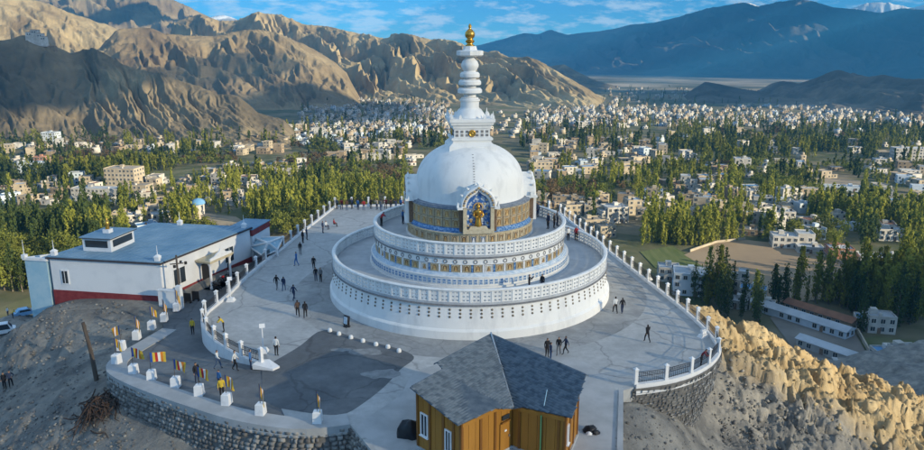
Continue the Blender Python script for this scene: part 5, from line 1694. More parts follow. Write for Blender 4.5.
cabin_window(irr, 0.16, 1.8, 0.35, 1.2)
board_wall(W['B2'], W['A']); board_wall(W['A'], W['B']); board_wall(W['B'], W['N']); board_wall(W['N'], W['L'])
# door with a name plate, in the inner corner
a, u, nrm, rz, Lw = dvi
p = loc_(Vector((a.x, a.y, 0)) + u * Lw * 0.55 + nrm * 0.09)
dr = empty('door', Vector((p.x, p.y, 0)), rz); dr.parent = cab
mb = MB(); mb.box((0, 0, 1.08), (min(0.95, Lw * 0.7), 0.07, 1.95)); mb.build('leaf', WOOD_A, dr)
mb = MB(); mb.box((0, -0.04, 2.42), (0.6, 0.05, 0.32)); mb.build('fanlight', GLASS, dr)
mb = MB(); mb.box((0, -0.08, 2.12), (0.8, 0.05, 0.1)); mb.build('lintel', WOOD_B, dr)
mb = MB(); mb.box((0.3, -0.08, 1.05), (0.04, 0.08, 0.16)); mb.build('handle', SEAM, dr)
mb = MB(); mb.box((-0.02, -0.06, 1.5), (0.18, 0.03, 0.12)); mb.build('name_plate', WHITE2, dr)
# green downpipe and white electricity box
a, u, nrm, rz, Lw = ir
p = loc_(Vector((a.x, a.y, 0)) + u * Lw * 0.5 + nrm * 0.16)
mb = MB(); mb.tube([(0, 0, 0.1), (0, 0, a.z - 0.15)], 0.05, 8)
mb.build('downpipe', mat('green_pipe', (0.10, 0.26, 0.12), None, rough=0.5), cab, Vector((p.x, p.y, 0)))
# roof: two slopes meeting in a valley, each with courses of shingles
def roof_slope(name, poly, n, course_dir, seed):
    """poly: outline on the plane; shingle courses run along course_dir"""
    root = empty(name, (0, 0, 0)); root.parent = cab
    if n.z < 0: n = -n
    dn = course_dir.normalized(); up2 = n.cross(dn).normalized()
    if up2.z > 0: up2 = -up2                                   # up2 points downhill
    o0 = poly[0]
    P2 = [((p - o0).dot(dn), (p - o0).dot(up2)) for p in poly]
    deck = MB(); k = len(poly)
    A = sum(P2[i][0] * P2[(i + 1) % k][1] - P2[(i + 1) % k][0] * P2[i][1] for i in range(k))
    top = [loc_(p) for p in poly]; bot = [loc_(p - n * 0.10) for p in poly]
    deck.add(top + bot, [tuple(range(k)), tuple(range(k, 2 * k))[::-1]] + [(i, k + i, k + (i + 1) % k, (i + 1) % k) for i in range(k)])
    deck.build('deck', SHIN_D, root)
    r = random.Random(seed)
    V, Fq, MI = [], [], []
    ex = 0.20
    ymin, ymax = min(p[1] for p in P2), max(p[1] for p in P2)
    xmin, xmax = min(p[0] for p in P2), max(p[0] for p in P2)
    y = ymin
    while y < ymax:
        x = xmin + r.uniform(-0.3, 0)
        while x < xmax:
            w = r.uniform(0.24, 0.34)
            cx, cy = x + w / 2, y + ex / 2
            if inside(cx, cy, P2):
                b = len(V)
                h0, h1 = 0.006, 0.03 + r.uniform(0, 0.012)
                for (xx, yy, hh) in ((x + 0.008, y - 0.02, h0), (x + w - 0.008, y - 0.02, h0), (x + w - 0.008, y + ex, h1), (x + 0.008, y + ex, h1), (x + 0.008, y + ex, 0.0), (x + w - 0.008, y + ex, 0.0)):
                    q = loc_(o0 + dn * xx + up2 * yy + n * hh)
                    V.append(q[:])
                Fq += [[b, b + 1, b + 2, b + 3], [b + 3, b + 2, b + 5, b + 4]]
                m = 0 if r.random() < 0.62 else 1
                MI += [m, m]
            x += w
        y += ex
    Fq = np.array(Fq)
    Va = np.array(V)
    f0 = Fq[0]
    nn = np.cross(Va[f0[1]] - Va[f0[0]], Va[f0[2]] - Va[f0[1]])
    if nn[2] < 0: Fq = Fq[:, ::-1]
    s = link('shingle', np_mesh('shingle', Va, Fq, [SHIN, SHIN_D], False, MI), root)
    tag(s, kind='stuff')
roof_slope('roof_slope', [rA, rB, rN, rL, rF, rI, rVl], nL, rB - rA, 4)
roof_slope('roof_slope', [rA, rV, rI2, rF2, rBr], nR, rBr - rA, 9)
mb = MB(); mb.tube([loc_(rA) + Vector((0, 0, 0.06)), loc_(rV) + Vector((0, 0, 0.06))], 0.07, 8); mb.build('valley_flashing', SEAM, cab)
zt = on_plane(547, 391, rA, nR); zb2 = on_plane(544, 407, rA, nR)
mb = MB(); mb.tube([loc_(zt) + Vector((0, 0, 0.08)), loc_(zb2) + Vector((0, 0, 0.08))], 0.03, 6); mb.build('roof_strap', SKYBL, cab)
# outer roof slopes falling away behind
for a, b, s in ((rA, rB, -1), (rA, rBr, 1)):
    d = (b - a).normalized(); out = Vector((-d.y, d.x, 0)) * (-s * -1)
    if out.dot(a - cen) < 0: out = -out
    mb = MB()
    q = [a, b, b + out * 0.3 - Vector((0, 0, 0.2)), a + out * 0.3 - Vector((0, 0, 0.2))]
    q = [loc_(v) for v in q]
    mb.add(q + [v - Vector((0, 0, 0.1)) for v in q], [(0, 1, 2, 3), (7, 6, 5, 4), (0, 4, 5, 1), (1, 5, 6, 2), (2, 6, 7, 3), (3, 7, 4, 0)])
    mb.build('rear_eave', SHIN, cab)

# covered motorbike-sized heap beside the cabin: black tarpaulin over a bin
def lump(name, loc, sx, sy, sz, material, label, cat, seed=0, n=14):
    r = np.random.default_rng(seed)
    U, Vv = np.meshgrid(np.linspace(0, 2 * np.pi, n, endpoint=False), np.linspace(0.02, np.pi / 2 + 0.1, 8), indexing='ij')
    k = 1 + 0.55 * (fbm(np.cos(U) * 1.6 + seed * 3.1, np.sin(U) * 1.6 + Vv * 1.5, 3) - 0.5) * 2 * np.abs(np.sin(Vv))
    P = np.stack([np.sin(Vv) * np.cos(U) * sx * k, np.sin(Vv) * np.sin(U) * sy * k, np.maximum(np.cos(Vv), -0.05) * sz * k], -1).reshape(-1, 3)
    o = link(name, np_mesh(name, P, grid_faces(n, 8, True), material, True), None, loc)
    return tag(o, label, cat)
TARP = mat('black_tarpaulin', (0.02, 0.021, 0.024), None, rough=0.45)
p = at(413.5, 436); lump('covered_heap', (p.x - 0.2, p.y, 0.03), 0.75, 0.6, 1.15, TARP, 'heap under black tarpaulin beside the cabin window', 'tarpaulin', 3)
p = at(586, 432)
bk = empty('waste_heap', (p.x + 0.25, p.y, 0.012))
for k_, (dx_, dy_, sx_, sz_, m_) in enumerate(((0, 0, 0.42, 0.42, TARP), (0.34, -0.22, 0.3, 0.26, TARP), (-0.1, -0.34, 0.2, 0.2, WHITE2), (0.22, 0.26, 0.32, 0.34, TARP))):
    q_ = lump('sack', (dx_, dy_, 0.0), sx_, sx_ * 0.8, sz_, m_, None, None, 11 + k_)
    q_.parent = bk
tag(bk, 'small heap of black and white sacks by the cabin side wall', 'sacks')

# ================================================================== FLAG BLOCKS
ORANGE = mat('orange_flag_cloth', (0.62, 0.22, 0.03), None, rough=0.8)
YELLOW = mat('yellow_flag_cloth', (0.70, 0.48, 0.06), None, rough=0.8)
FBLUE = mat('blue_flag_cloth', (0.03, 0.09, 0.34), None, rough=0.8)
FRED = mat('red_flag_cloth', (0.45, 0.03, 0.03), None, rough=0.8)
FWHITE = mat('white_flag_cloth', (0.75, 0.74, 0.70), None, rough=0.8)
FL = [(177, 310.5, 0), (164.4, 321, 0), (152, 329, 1), (137, 339, 0), (121.8, 349.7, 2), (117, 363.4, 1), (134, 374, 3), (152, 380, 3), (176, 387, 3), (199.6, 395, 3), (227, 404, 2), (261, 414, 0), (317.8, 422, 0)]
NXT = ['nearest the temple corner', 'second along from the temple', 'third along from the temple', 'fourth along from the temple', 'where the kerb begins to curve', 'at the sharpest bend of the kerb',
       'just past the kerb bend', 'two past the kerb bend', 'three past the kerb bend', 'beside the dark clothed walker', 'beside the yellow shirted visitor', 'second from the wall end', 'at the end of the stone wall']
blk = MB()
blk.taper((0, 0, 0), (0.62, 0.62), (0.56, 0.56), 0.78); blk.taper((0, 0, 0.78), (0.56, 0.56), (0.44, 0.44), 0.06)
blk_me = blk.mesh('block', WHITE2)
pol = MB(); pol.tube([(0, 0, 0.8), (0.0, 0, 2.3)], 0.022, 6); pol_me = pol.mesh('flag_pole', WOODD)
def flag_cloth(kind, seed):
    r = random.Random(seed)
    nx, nz = 12, 6
    mb = MB()
    w, h = (1.15, 0.78) if kind == 3 else ((0.55, 0.8) if kind == 1 else ((0.7, 0.85) if kind == 2 else (0.34, 1.0)))
    ph = r.uniform(0, 6)
    for back in (0, 1):
        vs = []
        for i in range(nx + 1):
            for k in range(nz + 1):
                f = i / nx
                droop = {3: 0.12, 1: 0.5, 2: 0.4, 0: 0.75}[kind]
                x = 0.02 + w * f
                y = 0.10 * math.sin(f * 7 + ph + k * 0.4) * f + (0.006 if back else 0)
                z = 2.27 - h * k / nz - droop * f * h * (0.5 + 0.5 * f)
                vs.append((x, y, z))
        fs, ms = [], []
        for i in range(nx):
            for k in range(nz):
                a = i * (nz + 1) + k
                q = (a, a + 1, a + nz + 2, a + nz + 1)
                band = int(i / nx * 6)
                m = [2, 1, 3, 4, 0, 1][min(band, 5)]
                if kind != 3: m = [2, 1, 0, 4, 0, 1][min(band, 5)]
                mb.add([vs[j] for j in q], [(0, 1, 2, 3) if not back else (3, 2, 1, 0)], m)
    return mb.mesh('flag', [ORANGE, YELLOW, FBLUE, FRED, FWHITE])
for i, (px_, py_, kind) in enumerate(FL):
    z = 0.0
    for _ in range(4):
        p = at(px_, py_, z); z = drive_z(p.x, p.y) + 0.10
    root = empty('flag_block', p, R(random.uniform(-12, 12)))
    link('block', blk_me, root)
    link('flag_pole', pol_me, root)
    link('flag', flag_cloth(kind, i), root, None, R(random.uniform(-35, 25)) + (math.pi if i == 4 else 0))
    tag(root, 'white block holding a striped flag, ' + NXT[i], 'flag', 'flag blocks along the driveway kerb')

# ================================================================== LEFT SLOPE: post, branches, vehicles
def gpt(px_, py_):
    x, y, z, h = cast([px_], [py_])
    return Vector((x[0], y[0], z[0]))
p = gpt(97, 380)
lp = MB(); lp.tube([(0, 0, -0.6), (-0.25, 0.1, 2.6), (-0.62, 0.15, 5.2)], [0.2, 0.17, 0.14], 10)
o = lp.build('leaning_post', WOODD, None, p, smooth=False); tag(o, 'tall dark wooden post leaning on the scree slope', 'post')
p = gpt(96, 412)
BARK = mat('dead_branch_bark', (0.045, 0.032, 0.026), (0.10, 0.065, 0.05), 3, 0.95, 0.3, 14)
br_root = empty('branch_pile', p)
tag(br_root, 'pile of dark dead branches heaped below the stone wall', 'branches')
rr_ = random.Random(5)
for k in range(60):
    a = rr_.gauss(R(-52), 0.45)
    Lb = rr_.uniform(1.4, 3.6)
    c = Vector((rr_.gauss(0, 0.9), rr_.gauss(0, 0.7), 0))
    h = max(0.1, 0.9 - 0.4 * c.length + rr_.uniform(-0.2, 0.3))
    d = Vector((math.cos(a), math.sin(a), 0))
    pts = []
    for q in range(5):
        f = q / 4 - 0.5
        v = c + d * Lb * f + Vector((rr_.gauss(0, 0.08), rr_.gauss(0, 0.08), 0))
        gzv = gz(p.x + v.x, p.y + v.y) - p.z
        pts.append((v.x, v.y, gzv + h * (1 - abs(f)) + rr_.uniform(0, 0.12)))
    mb = MB(); mb.tube(pts, [0.05, 0.06, 0.055, 0.04, 0.02], 5)
    mb.build('branch', BARK, br_root)

def car(loc, rz, body, label, L_=4.1, Wd=1.7, Hh=1.5, van=False):
    root = empty('parked_van' if van else 'parked_car', loc, rz)
    half = Wd / 2
    if van:
        prof = [(-L_ / 2, 0.35), (-L_ / 2, 1.1), (-L_ / 2 + 0.08, Hh), (L_ / 2 - 1.1, Hh), (L_ / 2 - 0.45, 1.1), (L_ / 2 - 0.02, 0.95), (L_ / 2, 0.35)]
    else:
        prof = [(-L_ / 2, 0.35), (-L_ / 2 + 0.02, 0.95), (-L_ / 2 + 0.35, 1.02), (-L_ / 2 + 0.8, Hh), (L_ / 2 - 1.9, Hh), (L_ / 2 - 1.15, 1.0), (L_ / 2 - 0.1, 0.85), (L_ / 2, 0.35)]
    n = len(prof)
    mb = MB()
    tum = lambda z: half - max(0, z - 0.95) * 0.22
    mb.add([(x, -tum(z), z) for x, z in prof] + [(x, tum(z), z) for x, z in prof], [tuple(range(n))[::-1], tuple(range(n, 2 * n))] + [(i, (i + 1) % n, n + (i + 1) % n, n + i) for i in range(n)])
    mb.build('body', body, root)
    for sy in (-1, 1):
        mb = MB()
        x0, x1 = (-L_ / 2 + 0.4, L_ / 2 - 1.0) if van else (-L_ / 2 + 0.85, L_ / 2 - 1.55)
        zt = Hh - 0.12
        mb.add([(x0, sy * (tum(1.02) + 0.012), 1.02), (x1 + 0.25, sy * (tum(1.02) + 0.012), 1.02), (x1 - 0.1, sy * (tum(zt) + 0.012), zt), (x0 + 0.1, sy * (tum(zt) + 0.012), zt)], [(0, 1, 2, 3) if sy < 0 else (3, 2, 1, 0)])
        mb.build('side_window', GLASS, root)
    xa, za = (L_ / 2 - 1.02, Hh - 0.1) if van else (L_ / 2 - 1.82, Hh - 0.06)
    xb, zb = (L_ / 2 - 0.5, 1.14) if van else (L_ / 2 - 1.2, 1.05)
    mb = MB(); mb.add([(xb + 0.02, -half + 0.15, zb + 0.02), (xb + 0.02, half - 0.15, zb + 0.02), (xa + 0.02, half - 0.25, za + 0.02), (xa + 0.02, -half + 0.25, za + 0.02)], [(0, 1, 2, 3)]); mb.build('windscreen', GLASS, root)
    for sx in (-1, 1):
        for sy in (-1, 1):
            w = empty('wheel', (sx * L_ * 0.31, sy * (half - 0.08), 0.31)); w.parent = root
            for nm, r0, wd, m in (('tyre', 0.31, 0.2, BLACKM), ('rim', 0.18, 0.22, SEAM)):
                b = MB(); b.lathe([(0.02, -wd / 2), (r0 * 0.95, -wd / 2), (r0, -wd / 2 + 0.03), (r0, wd / 2 - 0.03), (r0 * 0.95, wd / 2), (0.02, wd / 2)], 16)
                b.v = [tuple(Matrix.Rotation(math.pi / 2, 4, 'X') @ Vector(v)) for v in b.v]
                b.build(nm, m, w)
    for sy in (-1, 1):
        mb = MB(); mb.box((L_ / 2 - 0.03, sy * (half - 0.3), 0.74), (0.1, 0.34, 0.16)); mb.build('headlight', WHITE2, root)
    tag(root, label, 'van' if van else 'car')
CARW = mat('white_car_paint', (0.74, 0.75, 0.76), None, rough=0.3, spec=0.5)
CARB = mat('light_blue_car_paint', (0.20, 0.40, 0.62), None, rough=0.3, spec=0.5)
p = gpt(27, 315); car((p.x, p.y, p.z + 0.02), R(38), CARB, 'light blue hatchback parked on the track below the temple')
p = gpt(6, 334); car((p.x - 1, p.y, p.z + 0.02), R(30), CARW, 'white minibus parked at the edge of the slope below the temple', 4.8, 1.8, 2.0, True)

# motorbikes by the temple steps
def motorbike(loc, rz, label, paint):
    root = empty('motorbike', loc, rz)
    for sx in (-0.65, 0.65):
        b = MB()
        for k in range(14):
            a0, a1 = 2 * math.pi * k / 14, 2 * math.pi * (k + 1) / 14
            b.tube([(sx + 0.27 * math.cos(a0), 0, 0.3 + 0.27 * math.sin(a0)), (sx + 0.27 * math.cos(a1), 0, 0.3 + 0.27 * math.sin(a1))], 0.05, 6, cap=False)
        for k in range(6): b.tube([(sx, 0, 0.3), (sx + 0.26 * math.cos(k * math.pi / 3), 0, 0.3 + 0.26 * math.sin(k * math.pi / 3))], 0.012, 4)
        b.build('wheel', BLACKM, root)
    mb = MB(); mb.box((-0.02, 0, 0.42), (0.42, 0.24, 0.34)); mb.tube([(-0.6, 0, 0.32), (0, 0, 0.4), (0.4, 0, 0.75)], 0.05, 6); mb.build('engine', BLACKM, root)
    mb = MB(); mb.tube([(-0.02, 0, 0.78), (0.18, 0, 0.86), (0.38, 0, 0.8)], [0.1, 0.16, 0.09], 10); mb.build('fuel_tank', paint, root, smooth=True)
    mb = MB(); mb.tube([(-0.75, 0, 0.8), (-0.4, 0, 0.78), (0.0, 0, 0.8)], [0.08, 0.12, 0.1], 8); mb.build('saddle', BLACKM, root)
    mb = MB(); mb.tube([(0.66, 0, 0.3), (0.42, 0, 0.98)], 0.035, 6); mb.tube([(0.4, -0.36, 1.02), (0.44, 0, 0.96), (0.4, 0.36, 1.02)], 0.022, 6); mb.build('handlebar', SEAM, root)
    mb = MB(); mb.lathe([(0.02, 0), (0.1, 0.02), (0.08, 0.12), (0.02, 0.14)], 10, (0.5, 0, 0.84)); mb.build('headlight', WHITE2, root)
    tag(root, label, 'motorbike', 'motorbikes parked by the temple porch')
for i, (px_, py_) in enumerate(((216, 290), (225, 284), (233, 279))):
    p = at(px_, py_, -1.33)
    motorbike((p.x, p.y, drive_z(p.x, p.y)), R(150 + 12 * i), ['black motorbike parked closest to the lamp post', 'red tanked motorbike parked in the middle beside the fence', 'black motorbike parked farthest along the temple porch'][i], [BLACKM, FRED, BLACKM][i])

# ================================================================== VALLEY: fields
def px_poly(pts, dzv=0.12):
    out = []
    for px_, py_ in pts:
        x, y, z, h = cast([px_], [py_])
        out.append((x[0], y[0]))
    return out
FIELD_M = mat('bare_field_soil', (0.30, 0.225, 0.145), (0.235, 0.175, 0.115), 0.03, 0.95, 0.1, 0.5, ramp=(0.35, 0.65))
CROP_M = mat('green_crop', (0.075, 0.105, 0.03), (0.12, 0.14, 0.05), 0.5, 0.95, 0.2, 1.0, stretch=(1.0, 0.12, 1))
DUST = mat('dusty_ground', (0.34, 0.28, 0.20), (0.25, 0.205, 0.15), 0.051, 0.95)
def sheet(name, poly, m, label, cat, dzv=0.25, step=None):
    o = fill(name, poly, m, lambda x, y: float(valley_z(x, y)) + dzv, step=step)
    return struct(o, label, cat)
FIELD = px_poly([(684, 255), (700, 248), (716, 243), (745, 240), (772, 243), (800, 250), (838, 262), (868, 274), (905, 287), (880, 296), (820, 300), (775, 304), (745, 297), (722, 282), (705, 268)])
sheet('bare_field', FIELD, FIELD_M, 'bare brown sports field among the poplars below the hill', 'field', 0.25, 25)
CROP = px_poly([(640, 252), (672, 246), (700, 262), (716, 276), (690, 280), (655, 268)])
sheet('crop_field', CROP, CROP_M, 'green striped crop field beside the bare brown field', 'field', 0.22, 20)
CROP2 = px_poly([(182, 228), (205, 213), (236, 217), (262, 232), (230, 240)])
sheet('terrace_field', CROP2, DUST, 'dusty terraced field behind the temple', 'field', 0.22, 20)
CROP3 = px_poly([(800, 176), (860, 181), (872, 190), (822, 189)])
sheet('dry_field', CROP3, DUST, 'pale dry field among the far poplars', 'field', 0.3, 40)
YARD = px_poly([(770, 318), (800, 305), (850, 325), (880, 350), (868, 368), (830, 366), (790, 345)])
sheet('yard', YARD, mat('yard_ground', (0.22, 0.20, 0.175), (0.17, 0.155, 0.135), 0.08, 0.95), 'grey yard around the long sheds under the rock ridge', 'yard', 0.22, 20)
# low field walls of the bare field
def low_wall(pts, label, h=1.4, th=0.5):
    P = px_poly(pts)
    mb = MB()
    for (x0, y0), (x1, y1) in zip(P[:-1], P[1:]):
        d = Vector((x1 - x0, y1 - y0)); c = ((x0 + x1) / 2, (y0 + y1) / 2)
        mb.box((c[0], c[1], float(valley_z(*c)) + h / 2), (d.length + 0.3, th, h), math.atan2(d.y, d.x))
    ox, oy = P[0]
    o = mb.build('field_wall', mat('mud_wall', (0.42, 0.37, 0.29), (0.33, 0.285, 0.22), 0.3, 0.95))
    tag(o, label, 'wall')
low_wall([(772, 243), (800, 250), (838, 262), (868, 274), (905, 287)], 'pale mud wall along the far edge of the bare field')
low_wall([(690, 252), (716, 243), (745, 240)], 'low pale mud wall at the top corner of the bare field')
low_wall([(853, 324), (884, 352)], 'low mud wall beside the long sheds')

# ================================================================== HOUSES
H_WHITE = mat('house_white', (0.56, 0.54, 0.50), (0.40, 0.38, 0.345), 0.25, 0.9, rnd=0.10)
H_CREAM = mat('house_cream', (0.43, 0.37, 0.275), (0.32, 0.27, 0.20), 0.25, 0.9, rnd=0.12)
H_MUD = mat('house_mud', (0.31, 0.245, 0.17), (0.23, 0.18, 0.125), 0.25, 0.95, rnd=0.15)
H_GREY = mat('house_grey', (0.40, 0.40, 0.39), (0.31, 0.31, 0.30), 0.25, 0.9, rnd=0.12)
H_BLUE = mat('house_pale_blue', (0.50, 0.57, 0.64), (0.42, 0.49, 0.56), 0.25, 0.9, rnd=0.10)
H_BRICK = mat('house_brick', (0.34, 0.17, 0.11), (0.27, 0.13, 0.085), 0.4, 0.9, rnd=0.10)
R_EARTH = mat('roof_earth', (0.34, 0.30, 0.25), (0.26, 0.23, 0.19), 0.2, 0.95, rnd=0.15)
R_TIN = mat('roof_tin', (0.42, 0.45, 0.48), (0.33, 0.36, 0.39), 0.2, 0.6, rnd=0.12)
R_BLUE = mat('roof_blue', (0.08, 0.22, 0.42), (0.13, 0.28, 0.47), 0.2, 0.6, rnd=0.12)
R_RUST = mat('roof_rust', (0.26, 0.125, 0.075), (0.19, 0.095, 0.06), 0.3, 0.85)
WALLS = {'white': H_WHITE, 'cream': H_CREAM, 'mud brown': H_MUD, 'grey': H_GREY, 'pale blue': H_BLUE, 'brick': H_BRICK}
ROOFS = {'earth': R_EARTH, 'tin': R_TIN, 'blue': R_BLUE, 'rust': R_RUST}
WIN_CACHE = {}
def win_mesh(w, h):
    k = (round(w, 1), round(h, 1))
    if k not in WIN_CACHE:
        mb = MB()
        mb.box((0, 0.0, 0), (k[0] + 0.28, 0.10, k[1] + 0.28), mi=0)
        mb.box((0, -0.04, 0), (k[0], 0.10, k[1]), mi=1)
        mb.box((0, -0.08, 0), (0.09, 0.08, k[1]), mi=0)
        WIN_CACHE[k] = mb.mesh('window', [H_WHITE, GLASS])
    return WIN_CACHE[k]
HOUSE_FOOT = []
rh2 = random.Random(4)
def house(x, y, w, d, st, rz, wall, roofc, label, detail=True, group=None, wing=None, pitched=False, name='house', cat='house', z=None, fh=3.0):
    z0 = float(valley_z(x, y)) if z is None else z
    HOUSE_FOOT.append((x, y, math.hypot(w, d) / 2))
    h = st * fh
    wm, rm = WALLS[wall], ROOFS[roofc]
    blocks = [(0, 0, w, d, h)]
    if wing: blocks.append(wing)
    wl, rf_ = MB(), MB()
    for (bx, by, bw, bd, bh) in blocks:
        wl.box((bx, by, bh / 2 - 1), (bw, bd, bh + 2))
        if pitched:
            hh = bd * 0.22
            rf_.add([(bx - bw / 2 - 0.5, by - bd / 2 - 0.5, bh - 0.05), (bx + bw / 2 + 0.5, by - bd / 2 - 0.5, bh - 0.05), (bx + bw / 2 + 0.5, by, bh + hh), (bx - bw / 2 - 0.5, by, bh + hh), (bx - bw / 2 - 0.5, by + bd / 2 + 0.5, bh - 0.05), (bx + bw / 2 + 0.5, by + bd / 2 + 0.5, bh - 0.05)],
                    [(0, 1, 2, 3), (3, 2, 5, 4), (0, 3, 4), (1, 5, 2), (0, 4, 5, 1)])
        else:
            rf_.box((bx, by, bh + 0.03), (bw - 0.5, bd - 0.5, 0.06))
            for sx in (-1, 1): wl.box((bx + sx * (bw / 2 - 0.12), by, bh + 0.25), (0.30, bd, 0.5))
            for sy in (-1, 1): wl.box((bx, by + sy * (bd / 2 - 0.12), bh + 0.25), (bw - 0.6, 0.30, 0.5))
    if not detail:
        m = MB()
        m.add(wl.v, wl.f, 0); m.add(rf_.v, rf_.f, 1)
        for (bx, by, bw, bd, bh) in blocks:
            ns = max(1, round(bh / fh))
            for q in range(ns):
                for (L_, ax, sg, e) in ((bw, 0, -1, bd), (bw, 0, 1, bd), (bd, 1, -1, bw), (bd, 1, 1, bw)):
                    k = max(1, int(L_ / 3.2))
                    for i in range(k):
                        if rh2.random() < 0.3: continue
                        t = -L_ / 2 + L_ * (i + 0.5 + rh2.uniform(-0.15, 0.15)) / k
                        zc = q * fh + 1.65
                        if ax == 0: m.box((bx + t, by + sg * (e / 2), zc), (rh2.uniform(0.8, 1.4), 0.16, 1.3), mi=2)
                        else: m.box((bx + sg * (e / 2), by + t, zc), (0.16, rh2.uniform(0.8, 1.4), 1.3), mi=2)
        o = m.build(name, [wm, rm, GLASS], None, (x, y, z0), rz)
        return tag(o, label, cat, group)
    root = empty(name, (x, y, z0), rz)
    wl.build('wall', wm, root)
    rf_.build('roof', rm, root)
    rl = random.Random(int(abs(x * 13 + y * 7)))
    for (bx, by, bw, bd, bh) in blocks:
        ns = max(1, round(bh / fh))
        for q in range(ns):
            for (L_, ax, sg, e) in ((bw, 0, -1, bd), (bd, 1, -1, bw), (bd, 1, 1, bw)):
                k = max(1, int(L_ / 3.0))
                for i in range(k):
                    if rl.random() < 0.18: continue
                    t = -L_ / 2 + L_ * (i + 0.5) / k
                    zc = q * fh + 1.7
                    if ax == 0: link('window', win_mesh(1.4, 1.5), root, (bx + t, by - e / 2 - 0.03, zc), 0)
                    else: link('window', win_mesh(1.4, 1.5), root, (bx + sg * (e / 2 + 0.03), by + t, zc), math.pi / 2 * sg)
    mb = MB(); mb.box((rl.uniform(-w * 0.3, w * 0.3), -d / 2 - 0.05, 1.1), (1.2, 0.16, 2.2)); mb.build('door', BROWN, root)
    if not pitched:
        mb = MB(); mb.box((rl.uniform(-w * 0.25, w * 0.25), d * 0.2, h + 0.9), (2.4, 2.6, 1.8)); mb.build('stair_hut', wm, root)
        mb = MB(); mb.lathe([(0.6, 0), (0.62, 1.0), (0.5, 1.15), (0.2, 1.2)], 10, (rl.uniform(-w * 0.3, w * 0.3), -d * 0.25, h + 0.1)); mb.build('water_tank', rl.choice([BLACKM, H_WHITE]), root)
    return tag(root, label, cat, group)
def h_at(px_, py_, *a, **k):
    x, y, z, hh = cast([px_], [py_])
    return house(x[0], y[0], *a, **k)

# named buildings
h_at(691, 292, 15, 11, 3, R(-14), 'pale blue', 'tin', 'three storey pale blue house right below the plaza fence', wing=(8.5, 3, 5, 7, 6))
h_at(668, 279, 9, 8, 2, R(-10), 'white', 'tin', 'small two storey white house at the edge of the crop field')
h_at(729, 291, 8, 8, 2, R(-20), 'white', 'tin', 'white two storey house beside the pale blue house', wing=(5, 1, 4, 5, 9))
h_at(752, 302, 10, 7, 2, R(-25), 'white', 'blue', 'white house with a blue roof at the lower corner of the field')
h_at(735, 306, 9, 7, 1, R(-25), 'grey', 'tin', 'low grey house in front of the blue roofed house')
h_at(762, 309, 9, 6, 1, R(-25), 'white', 'tin', 'low white tin roofed house under the dark poplars')
h_at(783, 246, 12, 10, 2, R(-12), 'white', 'tin', 'long white two storey block at the far edge of the bare field', wing=(10, 2, 8, 9, 7.2))
h_at(809, 252, 12, 7, 1, R(-12), 'white', 'tin', 'low white outbuilding next to the long white block')
h_at(838, 259, 11, 9, 2, R(-10), 'brick', 'tin', 'dark brick two storey house beyond the field wall')
h_at(883, 262, 22, 10, 1, R(-14), 'white', 'tin', 'long low white building with pale roof beyond the field wall')
h_at(806, 324, 32, 6, 1, R(-55), 'pale blue', 'tin', 'long pale blue shed with tin roof in the yard', pitched=True, name='shed', cat='shed')
h_at(820, 318, 26, 6, 1, R(-55), 'mud brown', 'rust', 'long shed with a rust red roof in the yard', pitched=True, name='shed', cat='shed')
h_at(836, 343, 24, 5, 1, R(-55), 'grey', 'tin', 'long grey shed at the lower side of the yard', pitched=True, name='shed', cat='shed')
h_at(848, 359, 15, 6, 1, R(-15), 'grey', 'tin', 'short grey shed across the end of the yard', name='shed', cat='shed')
h_at(786, 349, 9, 8, 1, R(-25), 'white', 'tin', 'white hut with tin roof just behind the rock ridge')
for i, (a, b) in enumerate(((866, 325), (878, 330), (893, 334), (908, 338))):
    h_at(a, b, 8 + i % 3, 7, 1 + i % 2, R(-20 + 8 * i), 'white', ['blue', 'tin', 'blue', 'tin'][i], 'small white house in the shaded hamlet beyond the long sheds', group='white houses of the shaded hamlet')
h_at(614, 221, 13, 11, 3, R(12), 'white', 'tin', 'tall white house with dark shaded side behind the stupa', wing=(-8, 0, 4, 9, 7))
h_at(592, 229, 11, 9, 2, R(10), 'cream', 'earth', 'cream two storey house just beyond the plaza corner', wing=(7, 2, 5, 6, 4.5))
h_at(605, 236, 9, 8, 2, R(14), 'cream', 'earth', 'cream house with flat earth roof below the tall white house')
h_at(126, 188, 24, 14, 5, R(-8), 'cream', 'earth', 'tall cream five storey block among the trees beyond the temple', name='apartment_block', cat='building', fh=3.1)
h_at(100, 196, 36, 10, 2, R(-6), 'grey', 'tin', 'long grey two storey building beside the tall cream block')
h_at(140, 197, 16, 10, 3, R(-8), 'cream', 'earth', 'three storey cream house in front of the tall block')
for i, (a, b, w, st, c) in enumerate(((122, 222, 9, 2, 'cream'), (136, 224, 9, 2, 'white'), (150, 221, 11, 3, 'cream'), (161, 223, 10, 2, 'white'), (147, 229, 11, 1, 'pale blue'))):
    h_at(a, b, w, 8, st, R(10 + 6 * i), c, ['earth', 'tin', 'earth', 'tin', 'blue'][i], ['cream house at the edge of the cluster behind the temple', 'white house within the cluster behind the temple', 'tall cream house crowning the cluster behind the temple', 'white tin roofed house closing the cluster behind the temple', 'low pale blue house in front of the cluster behind the temple'][i], group='house cluster behind the temple')
h_at(33, 172, 20, 10, 3, R(-5), 'pale blue', 'tin', 'pale blue three storey building with a brick end at the wood edge', wing=(12, -1, 5, 7, 9))
h_at(52, 142, 18, 12, 4, R(-6), 'pale blue', 'tin', 'pale blue four storey block near the foot of the dark hill')
h_at(42, 166, 9, 7, 3, R(-5), 'brick', 'tin', 'narrow brick tower house beside the pale blue building')
h_at(105, 119, 22, 12, 3, R(-4), 'white', 'earth', 'white three storey block at the foot of the dark hill')
h_at(158, 130, 17, 11, 3, R(-6), 'cream', 'earth', 'cream three storey house below the pale cliff')
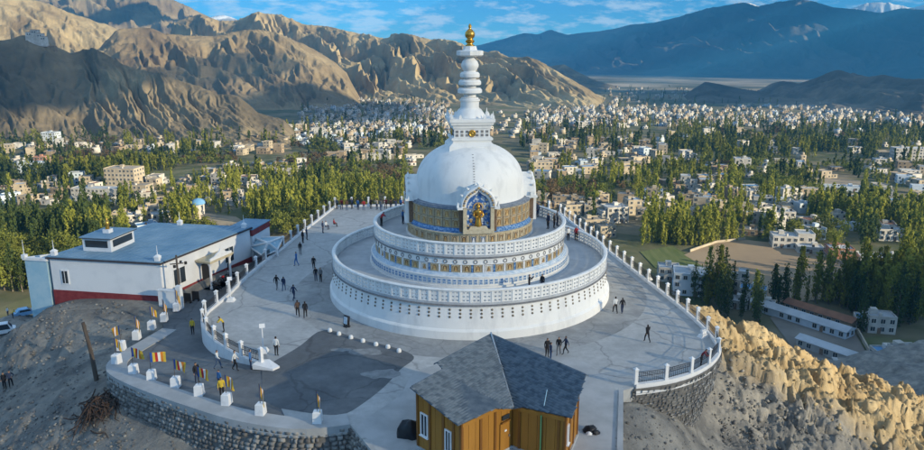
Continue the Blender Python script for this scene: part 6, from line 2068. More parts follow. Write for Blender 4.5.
h_at(910, 160, 34, 14, 4, R(-8), 'white', 'tin', 'large white four storey hospital like block among the far poplars', name='apartment_block', cat='building')
h_at(741, 172, 13, 10, 4, R(-10), 'white', 'tin', 'white four storey tower house by the pale dry ground')
h_at(540, 172, 20, 10, 3, R(5), 'cream', 'earth', 'long cream three storey house behind the dome')
h_at(585, 128, 22, 12, 3, R(4), 'white', 'tin', 'white three storey block at the foot of the tan mountain')
h_at(842, 190, 26, 9, 1, R(-14), 'pale blue', 'tin', 'long low pale blue hall by the dry field')
h_at(880, 165, 12, 9, 2, R(-8), 'white', 'tin', 'white two storey house hidden among the far poplars')

# small white shrine with a blue dome beside the terraced field
x, y, z, _h = cast([199], [223]); shx, shy, shz = x[0], y[0], z[0]
sh = empty('shrine', (shx, shy, shz))
mb = MB(); mb.taper((0, 0, -1), (5, 5), (4.4, 4.4), 3.5); mb.build('base', H_WHITE, sh)
mb = MB(); mb.lathe([(1.5, 2.4), (1.3, 4.5), (0.9, 5.5), (0.5, 7.2), (0.1, 9)], 14); mb.build('spire', H_CREAM, sh, smooth=True)
tag(sh, 'small white shrine with a pointed spire behind the temple', 'shrine')
x, y, z, _h = cast([199], [214])
mb = MB(); mb.lathe([(4.2, 0), (4.3, 0.4), (3.9, 1.6), (2.6, 2.8), (1.2, 3.3), (0.1, 3.5)], 20)
dm = empty('domed_pavilion', (x[0], y[0], z[0]))
mb.v = [(a, b, c + 6.5) for a, b, c in mb.v]
mb.build('dome', R_BLUE, dm, smooth=True)
mb = MB(); mb.lathe([(3.6, -1), (3.6, 6.5)], 16); mb.build('wall', H_WHITE, dm)
tag(dm, 'round pavilion with a bright blue dome among green trees', 'pavilion')

# white monastery on the dark hill
az, te = px_dir(33, 39)
bx_, by_ = CAM[0] + 1240 * math.sin(az), CAM[1] + 1240 * math.cos(az)
bz_ = CAM[2] + 1240 * px_dir(33, 38.5)[1]
mon = empty('monastery', (bx_, by_, bz_ - 2), R(8))
for i, (xx, w, h) in enumerate(((-3, 9, 11), (4, 10, 14), (11, 7, 9), (15, 6, 5))):
    mb = MB(); mb.taper((xx, 0, -9), (w + 1.5, 11), (w, 10), h + 9); mb.build('wall', H_WHITE, mon)
    mb = MB(); mb.box((xx, 0, h + 0.25), (w + 0.4, 10.4, 0.5)); mb.build('roof', R_RUST, mon)
    for q in range(2):
        mb = MB(); mb.box((xx - 1.5 + 3 * q, -5.3, h - 3), (1.2, 0.5, 1.8)); mb.build('window', GLASS, mon)
tag(mon, 'small white monastery perched on top of the dark hill', 'monastery')
az = px_dir(52, 46)[0]; rr0 = 1235
mon2 = empty('watch_house', (CAM[0] + rr0 * math.sin(az), CAM[1] + rr0 * math.cos(az), CAM[2] + rr0 * px_dir(52, 47)[1] - 3))
mb = MB(); mb.taper((0, 0, -8), (11, 8), (10, 7), 12.5); mb.build('wall', H_MUD, mon2)
mb = MB(); mb.box((0, 0, 4.6), (10.3, 7.3, 0.4)); mb.build('roof', R_RUST, mon2)
tag(mon2, 'small mud coloured house beside the hilltop monastery', 'house')

# ---- the rest of the town, placed by region of the photograph on the valley floor
REG = [  # x0, x1, y0, y1, count, max storeys, palette weights (white, cream, mud, grey, blue), zone text
    (530, 722, 127, 222, 135, 3, (0.22, 0.38, 0.30, 0.05, 0.05), 'in town behind the stupa'),
    (722, 924, 124, 240, 80, 3, (0.5, 0.2, 0.12, 0.08, 0.1), 'in groves past the field'),
    (0, 330, 119, 206, 165, 3, (0.24, 0.42, 0.24, 0.05, 0.05), 'between temple and dark hill'),
    (330, 412, 136, 205, 46, 3, (0.4, 0.3, 0.2, 0.05, 0.05), 'between dome and fence'),
    (255, 450, 93, 138, 640, 2, (0.30, 0.2, 0.26, 0.18, 0.06), None),
    (538, 924, 106, 127, 680, 2, (0.36, 0.27, 0.24, 0.06, 0.07), None),
    (600, 690, 84, 104, 60, 2, (0.4, 0.3, 0.3, 0, 0), None),
    (440, 560, 112, 140, 60, 2, (0.4, 0.3, 0.2, 0.1, 0), None),
]
cells = {}
def free(x, y, r):
    k = (int(x // 20), int(y // 20))
    for i in (-2, -1, 0, 1, 2):
        for j in (-2, -1, 0, 1, 2):
            for (a, b, c) in cells.get((k[0] + i, k[1] + j), ()):
                if (a - x) ** 2 + (b - y) ** 2 < (r + c) ** 2: return False
    return True
def occupy(x, y, r): cells.setdefault((int(x // 20), int(y // 20)), []).append((x, y, r))
for a, b, c in HOUSE_FOOT: occupy(a, b, c)
def in_sheets(x, y):
    return inside(x, y, FIELD) or inside(x, y, CROP) or inside(x, y, CROP2) or inside(x, y, YARD) or inside(x, y, CROP3)
rh = random.Random(21)
near_h, far_h = [], []
names_c = ['white', 'cream', 'mud brown', 'grey', 'pale blue']
# mountains cover part of the valley: keep houses off them
def on_hill(px_, py_):
    # footprint of the dark hill, its cliff and the tan mountain in the picture
    if px_ < 300 and py_ < 117 + max(0, px_ - 120) * 0.07: return True
    if px_ < 255: return py_ < 120
    return False
for (x0, x1, y0, y1, cnt, ms, pal, zone) in REG:
    done = 0; tries = 0
    cand_x = np.array([rh.uniform(x0, x1) for _ in range(cnt * 5)]); cand_y = np.array([rh.uniform(y0, y1) for _ in range(cnt * 5)])
    gx, gy, gz_, hit = cast(cand_x, cand_y)
    for k in range(len(gx)):
        if done >= cnt: break
        px_, py_ = cand_x[k], cand_y[k]
        if not hit[k] or on_hill(px_, py_) or gz_[k] > -70 or in_sheets(gx[k], gy[k]): continue
        r = math.hypot(gx[k] - CAM[0], gy[k] - CAM[1])
        # clumping
        if vnoise(np.array([gx[k] / 90.0 + 50]), np.array([gy[k] / 90.0 + 50]))[0] < (0.38 if zone else 0.15): continue
        w = rh.uniform(6.5, 12.5); d = rh.uniform(6, 9.5)
        if zone is None: w, d = rh.uniform(5.5, 12), rh.uniform(5, 9)
        rad = math.hypot(w, d) / 2 * 0.9
        if not free(gx[k], gy[k], rad): continue
        occupy(gx[k], gy[k], rad)
        col = rh.choices(names_c, pal)[0]
        st = rh.choices([1, 2, 3][:ms], [0.4, 0.45, 0.15][:ms])[0]
        rz = R(rh.choice([-18, -10, 5, 14])) + rh.uniform(-0.1, 0.1) + (math.pi / 2 if rh.random() < 0.3 else 0)
        roofc = rh.choices(['earth', 'tin', 'blue', 'rust'], [0.6, 0.28, 0.07, 0.05])[0]
        wing = None
        if rh.random() < 0.55:
            ww = rh.uniform(4, 7)
            wing = (w / 2 + ww / 2 - 0.6, rh.uniform(-1.5, 1.5), ww, d * rh.uniform(0.5, 0.85), max(1, st - rh.choice([0, 1])) * 3.0 - 0.35)
        rec = (r, gx[k], gy[k], w, d, st, rz, col, roofc, wing, zone)
        (near_h if zone else far_h).append(rec)
        done += 1
near_h.sort(key=lambda t: t[0] / (t[3] * (1 + t[5])))
N_NAMED = len(HOUSE_FOOT)
keep = near_h[:300 - N_NAMED]
far_h += near_h[300 - N_NAMED:]
STW = {1: 'single storey', 2: 'two storey', 3: 'three storey'}
RFW = {'earth': 'flat earth roof', 'tin': 'pale tin roof', 'blue': 'blue roof', 'rust': 'rust red roof'}
keep.sort(key=lambda t: t[0])
for i, (r, x, y, w, d, st, rz, col, roofc, wing, zone) in enumerate(keep):
    ext = 'winged ' if wing else ''
    house(x, y, w, d, st, rz, col, roofc, f'{col} {ext}{STW[st]} house with {RFW[roofc]} {zone}', detail=i < 70, group='houses ' + zone, wing=wing)
# the far mass of town houses as one body
V, Fq, MI = [], [], []
cube_f = np.array([(0, 1, 3, 2), (4, 6, 7, 5), (0, 4, 5, 1), (2, 3, 7, 6), (0, 2, 6, 4), (1, 5, 7, 3)])
cv = np.array([(x, y, z) for x in (-1, 1) for y in (-1, 1) for z in (0, 1)], float)
mcol = {'white': 0, 'cream': 1, 'mud brown': 2, 'grey': 3, 'pale blue': 4}
nv = 0
def far_box(x, y, z, w, d, h, rz, mi, roof_mi):
    global nv
    P = cv * np.array([w / 2, d / 2, h])
    c, s = math.cos(rz), math.sin(rz)
    P = np.stack([P[:, 0] * c - P[:, 1] * s + x, P[:, 0] * s + P[:, 1] * c + y, P[:, 2] + z], -1)
    V.append(P); Fq.append(cube_f + nv); nv += 8
    MI.extend([mi, mi, mi, mi, mi, roof_mi] if False else [mi, mi, mi, mi, mi, roof_mi])
for (r, x, y, w, d, st, rz, col, roofc, wing, zone) in far_h:
    z = float(valley_z(x, y)); h = st * 3.0
    far_box(x, y, z - 1, w, d, h + 1, rz, mcol[col], {'earth': 5, 'tin': 6, 'blue': 7, 'rust': 8}[roofc])
    far_box(x + 0.2 * w, y, z + h, w * 0.35, d * 0.4, 2.2, rz, mcol[col], 5)
    k = max(2, int(w / 3))
    c, s = math.cos(rz), math.sin(rz)
    for q in range(st):
        for i in range(k):
            t = -w / 2 + w * (i + 0.5) / k
            for lx, ly, ww, dd in ((t, -d / 2, 1.4, 0.2), ):
                far_box(x + lx * c - ly * s, y + lx * s + ly * c, z + q * 3 + 0.9, ww, dd, 1.5, rz, 9, 9)
V, Fq = np.concatenate(V), np.concatenate(Fq)
o = link('town_houses', np_mesh('town_houses', V, Fq, [H_WHITE, H_CREAM, H_MUD, H_GREY, H_BLUE, R_EARTH, R_TIN, R_BLUE, R_RUST, GLASS], False, MI))
tag(o, 'dense mass of small flat roofed houses of the distant town', 'town', None, 'stuff')

# ================================================================== TREES
def leaf_mat(name, c1, c2, sc_=0.25):
    m = mat(name, c1, c2, 0.085, 0.85, spec=0.15, rnd=0.3, ramp=(0.32, 0.68), detail=6)
    t = m.node_tree
    if not t.nodes.get('glow'):                     # thin leaves let some light through
        b = t.nodes['Principled BSDF']; out = t.nodes['Material Output']
        tr = t.nodes.new('ShaderNodeBsdfTranslucent'); mx_ = t.nodes.new('ShaderNodeMixShader'); mx_.name = 'glow'
        mx_.inputs[0].default_value = 0.42
        t.links.new(b.inputs['Base Color'].links[0].from_socket, tr.inputs['Color'])
        t.links.new(b.outputs[0], mx_.inputs[1]); t.links.new(tr.outputs[0], mx_.inputs[2]); t.links.new(mx_.outputs[0], out.inputs['Surface'])
    return m
LEAF_P = leaf_mat('poplar_leaves', (0.11, 0.135, 0.022), (0.28, 0.28, 0.05))
LEAF_W = leaf_mat('willow_leaves', (0.08, 0.105, 0.022), (0.22, 0.23, 0.045))
LEAF_D = leaf_mat('dark_leaves', (0.036, 0.06, 0.02), (0.08, 0.105, 0.03))
LEAF_R = leaf_mat('russet_leaves', (0.11, 0.075, 0.04), (0.14, 0.10, 0.05))
LEAF_MIX = leaf_mat('grove_leaves', (0.04, 0.07, 0.02), (0.125, 0.155, 0.035), 0.035)
TRUNK = mat('pale_bark', (0.17, 0.14, 0.11), (0.11, 0.09, 0.07), 2, 0.95)
def crown_arrays(kind, n, size, seed, h, w):
    """leaf clump triangles-as-quads: centres and corners, base at z=0"""
    g = np.random.default_rng(seed)
    ncl = max(6, n // 14)
    if kind == 'poplar':
        t = g.random(ncl) ** 0.9
        rad = w / 2 * np.clip(np.sin(np.pi * np.clip(t * 0.93 + 0.05, 0, 1)) ** 0.6, 0.12, 1) * (1 - 0.30 * t)
        zc = h * (0.10 + 0.90 * t)
        an = g.random(ncl) * 2 * np.pi
        rr = rad * np.sqrt(g.random(ncl)) * 0.85
        C = np.stack([rr * np.cos(an), rr * np.sin(an), zc], -1)
        sp = np.stack([rad * 0.30 + 0.1, rad * 0.30 + 0.1, rad * 0 + h * 0.075], -1)
    else:
        an = g.random(ncl) * 2 * np.pi
        ph = np.arccos(1 - 1.75 * g.random(ncl))
        k = 0.55 + 0.45 * g.random(ncl) ** 0.5
        C = np.stack([np.sin(ph) * np.cos(an) * w / 2 * k, np.sin(ph) * np.sin(an) * w / 2 * k, h * 0.58 + np.cos(ph) * h * 0.40 * k], -1)
        sp = np.full((ncl, 3), w * 0.10)
    idx = g.integers(0, ncl, n)
    P = C[idx] + g.normal(0, 1, (n, 3)) * sp[idx]
    P[:, 2] = np.clip(P[:, 2], h * 0.06, h * 1.03)
    out = P - np.array([0, 0, h * 0.45]) * (0 if kind == 'poplar' else 1)
    if kind == 'poplar': out[:, 2] = 0.35 * np.hypot(out[:, 0], out[:, 1]) + 0.1
    out /= np.linalg.norm(out, axis=1, keepdims=True) + 1e-6
    nn = out + g.normal(0, 0.75, (n, 3)); nn /= np.linalg.norm(nn, axis=1, keepdims=True)
    a = g.normal(0, 1, (n, 3)); a -= (a * nn).sum(1, keepdims=True) * nn; a /= np.linalg.norm(a, axis=1, keepdims=True)
    b = np.cross(nn, a)
    s = size * (0.6 + 0.8 * g.random((n, 1)))
    st = 1.5 if kind == 'poplar' else 1.0
    a[:, 2] *= st
    Q = np.stack([P - a * s * 0.6, P + b * s * 0.42, P + a * s * 0.6, P - b * s * 0.42], 1)   # n,4,3
    return Q
def crown_mesh(kind, n, size, seed, h, w, m):
    Q = crown_arrays(kind, n, size, seed, h, w)
    return np_mesh('crown', Q.reshape(-1, 3), np.arange(n * 4).reshape(-1, 4), m)
def trunk_mesh(h, w, kind, seed):
    r = random.Random(seed)
    mb = MB()
    top = h * (0.85 if kind == 'poplar' else 0.5)
    mb.tube([(0, 0, -1.0), (0.05, 0, top * 0.4), (0, 0.05, top)], [h * 0.018 + 0.06, h * 0.014 + 0.04, 0.05], 6)
    for k in range(6):
        a = r.uniform(0, 6.28); z0 = top * r.uniform(0.25, 0.7)
        L_ = w * (0.30 if kind == 'poplar' else 0.42); up = (h * 0.16 if kind == 'poplar' else h * 0.2)
        mb.tube([(0, 0, z0), (math.cos(a) * L_ * 0.6, math.sin(a) * L_ * 0.6, z0 + up * 0.55), (math.cos(a) * L_, math.sin(a) * L_, z0 + up)], [0.09, 0.06, 0.02], 4)
    return mb.mesh('trunk', TRUNK)
PROTO = {}
def protos(kind, leaf, key, hs, ws, n, size, seed):
    PROTO[key] = [(crown_mesh(kind, n, size, seed + i, h, w, leaf), trunk_mesh(h, w, kind, seed + i), h, w) for i, (h, w) in enumerate(zip(hs, ws))]
protos('poplar', LEAF_P, 'poplar', (15, 17, 13, 18), (3.4, 3.8, 3.2, 4.2), 520, 0.62, 100)
protos('poplar', LEAF_D, 'dark_poplar', (16, 18, 14), (3.6, 4.2, 3.4), 520, 0.62, 200)
protos('round', LEAF_W, 'willow', (8.5, 10, 7.5), (8, 9.5, 7), 700, 0.75, 300)
protos('round', LEAF_R, 'russet', (8, 9), (6.5, 7), 520, 0.7, 400)
# where trees grow: photo regions -> ground
TREG = [  # x0,x1,y0,y1,count, weights poplar,dark,willow,russet, clump threshold
    (0, 130, 176, 292, 640, (0.10, 0.55, 0.35, 0), 0.0),
    (110, 335, 178, 236, 430, (0.36, 0.10, 0.54, 0), 0.25),
    (150, 410, 140, 190, 480, (0.50, 0.12, 0.34, 0.04), 0.38),
    (0, 300, 116, 178, 900, (0.34, 0.32, 0.26, 0.08), 0.36),
    (280, 450, 120, 150, 420, (0.45, 0.3, 0.2, 0.05), 0.36),
    (520, 924, 119, 152, 1300, (0.42, 0.42, 0.13, 0.03), 0.38),
    (530, 730, 148, 232, 420, (0.62, 0.16, 0.2, 0.02), 0.46),
    (700, 924, 148, 246, 1250, (0.62, 0.24, 0.14, 0), 0.36),
    (640, 730, 196, 246, 150, (0.92, 0.06, 0.02, 0), 0.2),
    (760, 850, 276, 304, 120, (0.85, 0.15, 0, 0), 0.0),
    (690, 800, 292, 335, 90, (0.15, 0.75, 0.1, 0), 0.1),
    (840, 924, 276, 318, 170, (0.55, 0.25, 0.2, 0), 0.0),
    (860, 924, 318, 352, 60, (0.1, 0.7, 0.2, 0), 0.0),
    (600, 924, 84, 108, 160, (0.1, 0.8, 0.1, 0), 0.4),
    (262, 450, 95, 122, 150, (0.15, 0.7, 0.15, 0), 0.45),
    (330, 412, 176, 208, 130, (0.5, 0.1, 0.4, 0), 0.2),
    (528, 640, 176, 226, 60, (0.6, 0.1, 0.3, 0), 0.3),
    (285, 345, 205, 238, 90, (0.15, 0.1, 0.75, 0), 0.1),
]
tg = random.Random(77)
kinds = ['poplar', 'dark_poplar', 'willow', 'russet']
tcell = {}
clear_cells = {}
for (r, x, y, w, d, st, *_r) in near_h + far_h:
    clear_cells.setdefault((int(x // 60), int(y // 60)), []).append((x, y, w, 40 + 0.03 * r))
for (x, y, rad) in HOUSE_FOOT[:N_NAMED]:
    clear_cells.setdefault((int(x // 60), int(y // 60)), []).append((x, y, rad * 1.7, 44))
def in_front(x, y):
    k = (int(x // 60), int(y // 60))
    dx, dy = x - CAM[0], y - CAM[1]
    l = math.hypot(dx, dy); dx, dy = dx / l, dy / l
    for i in (-1, 0, 1):
        for j in (-1, 0, 1):
            for (a, b, w, c) in clear_cells.get((k[0] + i, k[1] + j), ()):
                al = (a - x) * dx + (b - y) * dy
                if 0 < al < c and abs((a - x) * dy - (b - y) * dx) < w / 2 + 1.5: return True
    return False
def tfree(x, y, r):
    k = (int(x // 6), int(y // 6))
    for i in (-1, 0, 1):
        for j in (-1, 0, 1):
            for (a, b, c) in tcell.get((k[0] + i, k[1] + j), ()):
                if (a - x) ** 2 + (b - y) ** 2 < (r + c) ** 2: return False
    return True
trees = []
for (x0, x1, y0, y1, cnt, wts, thr) in TREG:
    m = cnt * 4
    cx_, cy_ = np.array([tg.uniform(x0, x1) for _ in range(m)]), np.array([tg.uniform(y0, y1) for _ in range(m)])
    gx, gy, gz_, hit = cast(cx_, cy_)
    cl = vnoise(gx / 38.0 + 200, gy / 38.0 + 100) * 0.65 + vnoise(gx / 110.0 + 20, gy / 110.0 + 10) * 0.35
    rowish = vnoise(gx / 7.0 + 300, gy / 60.0)
    kd = vnoise(gx / 60.0 + 70, gy / 60.0 + 170)
    done = 0
    for k in range(m):
        if done >= cnt: break
        if not hit[k] or on_hill(cx_[k], cy_[k]) or cl[k] < thr or gz_[k] > -30: continue
        if gz_[k] > -70 and cy_[k] > 250: continue
        x, y = gx[k], gy[k]
        if inside(x, y, FIELD) or inside(x, y, CROP) or inside(x, y, YARD) or inside(x, y, CROP2) or inside(x, y, CROP3): continue
        # kind follows a smooth map so that groves are of one sort
        f = min(max((kd[k] - 0.2) / 0.6 + tg.gauss(0, 0.18), 0), 0.999)
        acc = 0; kind = 'poplar'
        for kk, w_ in zip(kinds, wts):
            acc += w_
            if f < acc: kind = kk; break
        rad = 1.0 if 'poplar' in kind else 2.4
        if in_front(x, y) and tg.random() < (0.9 if cy_[k] < 262 else 0.45): continue
        if not tfree(x, y, rad) or not free(x, y, 0.6): continue
        tcell.setdefault((int(x // 6), int(y // 6)), []).append((x, y, rad))
        r = math.hypot(x - CAM[0], y - CAM[1])
        trees.append((r, x, y, gz_[k], kind, tg.choice([0.6, 0.8, 0.9, 1.0, 1.1, 1.3]) * tg.uniform(0.88, 1.12) * (1.0 if r < 360 else 0.85), tg.uniform(0, 6.28)))
        done += 1
trees.sort(key=lambda t: t[0] / (1.25 if t[4] == 'willow' else 1.0))
TL = {'poplar': 'slender bright green poplar', 'dark_poplar': 'slender dark green poplar', 'willow': 'broad round crowned green willow', 'russet': 'small russet leaved tree'}
TN = {'poplar': 'poplar_tree', 'dark_poplar': 'dark_poplar_tree', 'willow': 'willow_tree', 'russet': 'russet_tree'}
LAND = [((684, 255), 'at the upper corner of the bare field'), ((745, 240), 'behind the far mud wall of the bare field'), ((800, 250), 'near the long white block by the field'), ((838, 262), 'near the dark brick house'),
        ((883, 264), 'near the long low white building'), ((868, 285), 'at the shaded end of the bare field'), ((800, 298), 'along the lower edge of the bare field'), ((752, 302), 'near the blue roofed house'), ((729, 291), 'near the winged white house by the fence'),
        ((691, 292), 'near the pale blue house under the fence'), ((668, 262), 'beside the green crop field'), ((806, 324), 'near the pale blue shed'), ((825, 316), 'near the rust roofed shed'), ((848, 345), 'near the grey sheds'), ((880, 330), 'in the shaded hamlet'), ((905, 320), 'behind the shaded hamlet'),
        ((786, 345), 'near the white hut behind the ridge'), ((20, 285), 'just below the sky blue stair house'), ((20, 250), 'in the wood beside the temple'), ((20, 215), 'deep in the dark wood'), ((80, 230), 'behind the temple roof lantern'), ((100, 205), 'near the long grey building'), ((140, 226), 'around the house cluster behind the temple'),
        ((199, 216), 'near the blue domed pavilion'), ((235, 226), 'beside the dusty terraced field'), ((285, 225), 'behind the faceted canopy'), ((315, 212), 'beyond the temple side fence'), ((370, 200), 'beyond the rear railing'), ((600, 232), 'near the cream houses beyond the plaza corner'), ((640, 235), 'between crop field and plaza fence'), ((700, 225), 'in the tall row above the crop field')]
LANDW = [(float(q[0][0]), float(q[1][0]), t) for (pxy, t) in LAND for q in [cast([pxy[0]], [pxy[1]])]]
def zone_of(x, y):
    return min(LANDW, key=lambda l: (l[0] - x) ** 2 + (l[1] - y) ** 2)[2]
for (r, x, y, z, kind, s, rz) in trees[:300]:
    cr, tk, h, w = PROTO[kind][int(rz * 100) % len(PROTO[kind])]
    root = empty(TN[kind], (x, y, z), rz)
    root.scale = (s, s, s * 1.05)
    link('trunk', tk, root); link('crown', cr, root)
    zn = zone_of(x, y)
    H_ = h * s
    sz = ('tall ' if H_ > 17 else ('short ' if H_ < 12.5 else 'medium ')) if 'poplar' in kind else ('large ' if H_ > 9.2 else ('small ' if H_ < 7 else ''))
    tag(root, sz + TL[kind] + ' ' + zn, 'tree', TL[kind].split()[-1] + 's ' + zn)
# the remaining trees: joined foliage, coarser with distance
def tree_mass(lst, nl, size, label, leaf_of):
    Vs, mi = [], []
    base = {}
    for kind in kinds:
        k2 = 'poplar' if 'poplar' in kind else 'round'
        base[kind] = [crown_arrays(k2, nl, size, 900 + i, 15.5 if k2 == 'poplar' else 8.5, 3.5 if k2 == 'poplar' else 7.5) for i in range(4)]
    for (r, x, y, z, kind, s, rz) in lst:
        Q = base[kind][int(rz * 50) % 4]
        c, sn = math.cos(rz), math.sin(rz)
        W = np.empty_like(Q)
        W[..., 0] = (Q[..., 0] * c - Q[..., 1] * sn) * s + x
        W[..., 1] = (Q[..., 0] * sn + Q[..., 1] * c) * s + y
        W[..., 2] = Q[..., 2] * s + z
        Vs.append(W.reshape(-1, 3)); mi.append(np.full(len(Q), leaf_of[kind]))
    V_ = np.concatenate(Vs)
    o = link('woodland', np_mesh('woodland', V_, np.arange(len(V_)).reshape(-1, 4), [LEAF_P, LEAF_D, LEAF_W, LEAF_R], False, np.concatenate(mi)))
    tag(o, label, 'trees', None, 'stuff')
lo_ = {'poplar': 0, 'dark_poplar': 1, 'willow': 2, 'russet': 3}
rest = trees[300:]
n1 = min(len(rest), 1900)
tree_mass(rest[:n1], 170, 1.0, 'dense poplar and willow groves filling the middle of the valley', lo_)
tree_mass(rest[n1:], 56, 1.7, 'distant dark green groves scattered through the far town', lo_)

# ================================================================== LOOSE ROCK
ROCK_G = mat('loose_grey_rock', (0.20, 0.19, 0.175), (0.13, 0.125, 0.12), 0.8, 0.95, 0.4, 5)
ROCK_L = mat('loose_pale_rock', (0.33, 0.315, 0.285), (0.24, 0.225, 0.20), 0.8, 0.95, 0.4, 5)
ROCK_O = mat('loose_ochre_rock', (0.44, 0.35, 0.21), (0.30, 0.225, 0.125), 0.8, 0.95, 0.4, 5)
def rock_shape(seed):
    g = np.random.default_rng(seed)
    t = (1 + 5 ** 0.5) / 2
    v = np.array([(-1, t, 0), (1, t, 0), (-1, -t, 0), (1, -t, 0), (0, -1, t), (0, 1, t), (0, -1, -t), (0, 1, -t), (t, 0, -1), (t, 0, 1), (-t, 0, -1), (-t, 0, 1)]) / 1.9
    v *= g.uniform(0.55, 1.25, (12, 1)) * np.array([1, 0.85, 0.7])
    f = np.array([(0, 11, 5), (0, 5, 1), (0, 1, 7), (0, 7, 10), (0, 10, 11), (1, 5, 9), (5, 11, 4), (11, 10, 2), (10, 7, 6), (7, 1, 8), (3, 9, 4), (3, 4, 2), (3, 2, 6), (3, 6, 8), (3, 8, 9), (4, 9, 5), (2, 4, 11), (6, 2, 10), (8, 6, 7), (9, 8, 1)])
    return v, f
RS = [rock_shape(50 + i) for i in range(8)]
def rocks(name, regions, mats_, label, seed):
    g = np.random.default_rng(seed)
    Vs, Fs, M, n0 = [], [], [], 0
    for (px0, px1, py0, py1, cnt, smin, smax, test) in regions:
        a, b = g.uniform(px0, px1, cnt), g.uniform(py0, py1, cnt)
        x, y, z, hit = cast(a, b)
        for k in range(cnt):
            if not hit[k] or z[k] < -40: continue
            if inside(x[k], y[k], PLAZA) or inside(x[k], y[k], DRIVE): continue
            if test and not test(x[k], y[k]): continue
            s = smin * (smax / smin) ** (g.random() ** 2.4)
            v, f = RS[int(g.integers(0, 8))]
            an = g.uniform(0, 6.28); c, sn = math.cos(an), math.sin(an)
            w = np.stack([(v[:, 0] * c - v[:, 1] * sn) * s + x[k], (v[:, 0] * sn + v[:, 1] * c) * s + y[k], v[:, 2] * s + z[k] + s * 0.12], -1)
            Vs.append(w); Fs.append(f + n0); n0 += 12
            M.append(np.full(20, int(g.integers(0, len(mats_)))))
    o = link(name, np_mesh(name, np.concatenate(Vs), np.concatenate(Fs), mats_, False, np.concatenate(M)))
    tag(o, label, 'rocks', None, 'stuff')
gold_side = lambda x, y: 0.42 * x + y + 0.35 * -8 > -0.5
rocks('scree_rocks', [(0, 130, 300, 450, 2600, 0.03, 0.22, None), (100, 360, 390, 450, 500, 0.03, 0.2, None), (615, 760, 385, 450, 800, 0.03, 0.22, None), (720, 924, 350, 450, 1600, 0.04, 0.32, lambda x, y: not gold_side(x, y))],
      [ROCK_G, ROCK_L, ROCK_G], 'loose grey stones strewn over the scree slopes', 5)
rocks('ochre_rocks', [(650, 924, 290, 450, 1300, 0.04, 0.34, gold_side)], [ROCK_O, ROCK_O, ROCK_O], 'broken ochre rocks along the sunlit ridge', 6)

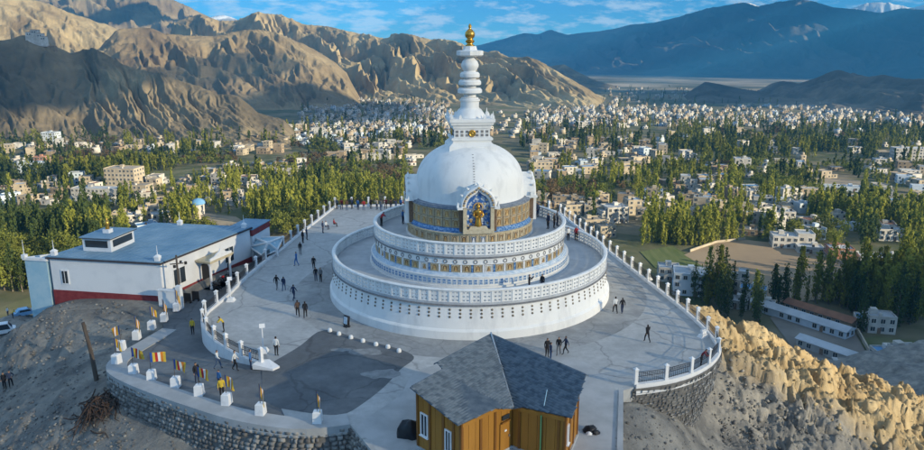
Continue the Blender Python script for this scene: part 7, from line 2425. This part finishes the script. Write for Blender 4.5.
# ================================================================== PEOPLE
SKIN = mat('skin', (0.40, 0.24, 0.16), None, rough=0.6)
HAIR = mat('dark_hair', (0.018, 0.014, 0.012), None, rough=0.6)
SHOE = mat('dark_shoes', (0.03, 0.028, 0.026), None, rough=0.6)
CLOTH = {n: mat('cloth_' + n.replace(' ', '_'), c, None, rough=0.9) for n, c in {
    'black': (0.022, 0.022, 0.025), 'navy': (0.03, 0.045, 0.09), 'blue': (0.05, 0.16, 0.38), 'white': (0.72, 0.72, 0.70), 'red': (0.42, 0.04, 0.045),
    'yellow': (0.66, 0.46, 0.05), 'grey': (0.16, 0.165, 0.17), 'brown': (0.11, 0.07, 0.05), 'denim': (0.07, 0.11, 0.19), 'maroon': (0.16, 0.025, 0.035), 'beige': (0.42, 0.35, 0.26)}.items()}
def person_mesh(pose):
    """one continuous skinned body; region ids: 0 shoes 1 trousers 2 top 3 skin 4 hair"""
    J = {'pelvis': (0, 0, .95), 'belly': (0, 0, 1.10), 'chest': (0, .01, 1.30), 'nape': (0, .01, 1.46), 'neck': (0, 0, 1.52), 'head': (0, -.02, 1.61), 'crown': (0, -.01, 1.71),
         'shl': (.17, .01, 1.41), 'shr': (-.17, .01, 1.41), 'ell': (.23, .03, 1.14), 'elr': (-.23, .03, 1.14), 'wrl': (.24, -.05, .90), 'wrr': (-.24, -.05, .90), 'hal': (.24, -.08, .82), 'har': (-.24, -.08, .82),
         'hil': (.09, 0, .90), 'hir': (-.09, 0, .90), 'knl': (.10, -.02, .50), 'knr': (-.10, -.02, .50), 'anl': (.10, .03, .09), 'anr': (-.10, .03, .09), 'tol': (.12, -.13, .035), 'tor': (-.12, -.13, .035)}
    def sh(keys, d):
        for k in keys: J[k] = tuple(a + b for a, b in zip(J[k], d))
    if pose == 'walk':
        J.update(knl=(.10, -.20, .52), anl=(.10, -.24, .12), tol=(.11, -.40, .07), knr=(-.10, .08, .50), anr=(-.10, .32, .16), tor=(-.11, .20, .05), ell=(.24, .14, 1.16), wrl=(.24, .18, .94), hal=(.24, .18, .86), elr=(-.24, -.10, 1.15), wrr=(-.22, -.28, 1.0), har=(-.21, -.33, .94))
    elif pose == 'stride':
        J.update(knr=(-.10, -.17, .51), anr=(-.10, -.16, .10), tor=(-.11, -.32, .05), knl=(.10, .06, .50), anl=(.10, .26, .13), tol=(.11, .13, .04), elr=(-.24, .12, 1.15), wrr=(-.25, .14, .92), har=(-.25, .14, .84), ell=(.24, -.06, 1.14), wrl=(.22, -.2, .95), hal=(.21, -.24, .88))
    elif pose == 'photo':
        J.update(ell=(.25, -.16, 1.24), wrl=(.12, -.36, 1.46), hal=(.06, -.40, 1.52), elr=(-.25, -.16, 1.24), wrr=(-.12, -.36, 1.46), har=(-.06, -.40, 1.52))
    elif pose == 'hips':
        J.update(ell=(.36, .10, 1.16), wrl=(.20, -.04, 1.0), hal=(.15, -.09, .97), hil=(.10, 0, .90), knl=(.15, -.03, .50), anl=(.17, .03, .09), tol=(.20, -.12, .035))
    elif pose == 'lean':
        sh(('belly',), (0, -.04, 0)); sh(('chest',), (0, -.16, -.04)); sh(('nape', 'neck', 'shl', 'shr'), (0, -.26, -.09)); sh(('head', 'crown'), (0, -.34, -.10))
        J.update(ell=(.24, -.44, 1.10), wrl=(.10, -.55, 1.06), hal=(.02, -.57, 1.05), elr=(-.24, -.44, 1.10), wrr=(-.10, -.55, 1.06), har=(-.02, -.57, 1.08))
    elif pose == 'sit':
        for k in J: J[k] = (J[k][0], J[k][1], J[k][2] - .50)
        J.update(knl=(.12, -.42, .48), anl=(.12, -.40, .09), tol=(.13, -.56, .035), knr=(-.12, -.42, .48), anr=(-.12, -.40, .09), tor=(-.13, -.56, .035), wrl=(.17, -.28, .56), hal=(.15, -.36, .54), wrr=(-.17, -.28, .56), har=(-.15, -.36, .54), ell=(.24, -.08, .66), elr=(-.24, -.08, .66))
    RAD = {'pelvis': (.15, .11), 'belly': (.135, .10), 'chest': (.165, .115), 'nape': (.10, .075), 'neck': (.055, .055), 'head': (.088, .10), 'crown': (.062, .075), 'shl': (.075, .07), 'shr': (.075, .07), 'ell': (.05, .05), 'elr': (.05, .05),
           'wrl': (.035, .035), 'wrr': (.035, .035), 'hal': (.035, .022), 'har': (.035, .022), 'hil': (.095, .10), 'hir': (.095, .10), 'knl': (.065, .068), 'knr': (.065, .068), 'anl': (.042, .05), 'anr': (.042, .05), 'tol': (.045, .03), 'tor': (.045, .03)}
    E_ = [('pelvis', 'belly', 2), ('belly', 'chest', 2), ('chest', 'nape', 2), ('nape', 'neck', 3), ('neck', 'head', 3), ('head', 'crown', 4), ('chest', 'shl', 2), ('chest', 'shr', 2), ('shl', 'ell', 2), ('shr', 'elr', 2), ('ell', 'wrl', 2), ('elr', 'wrr', 2), ('wrl', 'hal', 3), ('wrr', 'har', 3),
          ('pelvis', 'hil', 1), ('pelvis', 'hir', 1), ('hil', 'knl', 1), ('hir', 'knr', 1), ('knl', 'anl', 1), ('knr', 'anr', 1), ('anl', 'tol', 0), ('anr', 'tor', 0)]
    names = list(J)
    idx = {n: i for i, n in enumerate(names)}
    me = bpy.data.meshes.new('body_cage')
    me.from_pydata([J[n] for n in names], [(idx[a], idx[b]) for a, b, _ in E_], [])
    ob = bpy.data.objects.new('body_cage', me); COL.objects.link(ob)
    ob.modifiers.new('s', 'SKIN').use_smooth_shade = True
    sd = ob.modifiers.new('d', 'SUBSURF'); sd.levels = 1; sd.render_levels = 1
    if not me.skin_vertices: return None
    for n in names:
        d = me.skin_vertices[0].data[idx[n]]
        d.radius = RAD[n]; d.use_root = (n == 'pelvis')
    dg = bpy.context.evaluated_depsgraph_get()
    out = bpy.data.meshes.new_from_object(ob.evaluated_get(dg))
    COL.objects.unlink(ob); bpy.data.objects.remove(ob)
    out.name = 'person'
    segs = [(Vector(J[a]), Vector(J[b]), r) for a, b, r in E_]
    hd = Vector(J['head'])
    mi = []
    for p in out.polygons:
        c = p.center
        best, br_ = 9, 2
        for a, b, r in segs:
            d = b - a; t = max(0, min(1, (c - a).dot(d) / d.length_squared)); q = (c - (a + d * t)).length
            if r == 3 and a == Vector(J['nape']): q += .02
            if q < best: best, br_ = q, r
        if br_ in (3, 4) and c.z > J['neck'][2] + .02 and best < 0.2:
            br_ = 4 if (c.z > hd.z + .045 or c.y > hd.y + .02) else 3
        mi.append(br_)
    # nose, ears, fingers
    add = MB()
    add.taper((hd.x, hd.y - .10, hd.z - .035), (.032, .035), (.014, .012), .05)
    for s in (-1, 1): add.box((hd.x + s * .088, hd.y + .01, hd.z - .005), (.018, .03, .05))
    for h, w, s in (('hal', 'wrl', 1), ('har', 'wrr', -1)):
        H_, W_ = Vector(J[h]), Vector(J[w])
        d = (H_ - W_).normalized(); side = d.cross(Vector((0, 0, 1)))
        side = side.normalized() if side.length > .3 else Vector((0, 1, 0))
        for k in range(4):
            b = H_ + side * (k - 1.5) * .019
            L_ = (.062, .072, .068, .052)[k]
            add.tube([b, b + d * L_ * .6, b + d * L_ + Vector((0, 0, -.006)) - side * .004], [.009, .0085, .006], 5)
        b = W_ + (H_ - W_) * .5
        add.tube([b, b + side * -s * .04 + d * .02, b + side * -s * .05 + d * .05], [.011, .01, .007], 5)
    V0 = [tuple(v.co) for v in out.vertices]; F0 = [tuple(p.vertices) for p in out.polygons]
    o = len(V0)
    V0 += add.v; F0 += [tuple(i + o for i in f) for f in add.f]; mi += [3] * len(add.f)
    res = bpy.data.meshes.new('person')
    res.from_pydata(V0, [], F0)
    for m in (SHOE, CLOTH['navy'], CLOTH['black'], SKIN, HAIR): res.materials.append(m)
    res.polygons.foreach_set('material_index', mi)
    res.polygons.foreach_set('use_smooth', [True] * len(F0))
    res.update()
    return res
POSE = {k: person_mesh(k) for k in ('stand', 'walk', 'stride', 'photo', 'hips', 'lean', 'sit')}
def person(loc, rz, pose, top, trousers, label, group=None, scale=1.0):
    me = POSE[pose]
    o = link('person', me, None, loc, rz)
    o.scale = (scale,) * 3
    for i, m in ((1, CLOTH[trousers]), (2, CLOTH[top])):
        o.material_slots[i].link = 'OBJECT'
        o.material_slots[i].material = m
    tag(o, label, 'person', group)
    return o
def pp_(px_, py_, z=0.0, dr=False):
    for _ in range(4 if dr else 1):
        p = at(px_, py_, z)
        if dr: z = drive_z(p.x, p.y)
    p.z = z + (0.004 if not dr else 0)
    return p
PEOPLE = [  # px, py of the feet, level ('p' plaza, 'd' drive, number), heading deg (0 faces the camera), pose, top, trousers, label
    (277, 290, 'p', 170, 'walk', 'black', 'grey', 'person in black jacket walking beside a companion towards the rear railing'),
    (284, 291, 'p', 175, 'stride', 'navy', 'denim', 'person in navy top walking next to the one in black jacket'),
    (294, 300.5, 'p', 160, 'walk', 'navy', 'navy', 'person in dark blue clothes walking alone on the open plaza'),
    (298, 317, 'p', 200, 'walk', 'brown', 'black', 'person in brown top, one of a pair closest to the asphalt patch'),
    (305.5, 318, 'p', 185, 'stride', 'black', 'black', 'person all in black, one of a pair closest to the asphalt patch'),
    (316, 281, 'p', 20, 'stand', 'black', 'navy', 'person in black standing with another near the lower terrace wall'),
    (321, 282, 'p', -30, 'stand', 'grey', 'black', 'person in grey standing with another near the lower terrace wall'),
    (314, 270, 'p', 10, 'walk', 'black', 'black', 'slim person in black walking behind the standing pair'),
    (296.6, 266, 'p', -60, 'stride', 'blue', 'blue', 'person in bright blue striding across the plaza'),
    (300.5, 254.5, 'p', 180, 'stand', 'black', 'grey', 'person in black and grey standing short of the temple side fence'),
    (303, 243, 'p', 70, 'stand', 'black', 'black', 'person in black standing close against the temple side fence'),
    (307, 240, 'p', 110, 'hips', 'navy', 'black', 'person in navy with hand on hip at the temple side fence'),
    (323, 233, 'p', 80, 'stand', 'navy', 'navy', 'person in navy standing beside the two who sit on the kerb'),
    (326, 229, 'p', 60, 'sit', 'white', 'navy', 'person in white sitting on the plaza near the rear corner'),
    (334, 226.5, 'p', 90, 'sit', 'red', 'black', 'person in red sitting on the plaza near the rear corner'),
    (276.7, 356, 'p', 170, 'stand', 'white', 'black', 'person in white shirt standing by the low end of the curved fence'),
    (218, 369, 'd', 95, 'walk', 'white', 'denim', 'person in white shirt and jeans walking under the curved fence'),
    (235.5, 370.5, 'd', 95, 'stride', 'white', 'black', 'person in white shirt and black trousers walking under the curved fence'),
    (251, 369.5, 'd', 100, 'stand', 'blue', 'navy', 'person in blue jacket standing under the curved fence'),
    (193, 334.5, 'd', 0, 'stand', 'yellow', 'black', 'person in yellow shirt standing alone on the driveway'),
    (197, 383, 'd', 60, 'hips', 'black', 'navy', 'dark clothed person beside a striped flag on the kerb side of the drive'),
    (222.5, 399, 'd', 20, 'stand', 'yellow', 'black', 'person in yellow shirt standing among the flag blocks'),
    (220, 389, 'd', -40, 'stand', 'blue', 'navy', 'person in light blue top just behind the yellow shirted visitor'),
    (224, 332, 'p', -70, 'lean', 'yellow', 'black', 'person in yellow leaning over the curved black railing'),
    (205, 283, 'd', 200, 'stand', 'blue', 'navy', 'person in blue standing at the temple porch'),
    (211, 281, 'd', 30, 'stand', 'black', 'black', 'person in black waiting at the temple porch steps'),
    (222, 276, 'd', 90, 'hips', 'brown', 'navy', 'person in brown jacket among the parked motorbikes'),
    (229, 274, 'd', 150, 'stand', 'navy', 'black', 'person in navy behind the parked motorbikes'),
    (615, 313.5, 'p', 190, 'walk', 'white', 'black', 'person in white top strolling past the foot of the stupa'),
    (622, 313.5, 'p', 185, 'stride', 'black', 'navy', 'person in black strolling beside the one in white top'),
    (647, 342.5, 'p', 200, 'walk', 'black', 'black', 'person in black walking alone on the open plaza near the bastion'),
    (547, 357.5, 'p', 20, 'stand', 'black', 'black', 'tallest of four dark clothed people behind the cabin roof'),
    (550.5, 360.5, 'p', 100, 'stand', 'navy', 'denim', 'person in navy and jeans, front one of four behind the cabin'),
    (558.5, 355, 'p', -20, 'stride', 'black', 'grey', 'person in black with grey trousers, one of four behind the cabin'),
    (565.5, 354.5, 'p', -80, 'walk', 'navy', 'black', 'person walking away from the group of four behind the cabin'),
    (701, 366, 'p', 60, 'lean', 'maroon', 'black', 'person in maroon leaning on the bastion railing'),
    (403, 224, 6.3, 60, 'photo', 'blue', 'navy', 'person in blue taking a photograph on the upper terrace'),
    (409.5, 217.5, 6.3, -90, 'stand', 'black', 'black', 'person in black posing by the drum on the upper terrace'),
    (381.5, 226, 6.3, 130, 'lean', 'red', 'black', 'person in red leaning on the upper terrace parapet'),
    (530, 214.5, 6.3, 10, 'stand', 'black', 'black', 'person in black standing against the drum of the stupa'),
    (537.5, 217, 6.3, 40, 'stand', 'navy', 'navy', 'person in navy standing on the upper terrace by the drum'),
    (548, 229, 6.3, -60, 'stand', 'navy', 'black', 'person in navy facing two others at the upper terrace parapet'),
    (554, 228, 6.3, 60, 'stand', 'black', 'black', 'person in black jacket at the upper terrace parapet'),
    (557, 226, 6.3, 100, 'stand', 'grey', 'navy', 'person in grey jacket at the upper terrace parapet'),
    (568, 240.5, 3.27, 20, 'stand', 'white', 'black', 'person in white top on the lower terrace behind the parapet'),
    (576, 240.5, 3.27, -20, 'stand', 'red', 'black', 'person in red top on the lower terrace behind the parapet'),
    (529, 292, 3.27, 80, 'photo', 'black', 'black', 'person in black with raised arms on the lower terrace'),
    (542, 291, 3.27, -40, 'stand', 'black', 'navy', 'person in black standing on the lower terrace near the one taking pictures'),
]
for i, (px_, py_, lv, hd_, pose, top, tr, lab) in enumerate(PEOPLE):
    if lv == 'p': p = pp_(px_, py_)
    elif lv == 'd': p = pp_(px_, py_, 0, True)
    else: p = pp_(px_, py_, lv)
    person(p, R(hd_), pose, top, tr, lab, None, random.uniform(0.92, 1.02))
# visitors along the rear railing
cl_ = ['black', 'navy', 'grey', 'red', 'brown', 'beige', 'blue', 'maroon']
for i, px_ in enumerate((337, 342, 347, 352, 358, 364, 371, 377, 381, 386, 391, 396, 401, 405, 543, 549, 553)):
    p = at(px_, 209 + (i % 3) * 0.8)
    top = cl_[(i * 5 + 2) % 8]
    person((p.x, p.y, 0.004), R(150 + 25 * (i % 4)), ['stand', 'hips', 'stand', 'photo'][i % 4], top, ['black', 'navy', 'denim'][i % 3],
           f'{top} clad visitor ' + ['standing', 'with hand on hip', 'standing', 'taking a picture'][i % 4] + (' at the rear railing behind the stupa' if px_ < 500 else ' at the rear corner of the plaza beyond the dome'), 'visitors along the rear railing')
# two people on the scree slope and one by the parked cars
for i, (px_, py_, pose, top, tr, lab) in enumerate(((5, 388, 'stand', 'black', 'black', 'person in black standing on the bare scree slope'), (11, 386.5, 'hips', 'navy', 'black', 'person in navy on the scree slope beside the one in black'),
                                  (8, 315, 'stand', 'white', 'navy', 'person in white standing by the parked hatchback'), (13, 318, 'lean', 'yellow', 'black', 'person in orange yellow bending by the parked hatchback'))):
    q = gpt(px_, py_)
    person((q.x, q.y, q.z), R(40 * i), pose, top, tr, lab)

# ================================================================== HAZE
hm = bpy.data.materials.new('haze_air')
hm.use_nodes = True
hm.node_tree.nodes.clear()
ho = hm.node_tree.nodes.new('ShaderNodeOutputMaterial')
hv = hm.node_tree.nodes.new('ShaderNodeVolumePrincipled')
hv.inputs['Color'].default_value = (0.06, 0.36, 0.80, 1)
hv.inputs['Density'].default_value = 1.05e-4
hv.inputs['Anisotropy'].default_value = 0.0
hm.node_tree.links.new(hv.outputs['Volume'], ho.inputs['Volume'])
mb = MB()
mb.box((0, 0, (1005 - 478) / 2), (27800, 27800, 1005 + 478))
o = mb.build('haze', hm)
tag(o, 'thin blue evening haze filling the valley air', 'haze', None, 'stuff')
